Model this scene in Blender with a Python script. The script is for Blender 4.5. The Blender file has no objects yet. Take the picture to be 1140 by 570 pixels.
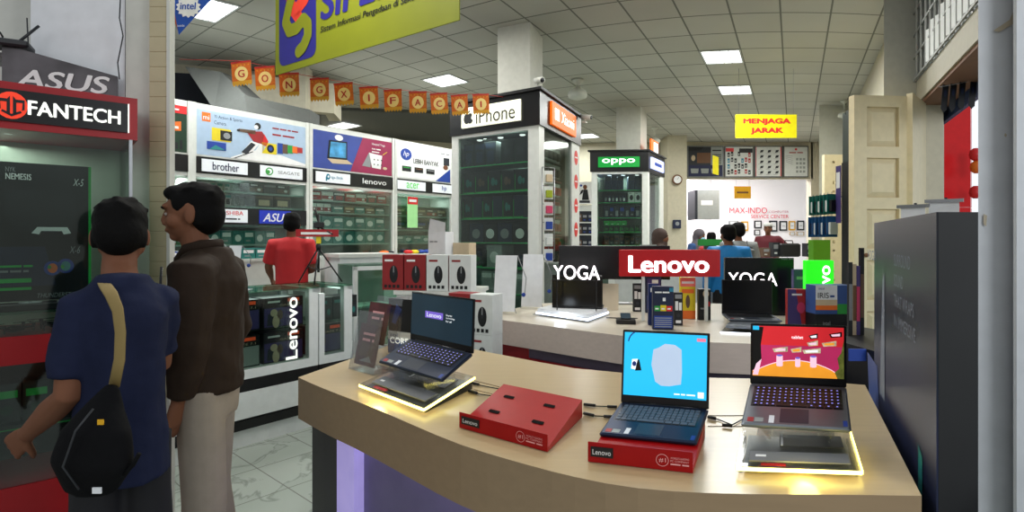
import bpy, bmesh, math, random
from math import pi, sin, cos, tan, atan2, hypot, radians
from mathutils import Vector, Matrix, Euler
random.seed(7)
SC = bpy.context.scene
COL = SC.collection
F, HZ, EYE, UC = 620.0, 265.0, 1.58, 570.0   # focal length in pixels, horizon row, eye height, centre column

# ------------------------------------------------------------------ measuring
def at(u, v, Y):
    "point seen at pixel u, v that lies Y metres into the shop"
    return Vector(((u-UC)/F*Y, Y, EYE-(v-HZ)/F*Y))
def on(u, v, z):
    "point of the level plane z seen at pixel u, v"
    Y = F*(EYE-z)/(v-HZ)
    return Vector(((u-UC)/F*Y, Y, z))
def G(a, b, z=0.0):
    "shop plan: a metres right of the long axis, b metres along it"
    D = hypot(a, b); ph = .506+atan2(a, b)
    return Vector((ph*D, D, z))

# ------------------------------------------------------------------ materials
def lin(c):
    c = c/255.0
    return c/12.92 if c <= .04045 else ((c+.055)/1.055)**2.4
def rgb(h):
    if isinstance(h, str): h = tuple(int(h[i:i+2], 16) for i in (0, 2, 4))
    return tuple(lin(x) for x in h)
MATS = {}
def M(name, col, rough=.55, metal=0., emit=0., var=.045, scale=14., bump=0., spec=.4, coat=0.):
    if name in MATS: return name
    m = bpy.data.materials.new(name); m.use_nodes = True
    n, l = m.node_tree.nodes, m.node_tree.links
    b = n['Principled BSDF']; c = rgb(col)
    tc = n.new('ShaderNodeTexCoord'); no = n.new('ShaderNodeTexNoise'); no.inputs['Scale'].default_value = scale
    no.inputs['Detail'].default_value = 3
    l.new(tc.outputs['Object'], no.inputs['Vector'])
    r = n.new('ShaderNodeValToRGB'); l.new(no.outputs['Fac'], r.inputs['Fac'])
    r.color_ramp.elements[0].position = .3; r.color_ramp.elements[1].position = .7
    r.color_ramp.elements[0].color = tuple(x*(1-var) for x in c)+(1,)
    r.color_ramp.elements[1].color = tuple(min(1, x*(1+var)) for x in c)+(1,)
    l.new(r.outputs['Color'], b.inputs['Base Color'])
    b.inputs['Roughness'].default_value = rough; b.inputs['Metallic'].default_value = metal
    b.inputs['Specular IOR Level'].default_value = spec; b.inputs['Coat Weight'].default_value = coat
    if emit:
        l.new(r.outputs['Color'], b.inputs['Emission Color']); b.inputs['Emission Strength'].default_value = emit
    if bump:
        bp = n.new('ShaderNodeBump'); bp.inputs['Strength'].default_value = bump; bp.inputs['Distance'].default_value = .01
        l.new(no.outputs['Fac'], bp.inputs['Height']); l.new(bp.outputs['Normal'], b.inputs['Normal'])
    MATS[name] = m
    return name
def glass(name, tint=(235, 245, 240), refl=.10, keep=.9):
    m = bpy.data.materials.new(name); m.use_nodes = True
    n, l = m.node_tree.nodes, m.node_tree.links
    n.remove(n['Principled BSDF'])
    t = n.new('ShaderNodeBsdfTransparent'); g = n.new('ShaderNodeBsdfGlossy'); g.inputs['Roughness'].default_value = .06
    t.inputs['Color'].default_value = tuple(x*keep for x in rgb(tint))+(1,)
    fr = n.new('ShaderNodeFresnel'); fr.inputs['IOR'].default_value = 1.45
    no = n.new('ShaderNodeTexNoise'); no.inputs['Scale'].default_value = 3
    ma = n.new('ShaderNodeMath'); ma.operation = 'MULTIPLY_ADD'; ma.inputs[1].default_value = .03
    l.new(no.outputs['Fac'], ma.inputs[0]); l.new(fr.outputs['Fac'], ma.inputs[2])
    mx = n.new('ShaderNodeMath'); mx.operation = 'MINIMUM'; mx.inputs[1].default_value = max(.25, refl*3)
    l.new(ma.outputs[0], mx.inputs[0])
    mix = n.new('ShaderNodeMixShader'); l.new(mx.outputs[0], mix.inputs[0])
    l.new(t.outputs[0], mix.inputs[1]); l.new(g.outputs[0], mix.inputs[2])
    l.new(mix.outputs[0], n['Material Output'].inputs['Surface'])
    MATS[name] = m; return name

def gradient(name, stops, axis='Z', lo=0., hi=1., rough=.4, emit=0., noise=0., nscale=3., spec=.4):
    "colour running along a local axis from lo to hi (metres)"
    m = bpy.data.materials.new(name); m.use_nodes = True
    n, l = m.node_tree.nodes, m.node_tree.links; b = n['Principled BSDF']
    tc = n.new('ShaderNodeTexCoord'); sp = n.new('ShaderNodeSeparateXYZ'); l.new(tc.outputs['Object'], sp.inputs[0])
    mr = n.new('ShaderNodeMapRange'); mr.inputs['From Min'].default_value = lo; mr.inputs['From Max'].default_value = hi
    l.new(sp.outputs[axis], mr.inputs['Value'])
    src = mr.outputs[0]
    if noise:
        no = n.new('ShaderNodeTexNoise'); no.inputs['Scale'].default_value = nscale; l.new(tc.outputs['Object'], no.inputs['Vector'])
        a = n.new('ShaderNodeMath'); a.operation = 'MULTIPLY_ADD'; a.inputs[1].default_value = noise
        l.new(no.outputs['Fac'], a.inputs[0]); l.new(src, a.inputs[2])
        s2 = n.new('ShaderNodeMath'); s2.operation = 'SUBTRACT'; s2.inputs[1].default_value = noise/2; l.new(a.outputs[0], s2.inputs[0]); src = s2.outputs[0]
    r = n.new('ShaderNodeValToRGB'); l.new(src, r.inputs['Fac'])
    els = r.color_ramp.elements
    while len(els) < len(stops): els.new(.5)
    for e, (p, c) in zip(els, stops): e.position = p; e.color = rgb(c)+(1,)
    l.new(r.outputs['Color'], b.inputs['Base Color']); b.inputs['Roughness'].default_value = rough
    b.inputs['Specular IOR Level'].default_value = spec
    if emit: l.new(r.outputs['Color'], b.inputs['Emission Color']); b.inputs['Emission Strength'].default_value = emit
    MATS[name] = m; return name

# ------------------------------------------------------------------ mesh building
class MB:
    def __init__(s, skew=0.): s.v = []; s.f = []; s.m = []; s.keys = []; s.skew = skew; s.sm = []; s.T = None
    def mi(s, k):
        if k not in s.keys: s.keys.append(k)
        return s.keys.index(k)
    def add(s, vs, fs, k, smooth=False):
        o = len(s.v)
        s.v += [s.T @ Vector(p) for p in vs] if s.T else [Vector(p) for p in vs]
        i = s.mi(k)
        for f in fs: s.f.append([o+j for j in f]); s.m.append(i); s.sm.append(smooth)
    def box(s, x0, x1, y0, y1, z0, z1, k, bev=0.):
        if bev:
            b = bev
            def ring(z, e): return [(x0+e, y0, z), (x1-e, y0, z), (x1, y0+e, z), (x1, y1-e, z), (x1-e, y1, z), (x0+e, y1, z), (x0, y1-e, z), (x0, y0+e, z)] if e else None
            v = []
            for z, ins in ((z0, b), (z0+b, 0), (z1-b, 0), (z1, b)):
                a0, a1, c0, c1 = x0+ins, x1-ins, y0+ins, y1-ins
                v += [(a0+b, c0, z), (a1-b, c0, z), (a1, c0+b, z), (a1, c1-b, z), (a1-b, c1, z), (a0+b, c1, z), (a0, c1-b, z), (a0, c0+b, z)]
            f = [list(range(7, -1, -1)), list(range(24, 32))]
            for r in range(3):
                for i in range(8): j = (i+1) % 8; f.append([r*8+i, r*8+j, r*8+8+j, r*8+8+i])
            s.add(v, f, k); return
        v = [(x0, y0, z0), (x1, y0, z0), (x1, y1, z0), (x0, y1, z0), (x0, y0, z1), (x1, y0, z1), (x1, y1, z1), (x0, y1, z1)]
        s.add(v, [(3, 2, 1, 0), (4, 5, 6, 7), (0, 1, 5, 4), (1, 2, 6, 5), (2, 3, 7, 6), (3, 0, 4, 7)], k)
    def poly(s, pts, y, k):
        "flat shape in the x-z plane facing -y"
        a = sum(pts[i][0]*pts[(i+1) % len(pts)][1]-pts[(i+1) % len(pts)][0]*pts[i][1] for i in range(len(pts)))
        if a < 0: pts = pts[::-1]
        s.add([(p[0], y, p[1]) for p in pts], [list(range(len(pts)))], k)
    def rect(s, x0, x1, z0, z1, y, k): s.poly([(x0, z0), (x1, z0), (x1, z1), (x0, z1)], y, k)
    def ell(s, cx, cz, rx, rz, y, k, n=20, rot=0.):
        s.poly([(cx+rx*cos(t)*cos(rot)-rz*sin(t)*sin(rot), cz+rx*cos(t)*sin(rot)+rz*sin(t)*cos(rot)) for t in [2*pi*i/n for i in range(n)]], y, k)
    def prism(s, pts, z0, z1, k, kside=None):
        n = len(pts); a = sum(pts[i][0]*pts[(i+1) % n][1]-pts[(i+1) % n][0]*pts[i][1] for i in range(n))
        if a < 0: pts = pts[::-1]
        v = [(p[0], p[1], z0) for p in pts]+[(p[0], p[1], z1) for p in pts]
        s.add(v, [list(range(n-1, -1, -1)), list(range(n, 2*n))], k)
        s.add(v, [(i, (i+1) % n, n+(i+1) % n, n+i) for i in range(n)], kside or k)
    def xprism(s, pts, x0, x1, k):
        "profile in y-z swept along x"
        n = len(pts)
        v = [(x0, p[0], p[1]) for p in pts]+[(x1, p[0], p[1]) for p in pts]
        s.add(v, [list(range(n-1, -1, -1)), list(range(n, 2*n))]+[(i, (i+1) % n, n+(i+1) % n, n+i) for i in range(n)], k)
    def tube(s, pts, r, k, n=10, side=None, cap=True, smooth=True):
        pts = [Vector(p) for p in pts]; m = len(pts)
        rs = r if isinstance(r, (list, tuple)) else [r]*m
        v = []; ref = Vector(side) if side else None
        prev = None
        for i, p in enumerate(pts):
            d = (pts[min(i+1, m-1)]-pts[max(i-1, 0)]).normalized()
            a = ref if ref else (prev if prev else (Vector((0, 0, 1)) if abs(d.z) < .9 else Vector((1, 0, 0))))
            a = (a-d*a.dot(d)); a = a.normalized() if a.length > 1e-5 else d.orthogonal().normalized()
            b = d.cross(a); prev = a
            ra, rb = rs[i] if isinstance(rs[i], (tuple, list)) else (rs[i], rs[i])
            v += [p+a*cos(2*pi*j/n)*ra+b*sin(2*pi*j/n)*rb for j in range(n)]
        f = [(i*n+j, i*n+(j+1) % n, (i+1)*n+(j+1) % n, (i+1)*n+j) for i in range(m-1) for j in range(n)]
        if cap: f += [list(range(n-1, -1, -1)), list(range((m-1)*n, m*n))]
        s.add(v, f, k, smooth)
    def cyl(s, c, r, h, k, n=16, r2=None, smooth=False):
        x, y, z = c; s.tube([(x, y, z), (x, y, z+h)], [r, r if r2 is None else r2], k, n, smooth=smooth)
    def lathe(s, prof, k, c=(0, 0, 0), n=20):
        "profile (r, z) turned about the vertical"
        v = [(c[0]+r*cos(2*pi*j/n), c[1]+r*sin(2*pi*j/n), c[2]+z) for r, z in prof for j in range(n)]
        m = len(prof)
        f = [(i*n+j, i*n+(j+1) % n, (i+1)*n+(j+1) % n, (i+1)*n+j) for i in range(m-1) for j in range(n)]
        f += [list(range(n-1, -1, -1)), list(range((m-1)*n, m*n))]
        s.add(v, f, k, True)
    def sphere(s, c, r, k, n=14, m=9, rot=None):
        c = Vector(c); r = r if isinstance(r, (tuple, list)) else (r, r, r)
        R = rot or Matrix.Identity(3)
        v = [c+R@Vector((0, 0, -r[2]))]
        for i in range(1, m):
            t = -pi/2+pi*i/m
            v += [c+R@Vector((r[0]*cos(t)*cos(2*pi*j/n), r[1]*cos(t)*sin(2*pi*j/n), r[2]*sin(t))) for j in range(n)]
        v.append(c+R@Vector((0, 0, r[2])))
        f = [(0, 1+(j+1) % n, 1+j) for j in range(n)]
        for i in range(m-2):
            for j in range(n): f.append((1+i*n+j, 1+i*n+(j+1) % n, 1+(i+1)*n+(j+1) % n, 1+(i+1)*n+j))
        L = len(v)-1; o = 1+(m-2)*n
        f += [(o+j, o+(j+1) % n, L) for j in range(n)]
        s.add(v, f, k, True)
    def mesh(s, name):
        me = bpy.data.meshes.new(name)
        vs = [(p.x+s.skew*p.y, p.y, p.z) for p in s.v] if s.skew else [tuple(p) for p in s.v]
        me.from_pydata(vs, [], s.f)
        for k in s.keys: me.materials.append(MATS[k])
        me.polygons.foreach_set('material_index', s.m); me.polygons.foreach_set('use_smooth', s.sm)
        me.update(); return me
    def build(s, name, parent=None, loc=None, label=None):
        o = bpy.data.objects.new(name, s.mesh(name)); COL.objects.link(o)
        if parent: o.parent = parent
        if loc is not None: o.location = loc
        if label: o['label'] = label
        return o
def mb(fn, skew=0.):
    b = MB(skew); fn(b); return b

def tag(o, label, cat, group=None, kind=None):
    o['label'] = label; o['category'] = cat
    if group: o['group'] = group
    if kind: o['kind'] = kind
    return o
def thing(name, label, cat, loc=(0, 0, 0), rotz=0., group=None, rot=None):
    o = bpy.data.objects.new(name, None); COL.objects.link(o); o.empty_display_size = .1
    o.location = loc; o.rotation_euler = rot or (0, 0, rotz)
    return tag(o, label, cat, group)
def struct(name, b, label=None, loc=None):
    o = b.build(name, loc=loc); o['kind'] = 'structure'
    if label: o['label'] = label
    return o
def dup(o, loc=None, rotz=None, label=None, group=None, parent=None):
    c = o.copy(); COL.objects.link(c)
    if parent: c.parent = parent
    if loc is not None: c.location = loc
    if rotz is not None: c.rotation_euler = (0, 0, rotz)
    if label: c['label'] = label
    if group: c['group'] = group
    for ch in [x for x in KIDS.get(o.name, [])]:
        d = dup(ch, parent=c)
    KIDS[c.name] = list(KIDS.get(o.name, []))
    return c
KIDS = {}
def kids(o):
    "remember the parts of a thing before copying it"
    KIDS[o.name] = [c for c in COL.objects if c.parent is o]
    for c in KIDS[o.name]: kids(c)

_TX = {}
def text_mesh(s, bold=0., shear=0.):
    k = (s, bold, shear)
    if k in _TX: return _TX[k]
    cu = bpy.data.curves.new('letters', 'FONT'); cu.body = s; cu.size = 1; cu.offset = bold; cu.shear = shear
    cu.resolution_u = 4; cu.fill_mode = 'FRONT'
    ob = bpy.data.objects.new('letters', cu)
    me = ob.to_mesh()
    v = [(p.co.x, p.co.y) for p in me.vertices]; f = [list(p.vertices) for p in me.polygons]
    ob.to_mesh_clear(); bpy.data.objects.remove(ob); bpy.data.curves.remove(cu)
    if not v: v = [(0, 0), (1, 0), (1, 1)]; f = [[0, 1, 2]]
    x0 = min(p[0] for p in v); x1 = max(p[0] for p in v); y0 = min(p[1] for p in v); y1 = max(p[1] for p in v)
    v = [((p[0]-x0)/(x1-x0), (p[1]-y0)/(y1-y0)) for p in v]
    _TX[k] = (v, f); return _TX[k]
BLURRED = {'PROMO', 'SALE', 'ACER', 'VIVO', 'promo', 'Rexus', 'FREE', 'OK', 'GET YOUR GAME', 'FREE GIFT', 'Internet Security', 'Legion', 'SADES', 'SMART TANK', 'PROJECTOR', 'Ghost shutter', 'DAFTAR HARGA', 'PROGRAMMABLE MACRO', 'SUPER GAMING PAD', 'Product detail', 'Specification sheet', 'Action camera for sports', '2 in 1 laptop', 'Windows', 'Yoga 360 laptop', 'LENOVO 2020', 'SERVICE', 'Leading Innovation >>', 'ideapad', 'Slim 5', 'i7', 'xe'}
def put_text(b, s, x, z, w, h, k, y=-.003, bold=0., shear=0., T=None):
    "lettering that fills the rectangle x..x+w, z..z+h of the x-z plane, facing -y"
    if s in BLURRED:                     # print too small to read in the photograph: word-like strokes
        ws = s.split() or [s]; tot = sum(len(q)+1 for q in ws)-1; c = 0
        for q in ws:
            x0, x1 = x+w*c/tot, x+w*(c+len(q))/tot; c += len(q)+1
            vs = [Vector((x0, y, z+h*.15)), Vector((x1, y, z+h*.15)), Vector((x1, y, z+h*.85)), Vector((x0, y, z+h*.85))]
            b.add([T@q_ for q_ in vs] if T else vs, [(0, 1, 2, 3)], k)
        return
    v, f = text_mesh(s, 0., shear)
    if s == 'I': x += w*.36; w *= .28
    e = min(bold, .1)*h*.9; x += e; w -= 2*e; z += e*.6; h -= 1.2*e
    for i, (dx, dz) in enumerate(((0, 0), (-e, 0), (e, 0), (0, -e*.6), (0, e*.6), (-e*.7, e*.4), (e*.7, -e*.4)) if bold > .012 else ((0, 0),)):
        vs = [Vector((x+dx+p[0]*w, y-.00006*i, z+dz+p[1]*h)) for p in v]
        if T: vs = [T@q for q in vs]
        b.add(vs, f, k)
def frame(pL, pR, pB=None):
    "ground frame whose x axis runs pL -> pR; returns loc, rotz, width, depth, skew"
    d = Vector((pR[0]-pL[0], pR[1]-pL[1])); w = d.length; a = atan2(d.y, d.x); d.normalize(); n = Vector((-d.y, d.x))
    if pB is None: return Vector((pL[0], pL[1])), a, w, 0, 0
    e = Vector((pB[0]-pL[0], pB[1]-pL[1])); dep = e.dot(n)
    return Vector((pL[0], pL[1])), a, w, dep, e.dot(d)/dep

# ------------------------------------------------------------------ shared materials
M('white_paint', (205, 205, 198), .6); M('cream_paint', (196, 189, 168), .6, bump=.1); M('white_laminate', (215, 217, 212), .35)
M('black_panel', (14, 14, 16), .35); M('black_plastic', (22, 22, 24), .4); M('dark_plastic', (40, 42, 46), .45); M('grey_plastic', (110, 112, 116), .45)
M('red_paint', (158, 14, 24), .4); M('red_plastic', (160, 12, 16), .38, spec=.25); M('bright_red', (214, 40, 42), .4); M('white_print', (235, 235, 235), .5)
M('lit_white', (255, 255, 255), .5, emit=1.6, var=0); M('lit_soft', (245, 248, 240), .5, emit=.8, var=.01)
M('steel', (150, 152, 155), .3, .9); M('chrome', (200, 202, 205), .15, 1.); M('dark_steel', (60, 62, 66), .4, .7)
M('blue_print', (28, 62, 150), .5); M('navy_print', (20, 28, 70), .5); M('teal_print', (40, 130, 130), .5); M('green_print', (40, 150, 60), .5)
M('yellow_print', (222, 200, 30), .5); M('orange_print', (230, 110, 30), .5); M('grey_print', (140, 142, 145), .5); M('brown_print', (110, 75, 50), .5)
M('pink_print', (200, 60, 100), .5); M('purple_print', (84, 62, 130), .5); M('skin', (116, 76, 56), .65, spec=.18); M('skin_shade', (92, 60, 48), .6)
M('hair', (7, 6, 6), .75, bump=.3, scale=60, spec=.12); M('lime_print', (150, 165, 25), .5); M('dark_green', (14, 50, 28), .5)
M('card_white', (226, 228, 232), .5); M('wood_edge', (150, 110, 70), .5); M('beige_print', (200, 180, 150), .5)
glass('clear_glass'); glass('green_glass', (205, 235, 220), .12, .92); glass('acrylic', (248, 249, 250), .06, .97)
glass('smoked_acrylic', (170, 175, 180), .2, .8)

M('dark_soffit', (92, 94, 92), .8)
M('troffer_frame', (190, 192, 190), .4)
M('lit_tube_white', (250, 253, 255), .5, emit=2.2, var=0)
M('stair_grey', (88, 90, 88), .7)
M('void_blue', (16, 20, 30), .8)
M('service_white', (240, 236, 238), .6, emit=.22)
M('pillar_white', (205, 205, 196), .6, bump=.05)
M('lintel_cream', (176, 170, 150), .6)
M('lattice_grey', (150, 152, 150), .5)
M('block_glass', (150, 156, 156), .2, spec=.8)
M('block_white', (225, 228, 225), .4, emit=.3)
M('rust', (120, 84, 60), .7)
M('awning_blue', (46, 66, 110), .6)
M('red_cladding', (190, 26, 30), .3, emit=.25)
M('sky_pale', (225, 228, 232), .8, emit=.9)
M('near_pillar', (190, 192, 196), .6, bump=.15, scale=8)
M('chip_beige', (172, 160, 140), .8)
M('cream_roller', (186, 174, 142), .5)
M('box_black', (18, 20, 24), .45)
M('box_dark', (38, 42, 50), .5)
M('box_teal', (36, 118, 112), .5)
M('box_red', (170, 40, 44), .5)
M('box_navy', (24, 34, 62), .5)
M('box_grey', (150, 156, 154), .5)
M('box_brown', (96, 72, 56), .6)
M('box_white', (214, 218, 216), .5)
M('box_purple', (70, 58, 116), .5)
M('box_green', (30, 120, 50), .5)
M('neon_green', (20, 150, 60), .5, emit=.12)
M('led_green', (60, 255, 90), .5, emit=1.3)
M('poster_sky', (168, 190, 214), .35)
M('poster_blue', (52, 72, 150), .35, var=.2, scale=2)
M('poster_magenta', (150, 34, 78), .35, var=.12, scale=3)
M('poster_screen', (70, 150, 200), .4, var=.4, scale=9)
M('red_print2', (150, 30, 36), .5)
M('header_black', (16, 16, 18), .3)
M('shelf_back', (128, 138, 134), .6)
M('shelf_glass_edge', (150, 178, 170), .3)
M('sign_white', (222, 226, 230), .4, emit=.25)
M('seagate_green', (60, 160, 70), .5)
M('tp_blue', (40, 130, 160), .5)
M('blue_sign', (30, 50, 170), .4, emit=.2)
M('reflected_green', (150, 205, 140), .5, emit=.3)
M('tower_dark', (120, 134, 128), .5)
M('tower_white', (218, 220, 216), .35)
M('roof_black', (10, 10, 12), .5)
M('led_soft_green', (90, 200, 90), .5, emit=.3)
M('shelf_green', (60, 170, 100), .3, emit=.1)
M('shelf_tint', (130, 150, 140), .3)
M('lit_cream', (250, 250, 225), .5, emit=.75, var=.01)
M('lit_orange', (255, 110, 20), .5, emit=.55)
M('lit_oppo', (0, 140, 50), .5, emit=.55)
M('lit_lilac', (190, 200, 255), .5, emit=1.)
M('red_sticker', (214, 50, 46), .5)
M('counter_black', (18, 18, 20), .4)
M('counter_white', (222, 226, 226), .3)
M('orange_red', (225, 80, 40), .5, emit=.3)
M('lit_red', (240, 60, 30), .5, emit=.5)
M('case_light', (190, 200, 185), .6)
M('carton_black', (12, 14, 16), .3, var=.3, scale=6)
M('case_white', (205, 210, 212), .4)
M('mirror_silver', (62, 60, 64), .3, .6, var=.5, scale=6)
M('panel_charcoal', (52, 52, 58), .5)
M('panel_violet', (120, 112, 150), .5, scale=4, var=.15)
M('led_lilac', (190, 170, 255), .5, emit=6)
M('panel_slate', (80, 78, 92), .5)
M('led_lilac2', (176, 164, 228), .5, emit=.45)
M('laptop_navy', (34, 44, 66), .35, .6)
M('laptop_grey', (122, 128, 136), .35, .7)
M('laptop_black', (20, 21, 25), .35, .3)
M('bezel', (12, 12, 14), .3)
M('keys_black', (24, 25, 30), .5)
M('keys_grey', (84, 92, 104), .5)
M('key_glow', (140, 140, 240), .5, emit=.7)
M('pad_dark', (52, 58, 70), .3, .3)
M('led_yellow', (255, 236, 120), .5, emit=5.)
M('led_white', (225, 235, 255), .5, emit=2.5)
M('scr_cyan', (30, 176, 226), .4, emit=.85, var=.03, scale=3)
M('scr_grey', (170, 188, 212), .4, emit=.75, var=.02)
M('scr_dark', (26, 46, 60), .3, emit=.5, var=.1, scale=6)
M('scr_pink', (230, 120, 150), .5, emit=.7)
M('scr_white', (240, 245, 250), .5, emit=.8)
M('scr_lilac', (110, 90, 190), .5, emit=.8)
M('scr_black', (8, 8, 10), .2)
M('scr_magenta', (176, 40, 90), .4, emit=.75, var=.15, scale=5)
M('scr_red', (200, 36, 44), .4, emit=.75, var=.15, scale=4)
M('scr_wood', (232, 150, 40), .4, emit=.8, var=.12, scale=12)
M('scr_foliage', (90, 96, 40), .4, emit=.5, var=.5, scale=60)
M('scr_pale', (240, 200, 220), .4, emit=.8)
M('scr_mix', (190, 180, 150), .4, emit=.6, var=.5, scale=50)
M('pale_pink', (236, 170, 170), .5)
M('rubber_black', (10, 10, 10), .9, spec=.1)
M('tray_silver', (136, 138, 138), .3, .4)
M('groove_brown', (90, 68, 46), .6)
M('leaflet_maroon', (84, 36, 38), .35, var=.4, scale=12)
M('core_blue', (50, 80, 140), .5)
M('mouse_red', (140, 34, 38), .45)
M('panel_plum', (96, 86, 108), .5)
M('lenovo_red', (170, 14, 22), .35, emit=.18)
M('lit_text', (255, 245, 250), .5, emit=2.6, var=0)
M('halo', (255, 90, 100), .5, emit=1.)
M('yoga_black', (16, 17, 22), .25)
M('blue_navy', (22, 40, 92), .4)
M('pink_print2', (240, 120, 110), .5)
M('beige_card', (214, 202, 180), .5)
M('lit_green', (40, 235, 30), .4, emit=.85, var=.04)
M('standee_side', (25, 26, 28), .65, bump=.1, scale=5, var=.15)
M('faint_white', (120, 128, 142), .5)
M('reflection_blue', (60, 84, 150), .3)
M('door_cream', (226, 212, 176), .45)
M('shutter_green', (44, 52, 46), .5)
M('pack_teal', (20, 110, 104), .3)
M('pack_blue', (30, 90, 150), .3)
M('lime_column', (96, 160, 28), .4, emit=.1)
M('plastic_grey', (176, 180, 184), .25, bump=.3, scale=9)
M('siplah_lime', (128, 134, 16), .6, var=.06, scale=3)
M('siplah_navy', (40, 36, 130), .5)
M('siplah_red', (222, 60, 40), .5)
M('flag_orange', (196, 96, 24), .5, var=.2, scale=40)
M('flag_gold', (206, 150, 40), .5)
M('flag_cream', (232, 206, 130), .5)
M('flag_red', (180, 40, 40), .5)
M('intel_blue', (24, 76, 170), .5)
M('copper_orange', (190, 100, 60), .5)
M('sign_yellow', (226, 214, 10), .5, emit=.12)
M('mustard', (214, 160, 20), .5)
M('letter_red', (206, 40, 60), .5, emit=.2)
M('letter_pink', (190, 90, 110), .5)
M('poster_frame', (110, 112, 114), .4, .5)
M('fan_white', (205, 206, 196), .5)
M('tee_navy', (30, 35, 58), .85, bump=.2, scale=30, spec=.1)
M('jacket_brown', (44, 33, 25), .75, bump=.25, scale=25, spec=.15)
M('pants_black', (20, 20, 24), .8)
M('pants_khaki', (150, 138, 124), .8, bump=.2, scale=20)
M('bag_black', (13, 13, 15), .8, spec=.1, bump=.3, scale=40)
M('strap_tan', (132, 112, 66), .7)
M('shirt_red', (190, 34, 38), .7)
M('jacket_blue', (20, 120, 190), .6)
M('shirt_grey', (120, 122, 122), .7)
M('shirt_maroon', (100, 30, 42), .7)
M('hijab_brown', (66, 50, 44), .8)
M('hijab_grey', (92, 86, 92), .8)
M('dress_blue', (50, 80, 130), .8)
M('cap_white', (214, 216, 214), .8)
M('mask_blue', (130, 180, 200), .7)
M('lips', (110, 62, 54), .6)
M('eye_white', (150, 140, 132), .4)
M('shoe_dark', (28, 26, 26), .6)
M('backpack_grey', (96, 98, 100), .7)
# ================================================================== camera, world, lights
cam_d = bpy.data.cameras.new('camera'); cam = bpy.data.objects.new('camera', cam_d); COL.objects.link(cam)
cam_d.sensor_width = 36; cam_d.lens = 36*F/1140; cam_d.shift_y = -(285-HZ)/1140; cam_d.clip_start = .05; cam_d.clip_end = 200
cam.location = (0, 0, EYE); cam.rotation_euler = (pi/2, 0, 0); SC.camera = cam
SC.view_settings.view_transform = 'Standard'; SC.view_settings.look = 'None'; SC.view_settings.exposure = 0; SC.view_settings.gamma = 1
w = bpy.data.worlds.new('world'); SC.world = w; w.use_nodes = True
n, l = w.node_tree.nodes, w.node_tree.links
bg = n['Background']; bg.inputs['Strength'].default_value = .6
tc = n.new('ShaderNodeTexCoord'); sp = n.new('ShaderNodeSeparateXYZ'); l.new(tc.outputs['Generated'], sp.inputs[0])
cr = n.new('ShaderNodeValToRGB'); l.new(sp.outputs['Z'], cr.inputs['Fac'])
cr.color_ramp.elements[0].color = (.5, .5, .48, 1); cr.color_ramp.elements[1].color = (.85, .93, 1, 1); cr.color_ramp.elements[1].position = .4
l.new(cr.outputs['Color'], bg.inputs['Color'])
SC.cycles.max_bounces = 6; SC.cycles.transparent_max_bounces = 24; SC.cycles.diffuse_bounces = 3; SC.cycles.glossy_bounces = 3
SC.cycles.sample_clamp_indirect = 4; SC.cycles.caustics_reflective = False; SC.cycles.caustics_refractive = False
def area(loc, size, power, col=(1, 1, 1), rot=(0, 0, 0), sy=None, spread=180):
    d = bpy.data.lights.new('lamp_or_fill', 'AREA'); d.energy = power; d.color = col; d.size = size; d.spread = radians(spread)  # shared by the ceiling lights and the added fill lights
    if sy: d.shape = 'RECTANGLE'; d.size_y = sy
    o = bpy.data.objects.new('light_source', d); COL.objects.link(o); o.location = loc; o.rotation_euler = rot; return o

# ================================================================== ceiling and troffers
HC = 2.62; ZC = EYE+HC
def ceiling_material():
    m = bpy.data.materials.new('ceiling_tiles'); m.use_nodes = True
    n, l = m.node_tree.nodes, m.node_tree.links; b = n['Principled BSDF']
    uv = n.new('ShaderNodeUVMap'); uv.uv_map = 'UVMap'
    sep = n.new('ShaderNodeSeparateXYZ'); l.new(uv.outputs[0], sep.inputs[0])
    outs = []
    for ax in 'XY':
        fr = n.new('ShaderNodeMath'); fr.operation = 'FRACT'; l.new(sep.outputs[ax], fr.inputs[0])
        s_ = n.new('ShaderNodeMath'); s_.operation = 'SUBTRACT'; s_.inputs[1].default_value = .5; l.new(fr.outputs[0], s_.inputs[0])
        ab = n.new('ShaderNodeMath'); ab.operation = 'ABSOLUTE'; l.new(s_.outputs[0], ab.inputs[0])
        g = n.new('ShaderNodeMath'); g.operation = 'GREATER_THAN'; g.inputs[1].default_value = .481; l.new(ab.outputs[0], g.inputs[0]); outs.append(g)
    mx = n.new('ShaderNodeMath'); mx.operation = 'MAXIMUM'; l.new(outs[0].outputs[0], mx.inputs[0]); l.new(outs[1].outputs[0], mx.inputs[1])
    no = n.new('ShaderNodeTexNoise'); no.inputs['Scale'].default_value = .7; l.new(uv.outputs[0], no.inputs['Vector'])
    r = n.new('ShaderNodeValToRGB'); l.new(no.outputs['Fac'], r.inputs['Fac'])
    r.color_ramp.elements[0].color = rgb((184, 182, 172))+(1,); r.color_ramp.elements[1].color = rgb((200, 199, 190))+(1,)
    wn = n.new('ShaderNodeTexWhiteNoise'); fl = n.new('ShaderNodeVectorMath'); fl.operation = 'FLOOR'; l.new(uv.outputs[0], fl.inputs[0]); l.new(fl.outputs[0], wn.inputs['Vector'])
    mm = n.new('ShaderNodeMix'); mm.data_type = 'RGBA'; mm.blend_type = 'MULTIPLY'; mm.inputs[0].default_value = .12
    l.new(r.outputs[0], mm.inputs[6]); l.new(wn.outputs['Value'], mm.inputs[7])
    m2 = n.new('ShaderNodeMix'); m2.data_type = 'RGBA'; l.new(mx.outputs[0], m2.inputs[0]); l.new(mm.outputs[2], m2.inputs[6]); m2.inputs[7].default_value = rgb((112, 113, 105))+(1,)
    l.new(m2.outputs[2], b.inputs['Base Color']); b.inputs['Roughness'].default_value = .9
    MATS['ceiling_tiles'] = m
ceiling_material()
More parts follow.
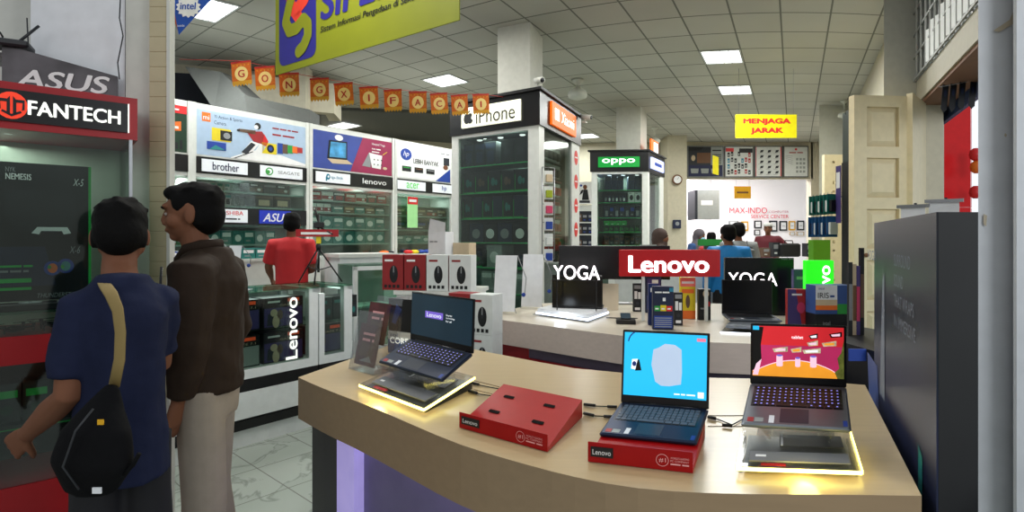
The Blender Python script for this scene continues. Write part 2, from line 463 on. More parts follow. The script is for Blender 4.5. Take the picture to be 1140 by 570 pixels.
A0, B0, TA, TB = -.154, 6.47, .585, .602
def ceiling():
    b = MB(); i0, i1, j0, j1 = -22, 3, -9, 19
    vs = []; uvs = []
    S = 2
    for i in range(i0*S, i1*S+1):
        for j in range(j0*S, j1*S+1):
            vs.append(G(A0+i/S*TA, B0+j/S*TB, ZC)); uvs.append((i/S, j/S))
    W = (j1-j0)*S+1; fs = []
    for i in range((i1-i0)*S):
        for j in range((j1-j0)*S):
            q = [i*W+j, i*W+j+1, (i+1)*W+j+1, (i+1)*W+j]; c = sum((vs[k] for k in q), Vector())/4
            u = UC+F*c.x/c.y
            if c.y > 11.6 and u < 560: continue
            fs.append(q)
    b.add(vs, fs, 'ceiling_tiles')
    o = struct('ceiling', b, 'suspended ceiling of square off-white tiles')
    uvl = o.data.uv_layers.new(name='UVMap')
    for lp in o.data.loops: uvl.data[lp.index].uv = uvs[lp.vertex_index]
ceiling()
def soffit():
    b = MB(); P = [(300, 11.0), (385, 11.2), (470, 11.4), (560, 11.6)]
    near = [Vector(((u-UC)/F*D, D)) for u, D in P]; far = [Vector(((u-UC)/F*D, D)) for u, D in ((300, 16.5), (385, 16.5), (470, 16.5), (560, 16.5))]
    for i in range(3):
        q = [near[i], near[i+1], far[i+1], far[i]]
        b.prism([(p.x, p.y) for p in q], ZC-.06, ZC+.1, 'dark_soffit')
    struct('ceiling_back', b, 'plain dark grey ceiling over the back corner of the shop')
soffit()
def troffer(a, b_, label, z=ZC, s=.29, light_source=True, pw=60):
    c = G(a, b_, z-.015); e = G(a+.1, b_, z)-G(a-.1, b_, z); rz = atan2(e.y, e.x)
    t = thing('ceiling_light', label, 'ceiling light', c, rz, 'square fluorescent lights set in the ceiling')
    # corners follow the ceiling grid
    P = [G(a+sx*s, b_+sy*s*TB/TA, z-.015)-c for sx, sy in ((-1, -1), (1, -1), (1, 1), (-1, 1))]
    R = Matrix.Rotation(-rz, 3, 'Z'); P = [R@p for p in P]
    fr = MB(); df = MB()
    for i in range(4):
        p, q = P[i], P[(i+1) % 4]
        fr.add([p, q, q*.92, p*.92, p+Vector((0, 0, .012)), q+Vector((0, 0, .012)), q*.92+Vector((0, 0, .012)), p*.92+Vector((0, 0, .012))], [(0, 1, 2, 3), (4, 5, 1, 0), (3, 2, 6, 7)], 'troffer_frame')
    df.add([p*.92+Vector((0, 0, .008)) for p in P], [(3, 2, 1, 0)], 'lit_tube_white')
    fr.build('frame', t); df.build('diffuser', t)
    lv = MB()
    for k in (-.45, 0, .45):
        m0 = (P[0]*(1-k)+P[1]*(1+k))*.46; m1 = (P[3]*(1-k)+P[2]*(1+k))*.46
        d = Vector((.006, 0, 0)); lv.add([m0-d, m0+d, m1+d, m1-d], [(3, 2, 1, 0)], 'troffer_frame')
    for k in (-.66, -.33, 0, .33, .66):
        m0 = (P[0]*(1-k)+P[3]*(1+k))*.46; m1 = (P[1]*(1-k)+P[2]*(1+k))*.46
        d = Vector((0, .005, 0)); lv.add([m0-d, m0+d, m1+d, m1-d], [(0, 1, 2, 3)], 'troffer_frame')
    lv.build('louvre', t)
    if light_source: area(c-Vector((0, 0, .06)), .6, pw, (.96, 1, .97))
troffer(-1.03, 7.97, 'square ceiling light above and left of the yellow hanging sign, nearer of two', pw=75)
troffer(-1.03, 9.78, 'square ceiling light above the yellow hanging sign, further of two', pw=70)
troffer(-5.42, 7.5, 'square ceiling light above the letter bunting left of the white pillar', pw=75)
troffer(-5.54, 3.14, 'square ceiling light beside the blue pennant at the left', pw=70)
troffer(-5.2, 13.3, 'square ceiling light far back between the two display towers', pw=60)
troffer(-9.1, 8.7, 'square ceiling light on the dark ceiling above the laptop poster', z=ZC-.075, pw=20)
for a, b_, p in ((-1.6, 4.6, 48), (-4.4, 5.0, 50), (-1.6, 11.8, 50), (.1, 13.0, 40), (-2.6, 2.0, 50), (-6.0, 10.2, 50), (-.2, 7.0, 30)):
    area(G(a, b_, ZC-.05), .9, p, (1, .99, .94))

# ================================================================== floor
def floor_mat():
    m = bpy.data.materials.new('marble_tiles'); m.use_nodes = True
    n, l = m.node_tree.nodes, m.node_tree.links; b = n['Principled BSDF']
    ge = n.new('ShaderNodeNewGeometry'); vr = n.new('ShaderNodeVectorRotate'); vr.rotation_type = 'Z_AXIS'; vr.inputs['Angle'].default_value = -radians(48)
    l.new(ge.outputs['Position'], vr.inputs['Vector'])
    mp = n.new('ShaderNodeVectorMath'); mp.operation = 'SUBTRACT'; mp.inputs[1].default_value = (1.67, 3.857, 0); l.new(vr.outputs[0], mp.inputs[0])
    br = n.new('ShaderNodeTexBrick'); br.offset = 0; br.inputs['Scale'].default_value = 1; br.inputs['Brick Width'].default_value = .45; br.inputs['Row Height'].default_value = .45
    br.inputs['Mortar Size'].default_value = .004; l.new(mp.outputs[0], br.inputs['Vector'])
    no = n.new('ShaderNodeTexNoise'); no.inputs['Scale'].default_value = 2.2; no.inputs['Detail'].default_value = 8; no.inputs['Distortion'].default_value = 1.6
    l.new(vr.outputs[0], no.inputs['Vector'])
    r = n.new('ShaderNodeValToRGB'); l.new(no.outputs['Fac'], r.inputs['Fac'])
    e = r.color_ramp.elements; e[0].position = .47; e[0].color = rgb((168, 176, 168))+(1,); e[1].position = .53; e[1].color = rgb((162, 170, 162))+(1,)
    k = e.new(.5); k.color = rgb((136, 144, 136))+(1,)
    l.new(r.outputs[0], br.inputs['Color1']); l.new(r.outputs[0], br.inputs['Color2']); br.inputs['Mortar'].default_value = rgb((120, 122, 116))+(1,)
    l.new(br.outputs['Color'], b.inputs['Base Color']); b.inputs['Roughness'].default_value = .18
    MATS['marble_tiles'] = m
floor_mat()
b = MB(); b.prism([(-14, -2), (16, -2), (24, 26), (-16, 26)], -.1, 0, 'marble_tiles'); struct('floor', b, 'pale marble floor tiles')

# ================================================================== walls
def strip(b, path, z0, z1, th, k):
    "wall following a path of (x, y) points, th thick to the left of the path"
    P = [Vector((p[0], p[1])) for p in path]; off = []
    for i, p in enumerate(P):
        d = (P[min(i+1, len(P)-1)]-P[max(i-1, 0)]).normalized(); off.append(p+Vector((-d.y, d.x))*th)
    for i in range(len(P)-1): b.prism([tuple(x) for x in (P[i], P[i+1], off[i+1], off[i])], z0, z1, k)
def px(u, D): return ((u-UC)/F*D, D)
# left side: cream wall with beam, seen over the shelving
b = MB(); strip(b, [px(120, 8.3), px(203, 8.4), px(285, 8.75), px(350, 9.1), px(352, 12.5), px(450, 14.5), px(560, 15.6)], 0, ZC+.1, .15, 'cream_paint')
struct('wall_left', b, 'cream wall behind the left shelving')
b = MB(); strip(b, [px(262, 8.2), px(320, 8.5), px(372, 8.8), px(380, 9.4)], 3.55, 4.02, .2, 'cream_paint'); struct('trim_1', b, 'cream beam under the ceiling above the camera poster')
b = MB(); p = px(332, 8.6); b.box(p[0]-.17, p[0]+.17, p[1]-.15, p[1]+.15, 0, ZC, 'cream_paint'); struct('column_left', b, 'cream column behind the shelving')
# slanted stair underside
b = MB()
pts = [at(206, 74, 7.6), at(246, 80, 7.6), at(274, 106, 7.3), at(278, 127, 7.3), at(238, 122, 7.3)]
b.add([p for p in pts]+[p+Vector((0, .5, .05)) for p in pts], [(0, 4, 3, 2, 1), (5, 6, 7, 8, 9)]+[(i, (i+1) % 5, 5+(i+1) % 5, 5+i) for i in range(5)], 'stair_grey')
struct('ceiling_stair', b, 'slanted grey underside of a staircase')
b = MB(); q = [at(272, 106, 7.28), at(345, 122, 7.9), at(345, 140, 7.9), at(276, 130, 7.28)]
b.add(q+[p+Vector((0, .4, 0)) for p in q], [(0, 3, 2, 1), (4, 5, 6, 7), (0, 1, 5, 4), (1, 2, 6, 5), (2, 3, 7, 6), (3, 0, 4, 7)], 'stair_grey')
struct('trim_2', b, 'grey stair landing edge')
b = MB(); q = [at(178, 80, 8.1), at(215, 82, 8.1), at(248, 124, 8.1), at(178, 124, 8.1)]
b.add(q+[p+Vector((0, .1, 0)) for p in q], [(0, 3, 2, 1), (4, 5, 6, 7), (0, 1, 5, 4), (1, 2, 6, 5), (2, 3, 7, 6), (3, 0, 4, 7)], 'void_blue')
struct('void_sheet', b, 'dark sheet in place of the void under the stairs')  # dark of the void put in as a solid dark sheet
# back wall with the wide opening to the service room
DB = 15.2
b = MB()
strip(b, [px(560, 15.6), px(640, 15.4), px(703, DB), px(763, DB)], 0, ZC, .25, 'cream_paint')
strip(b, [px(763, DB), px(905, DB)], 3.2, ZC, .25, 'cream_paint')
strip(b, [px(903, DB), px(1000, DB)], 0, ZC, .25, 'cream_paint')
struct('wall_back', b, 'cream back wall with a wide opening')
b = MB(); b.box(*[px(741, 14.4)[0], px(762, 14.4)[0]], 14.2, 14.9, 0, ZC, 'cream_paint'); struct('column_back', b, 'cream column with the round clock')
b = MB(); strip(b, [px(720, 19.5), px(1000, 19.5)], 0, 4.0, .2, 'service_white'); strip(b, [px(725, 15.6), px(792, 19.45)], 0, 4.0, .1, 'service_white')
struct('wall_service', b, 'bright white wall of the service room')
b = MB(); b.box(3.2, 13, 15.5, 19.6, 4.0, 4.1, 'white_paint'); struct('ceiling_service', b)
area((6.3, 17, 3.9), 2.2, 260, (1, .97, 1))
# pillars
b = MB()
p0 = at(554, 27, 6.95); p1 = at(590, 27, 6.75); p2 = at(604, 32, 7.3)
b.prism([(p0.x, p0.y), (p1.x, p1.y), (p2.x, p2.y), (p2.x-(p1.x-p0.x), p2.y+.25)], 0, ZC, 'pillar_white'); struct('pillar_1', b, 'white square pillar rising out of the nearer display tower')
b = MB(); q0 = px(686, 11.15); q1 = px(713, 11.05); q2 = px(720, 11.7)
b.prism([q0, q1, q2, (q2[0]-.5, q2[1]+.1)], 0, ZC, 'pillar_white'); struct('pillar_2', b, 'white square pillar rising out of the further display tower')
b = MB(); b.prism([px(912, 11.0), px(948, 11.0), px(952, 11.6), px(912, 11.6)], 0, ZC, 'pillar_white'); struct('pillar_3', b, 'white pillar behind the accessory stand')
b = MB(); b.prism([px(984, 5.5), px(1021, 5.5), px(1024, 6.1), px(988, 6.1)], 2.9, ZC, 'pillar_white'); b.prism([px(1022, 5.5), px(1035, 5.5), px(1035, 6.0), px(1024, 6.1)], 0, ZC, 'pillar_white')
struct('pillar_4', b, 'white pillar above the panelled door')
# right wall, over the shop opening
def wr(D): ph = .506+math.asin(min(.999, 1.2/D)); return (ph*D, D)
b = MB(); strip(b, [wr(d) for d in (5.9, 8, 11, 15.5)], 0, ZC, -.15, 'cream_paint'); struct('wall_right', b, 'cream right wall')
b = MB(); path = [wr(d) for d in (3.1, 3.5, 4.2, 5.0, 5.9)]
strip(b, path, 2.9, 3.12, -.3, 'lintel_cream'); struct('trim_3', b, 'cream lintel over the side opening')
b = MB(); strip(b, path, 3.12, ZC, -.12, 'block_glass')
for k in range(len(path)-1):
    for t in range(5):
        x = path[k][0]+(path[k+1][0]-path[k][0])*t/5; y = path[k][1]+(path[k+1][1]-path[k][1])*t/5
        b.box(x-.03, x-.012, y-.012, y+.012, 3.12, ZC, 'lattice_grey')
        if k < 3: b.box(x+.0, x+.02, y-.09, y+.09, 3.14, 3.42+.03*(t % 2), 'block_white')
for z in (3.12, 3.34, 3.56, 3.78, 4.0): strip(b, [(p[0]-.02, p[1]) for p in path], z, z+.018, .012, 'lattice_grey')
struct('window_2', b, 'grid of dusty panes above the side opening')
b = MB(); strip(b, [(p[0]+.02, p[1]) for p in path], 2.87, 2.9, -.25, 'rust'); struct('trim_4', b, 'rusty rail under the lintel')
b = MB(); out = [(p[0]+.34, p[1]) for p in path]; strip(b, out, 2.78, 2.95, -.04, 'awning_blue'); struct('trim_5', b, 'blue shutter box outside the opening')
b = MB(); b.prism([px(1031, 5.4), px(1050, 5.4), px(1051, 6.1), px(1040, 6.1)], 0, 2.9, 'cream_paint'); struct('trim_6', b, 'cream door jamb')
# outside: red wall and a glowing panel added for the bright sky
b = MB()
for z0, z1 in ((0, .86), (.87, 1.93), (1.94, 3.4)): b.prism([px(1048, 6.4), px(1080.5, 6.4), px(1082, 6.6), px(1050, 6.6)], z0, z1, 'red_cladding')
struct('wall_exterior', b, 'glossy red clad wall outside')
b = MB(); b.box(6.5, 14, 9.0, 9.1, 0, 6, 'sky_pale'); struct('backdrop_sky', b, 'pale glowing panel in place of the bright sky outside')
# near right pillar
b = MB(); a0 = at(1089, 0, 2.9); b.prism([(a0.x, 2.9), (a0.x+.5, 2.8), (a0.x+.7, 3.3), (a0.x+.4, 3.3)], 0, ZC, 'near_pillar')
for poly_ in ([(1106, 34), (1124, 22), (1130, 8), (1129, 26), (1112, 36)], [(1095, 238), (1099, 240), (1098, 252), (1095, 250)], [(1119, 148), (1121, 150), (1120, 153), (1118, 151)]):
    pp = [at(u, v, 2.9-(u-1089)*.00094-.006) for u, v in poly_]
    b.add(pp, [list(range(len(pp)-1, -1, -1))], 'chip_beige')
struct('pillar_5', b, 'pale blue-grey pillar at the right edge with chipped paint')
b = MB(); a1 = at(1132, 0, 2.78); b.box(a1.x, a1.x+.3, 2.78, 2.8, 0, ZC, 'near_pillar'); struct('pillar_6', b, 'edge of a grey post at the right border')
# left partition and post
b = MB(); q = [at(30, 0, 2.75), at(166, 0, 2.75)]
b.prism([(-3.4, 2.72), (q[1].x, 2.78), (q[1].x, 2.95), (-3.4, 2.9)], 0, ZC, 'white_paint'); struct('wall_partition', b, 'white partition behind the red showcase')
b = MB(); c0, c1, cl = px(166, 2.6), px(186, 2.6), px(140, 2.64)
for z in [i*.07 for i in range(60)]: b.box(c0[0], c1[0], 2.6, 2.63, z, z+.0695, 'cream_roller', bev=.002)
b.box(c1[0], c1[0]+.015, 2.595, 2.635, 0, ZC, 'white_paint'); b.box(cl[0], c0[0], 2.64, 2.76, 0, ZC, 'pillar_white')
struct('column_near', b, 'cream ribbed roller post beside the red showcase')

def aimed(loc, tgt, size, power, col):
    d = Vector(tgt)-Vector(loc); o = area(loc, size, power, col); o.rotation_euler = d.to_track_quat('-Z', 'Y').to_euler(); return o
aimed((4.6, -1.2, 3.2), (2.6, 3.4, 1.8), 2.5, 130, (.93, .97, 1))  # added fill light in place of daylight on the right pillar and door
aimed((-1.5, -2.5, 3.0), (-2.2, 2.6, 2.4), 2.5, 35, (1, .97, .93))  # added fill light on the white board at the left

# ================================================================== small makers
def uon(P0, P1, u):
    "distance from P0 along P0-P1 of the point seen in column u"
    k = (u-UC)/F; d = Vector((P1[0]-P0[0], P1[1]-P0[1])); L = d.length; d.normalize()
    return (k*P0[1]-P0[0])/(d.x-k*d.y)
def inframe(loc, a, x, y, z): return Vector((loc[0]+cos(a)*x-sin(a)*y, loc[1]+sin(a)*x+cos(a)*y, z))
_PB = {}
def pbox(w, d, h, body, kind=0, a='white_print', b2='grey_print'):
    "a retail carton; front print follows kind"
    key = (round(w, 3), round(d, 3), round(h, 3), body, kind, a, b2)
    if key in _PB: return _PB[key]
    b = MB(); b.box(-w/2, w/2, 0, d, 0, h, body); y = -.0015
    if kind == 0: b.rect(-w*.38, w*.38, h*.55, h*.85, y, a); b.rect(-w*.3, w*.1, h*.2, h*.32, y, b2)
    elif kind == 1: b.rect(-w/2, w/2, h*.12, h*.55, y, a); b.rect(-w*.4, w*.1, h*.72, h*.86, y, b2); b.ell(w*.2, h*.35, w*.14, h*.14, 2*y, b2)
    elif kind == 2: b.ell(0, h*.45, w*.3, h*.26, y, a); b.rect(-w*.4, 0, h*.82, h*.92, y, b2)
    elif kind == 3:                      # window box with lit edges
        e = .012
        b.rect(-w/2, w/2, 0, e, y, a); b.rect(-w/2, -w/2+e*.6, 0, h*.8, y, a); b.ell(-w*.1, h*.5, w*.16, h*.2, y, b2); b.ell(w*.16, h*.46, w*.1, h*.14, 1.5*y, b2)
    elif kind == 4: b.rect(-w*.46, w*.46, h*.7, h*.92, y, a); b.rect(-w*.3, w*.3, h*.12, h*.6, y, b2)
    me = b.mesh('carton'); _PB[key] = me; return me
def carton(loc, rz, w, d, h, body, kind, a, b2, label, group, cat='box', name='carton'):
    o = bpy.data.objects.new(name, pbox(w, d, h, body, kind, a, b2)); COL.objects.link(o)
    o.location = loc; o.rotation_euler = (0, 0, rz); return tag(o, label, cat, group)
def row(fr, y, z, x0, x1, n, d, h, specs, label, group, gap=.008, name='carton', cat='box', drop=()):
    "n cartons side by side; specs cycle"
    w = (x1-x0)/n-gap
    for i in range(n):
        if i in drop: continue
        s = specs[i % len(specs)]
        hh = h*(s[4] if len(s) > 4 else 1)
        carton(inframe(fr[0], fr[1], x0+(i+.5)*(x1-x0)/n, y, z+.002), fr[1], w, d, hh, s[0], s[1], s[2], s[3], label, group, cat, name)

# ================================================================== poster drawings (x-z plane, facing -y)
def skier_poster(b, x, z, w, h, y):
    X = lambda t: x+t*w; Z = lambda t: z+t*h; y1, y2, y3 = y-.002, y-.004, y-.006
    b.rect(x, x+w, z, z+h, y, 'poster_sky')
    b.poly([(X(.28), Z(.02)), (X(.5), Z(.25)), (X(.75), Z(.2)), (X(1), Z(.05)), (X(1), Z(0)), (X(.28), Z(0))], y1, 'white_print')
    b.rect(X(.04), X(.11), Z(.75), Z(.95), y1, 'orange_print'); put_text(b, 'mi', X(.05), Z(.79), w*.05, h*.1, 'white_print', y2)
    put_text(b, 'Yi Action & Sports', X(.14), Z(.84), w*.24, h*.09, 'navy_print', y1); put_text(b, 'Camera', X(.14), Z(.72), w*.1, h*.08, 'navy_print', y1)
    b.rect(X(.12), X(.28), Z(.35), Z(.64), y1, 'yellow_print'); b.rect(X(.19), X(.29), Z(.38), Z(.6), y2, 'box_black'); b.ell(X(.245), Z(.49), w*.03, h*.07, y3, 'grey_print')
    b.rect(X(.08), X(.24), Z(.14), Z(.32), y1, 'blue_print'); b.poly([(X(.1), Z(.14)), (X(.15), Z(.25)), (X(.23), Z(.16))], y2, 'teal_print')
    # skier
    b.poly([(X(.42), Z(.66)), (X(.56), Z(.72)), (X(.62), Z(.5)), (X(.57), Z(.4)), (X(.48), Z(.45))], y2, 'red_print2')
    b.poly([(X(.33), Z(.64)), (X(.35), Z(.7)), (X(.5), Z(.72)), (X(.5), Z(.62))], y2, 'box_brown'); b.ell(X(.345), Z(.66), w*.015, h*.03, y3, 'box_black')
    b.poly([(X(.58), Z(.66)), (X(.62), Z(.5)), (X(.6), Z(.36)), (X(.56), Z(.4))], y3, 'bright_red')
    b.ell(X(.52), Z(.83), w*.03, h*.08, y2, 'box_black'); b.ell(X(.505), Z(.8), w*.02, h*.05, y3, 'white_print')
    b.poly([(X(.46), Z(.45)), (X(.54), Z(.42)), (X(.44), Z(.1)), (X(.37), Z(.14))], y2, 'white_print'); b.poly([(X(.46), Z(.42)), (X(.5), Z(.38)), (X(.42), Z(.12)), (X(.37), Z(.16))], y3, 'box_dark')
    b.poly([(X(.54), Z(.42)), (X(.6), Z(.38)), (X(.56), Z(.2)), (X(.5), Z(.25))], y3, 'white_print')
    b.poly([(X(.3), Z(-.0)), (X(.32), Z(0)), (X(.48), Z(.2)), (X(.47), Z(.21))], y3, 'box_dark')
    b.rect(X(.56), X(.7), Z(.2), Z(.46), y3, 'yellow_print'); b.ell(X(.64), Z(.33), w*.035, h*.1, y-.008, 'box_black'); b.ell(X(.64), Z(.33), w*.018, h*.05, y-.009, 'blue_print')
    for i, c in enumerate(('blue_print', 'box_brown', 'green_print', 'orange_print', 'box_red')): b.rect(X(.71+.05*i), X(.765+.05*i), Z(.24+.02*i), Z(.5-.01*i), y2-.0005*i, c)
    put_text(b, 'Action camera for sports', X(.66), Z(.82), w*.26, h*.05, 'red_print2', y1); put_text(b, 'Ghost shutter', X(.66), Z(.66), w*.22, h*.06, 'red_print2', y1)
def laptop_poster(b, x, z, w, h, y):
    X = lambda t: x+t*w; Z = lambda t: z+t*h; y1, y2, y3 = y-.002, y-.004, y-.006
    b.rect(x, x+w, z, z+h, y, 'poster_blue'); b.poly([(X(.6), Z(1)), (X(1), Z(1)), (X(1), Z(0)), (X(.44), Z(0))], y1, 'poster_magenta')
    b.ell(X(.3), Z(.88), w*.05, h*.08, y1, 'white_print')
    b.poly([(X(.16), Z(.28)), (X(.4), Z(.3)), (X(.4), Z(.8)), (X(.18), Z(.78))], y2, 'box_black'); b.poly([(X(.185), Z(.33)), (X(.385), Z(.35)), (X(.385), Z(.76)), (X(.2), Z(.74))], y3, 'poster_screen')
    b.poly([(X(.16), Z(.28)), (X(.4), Z(.3)), (X(.47), Z(.2)), (X(.22), Z(.16))], y2, 'beige_print')
    put_text(b, 'Ideapad Yoga', X(.72), Z(.82), w*.18, h*.08, 'white_print', y2); put_text(b, '2 in 1 laptop', X(.72), Z(.7), w*.12, h*.05, 'white_print', y2); put_text(b, 'Windows', X(.72), Z(.62), w*.1, h*.04, 'white_print', y2)
    b.poly([(X(.59), Z(.2)), (X(.68), Z(.6)), (X(.72), Z(.6)), (X(.7), Z(.18))], y2, 'grey_print'); b.poly([(X(.68), Z(.6)), (X(.86), Z(.56)), (X(.84), Z(.16)), (X(.72), Z(.18))], y3, 'white_print')
    for i in range(3):
        for j in range(2): b.ell(X(.75+.05*i), Z(.28+.14*j), w*.009, h*.02, y-.008, 'box_dark')
    b.ell(X(.9), Z(.2), w*.03, h*.04, y2, 'beige_print'); b.poly([(X(.87), Z(.6)), (X(.93), Z(.7)), (X(.93), Z(.68)), (X(.87), Z(.58))], y2, 'yellow_print')
def printer_poster(b, x, z, w, h, y):
    X = lambda t: x+t*w; Z = lambda t: z+t*h; y1, y2, y3 = y-.002, y-.004, y-.006
    b.rect(x, x+w, z, z+h, y, 'white_print'); b.ell(X(.15), Z(.72), w*.1, h*.18, y1, 'blue_print'); put_text(b, 'hp', X(.1), Z(.62), w*.1, h*.2, 'white_print', y2, shear=.3)
    put_text(b, 'LEBIH BANYAK', X(.28), Z(.48), w*.48, h*.15, 'box_black', y1, bold=.03)
    for i in range(3): b.rect(X(.08+.22*i), X(.24+.22*i), Z(.2), Z(.36), y1, 'box_black'); b.rect(X(.1+.22*i), X(.22+.22*i), Z(.3), Z(.33), y2, ('green_print', 'brown_print', 'grey_print')[i])
    b.poly([(X(.7), Z(0)), (X(1), Z(0)), (X(1), Z(.45))], y1, 'blue_print'); b.rect(X(.86), X(.98), Z(.55), Z(.8), y1, 'box_dark'); b.ell(X(.9), Z(.48), w*.05, h*.08, y2, 'skin')
    put_text(b, 'SMART TANK', X(.8), Z(.9), w*.18, h*.05, 'grey_print', y1)
def game_poster(b, x, z, w, h, y):
    X = lambda t: x+t*w; Z = lambda t: z+t*h
    b.rect(x, x+w, z, z+h, y, 'dark_green'); b.rect(x, x+w, Z(.83), z+h, y-.002, 'bright_red'); b.poly([(X(.02), Z(.42)), (X(.74), Z(.46)), (X(.74), Z(.66)), (X(.02), Z(.6))], y-.002, 'orange_print')
    put_text(b, 'GET YOUR GAME', X(.05), Z(.88), w*.6, h*.05, 'white_print', y-.003); put_text(b, 'FREE GIFT', X(.08), Z(.48), w*.55, h*.08, 'white_print', y-.004, bold=.02)
    for i in range(4): b.rect(X(.08+.2*i), X(.2+.2*i), Z(.06), Z(.2+.06*(i % 2)), y-.003, 'box_black')

# ================================================================== left wall shelving
SL, SR = Vector((-3.85, 6.28)), Vector((-1.07, 9.93))
sa = atan2(SR.y-SL.y, SR.x-SL.x)
SX = lambda u: uon(SL, SR, u)
def shelving(u0, u1, label, poster, signs, levels, post=.09, lower=None):
    x0, x1 = SX(u0), SX(u1); w = x1-x0; o = inframe(SL, sa, x0, 0, 0)
    t = thing('display_shelving', label, 'shelving', o, sa)
    b = MB(); b.box(0, w, .5, .53, 0, 3.16, 'shelf_back'); b.build('back_panel', t)
    for i, xx in enumerate((0, w-post*.5)):
        b = MB(); b.box(xx, xx+post*.5, -.02, .5, 0, 3.16, 'white_laminate'); b.build('side_panel', t)
    b = MB(); b.box(post*.5, w-post*.5, 0, .5, 3.1, 3.16, 'white_laminate'); b.build('top_board', t); b = MB(); b.box(post*.5, w-post*.5, -.01, .5, 2.3, 2.34, 'white_laminate'); b.build('middle_board', t)
    b = MB(); poster(b, post*.6, 2.56, w-post*1.2, .53, -.012); b.box(post*.5, w-post*.5, -.01, 0, 2.54, 3.1, 'white_laminate'); b.build('poster', t)
    b = MB(); b.box(post*.5, w-post*.5, -.03, 0, 2.345, 2.53, 'header_black'); hd = b.build('header_panel', t)
    for s in signs:
        uu0, uu1, plate, txt, tc, tx0, tx1, th, extra = s
        a0, a1 = SX(uu0)-x0, SX(uu1)-x0; b = MB()
        if plate: b.box(a0, a1, -.04, -.031, 2.365, 2.51, plate)
        ww = a1-a0
        if extra: extra(b, a0, ww, 2.365, .145, -.043)
        put_text(b, txt, a0+tx0*ww, 2.4375-th/2, (tx1-tx0)*ww, th, tc, -.043, bold=.015)
        b.build('brand_sign', hd)
    for z in levels:
        b = MB(); b.box(post*.5, w-post*.5, .06, .5, z-.02, z, 'shelf_glass_edge'); b.build('shelf', t)
    b = MB(); b.box(post*.5, w-post*.5, -.35, .5, .0, 1.3, 'white_laminate'); b.box(post*.5, w-post*.5, -.37, .5, 1.3, 1.33, 'white_laminate'); b.build('base_cabinet', t)
    b = MB(); b.box(post*.5, w-post*.5, .015, .021, 1.34, 2.29, 'clear_glass'); b.build('glass_door', t)
    area(inframe(o, sa, w/2, .2, 2.28), w*.8, 5, (.95, 1, .97), sy=.15).rotation_euler = (0, 0, sa)  # light added inside to brighten the shelves, no fitting there
    if lower: lower(t, w, x0)
    return t
def ex_sg(b, x, w, z, h, y):
    for r in (1, .7): b.ell(x+.2*w, z+h*.5, .09*w*r, h*.34*r, y-.001*(2-r), 'seagate_green' if r == 1 else 'sign_white', rot=.5)
    b.ell(x+.17*w, z+h*.45, .045*w, h*.17, y-.003, 'seagate_green')
def ex_tp(b, x, w, z, h, y):
    b.ell(x+.34*w, z+h*.55, .06*w, h*.28, y, 'tp_blue'); b.ell(x+.345*w, z+h*.57, .025*w, h*.12, y-.001, 'sign_white'); b.rect(x+.27*w, x+.31*w, z+h*.15, z+h*.55, y, 'tp_blue')
def ex_asus(b, x, w, z, h, y): pass
def spot(b, x, w, z, h, y): pass
shelving(176, 213, 'narrow white shelving end with a red and green game poster on top', game_poster, [], [1.5, 1.75, 2.02])
def low1(t, w, x0):
    b = MB(); b.box(.05, w-.05, -.03, 0, 1.75, 1.95, 'header_black'); h2 = b.build('lower_sign_panel', t)
    a0, a1 = SX(237)-x0, SX(274)-x0; b = MB(); b.box(a0, a1, -.04, -.031, 1.77, 1.93, 'sign_white'); put_text(b, 'TOSHIBA', a0+.06*(a1-a0), 1.86, .8*(a1-a0), .05, 'bright_red', -.043, bold=.02)
    put_text(b, 'Leading Innovation >>', a0+.06*(a1-a0), 1.8, .7*(a1-a0), .025, 'box_dark', -.043); b.build('brand_sign', h2)
    a0, a1 = SX(287), SX(322); a0 -= x0; a1 -= x0; b = MB(); b.box(a0, a1, -.04, -.031, 1.765, 1.935, 'blue_sign'); put_text(b, 'ASUS', a0+.1*(a1-a0), 1.79, .84*(a1-a0), .11, 'white_print', -.043, bold=.03, shear=.3); b.build('brand_sign', h2)
shelving(213, 343.5, 'white shelving with the snow skier camera poster on top', skier_poster,
         [(223, 274, 'sign_white', 'brother', 'navy_print', .22, .8, .095, None), (288, 335, 'sign_white', 'SEAGATE', 'grey_print', .4, .92, .04, ex_sg)], [1.5, 1.74, 1.98, 2.16], lower=low1)
shelving(344, 438.5, 'white shelving with the blue and magenta laptop poster on top', laptop_poster,
         [(350, 388, 'sign_white', 'tp-link', 'tp_blue', .42, .78, .055, ex_tp), (392, 434, None, 'lenovo', 'white_print', .22, .85, .08, None)], [1.5, 1.72, 1.95, 2.12])
shelving(439, 503, 'white shelving with the small printers poster on top', printer_poster,
         [(441, 472, 'sign_white', 'acer', 'led_soft_green', .3, .75, .09, None), (480, 502, 'sign_white', 'hp', 'blue_print', .45, .68, .1, None)], [1.5, 1.72, 1.95, 2.12])
fr = (SL, sa)
def blister(loc, rz, w, h, body, a, label, group, name='blister_pack', cat='accessory'):
    k = ('bl', w, h, body, a)
    if k not in _PB:
        b = MB(); b.box(-w/2, w/2, 0, .004, 0, h, body); b.box(-w*.36, w*.36, -.03, -.0005, h*.12, h*.7, a, bev=.004); b.tube([(0, .002, h), (0, .002, h+.02)], .003, 'steel', 6)
        _PB[k] = b.mesh('blister_pack')
    o = bpy.data.objects.new(name, _PB[k]); COL.objects.link(o); o.location = loc; o.rotation_euler = (0, 0, rz); return tag(o, label, cat, group)
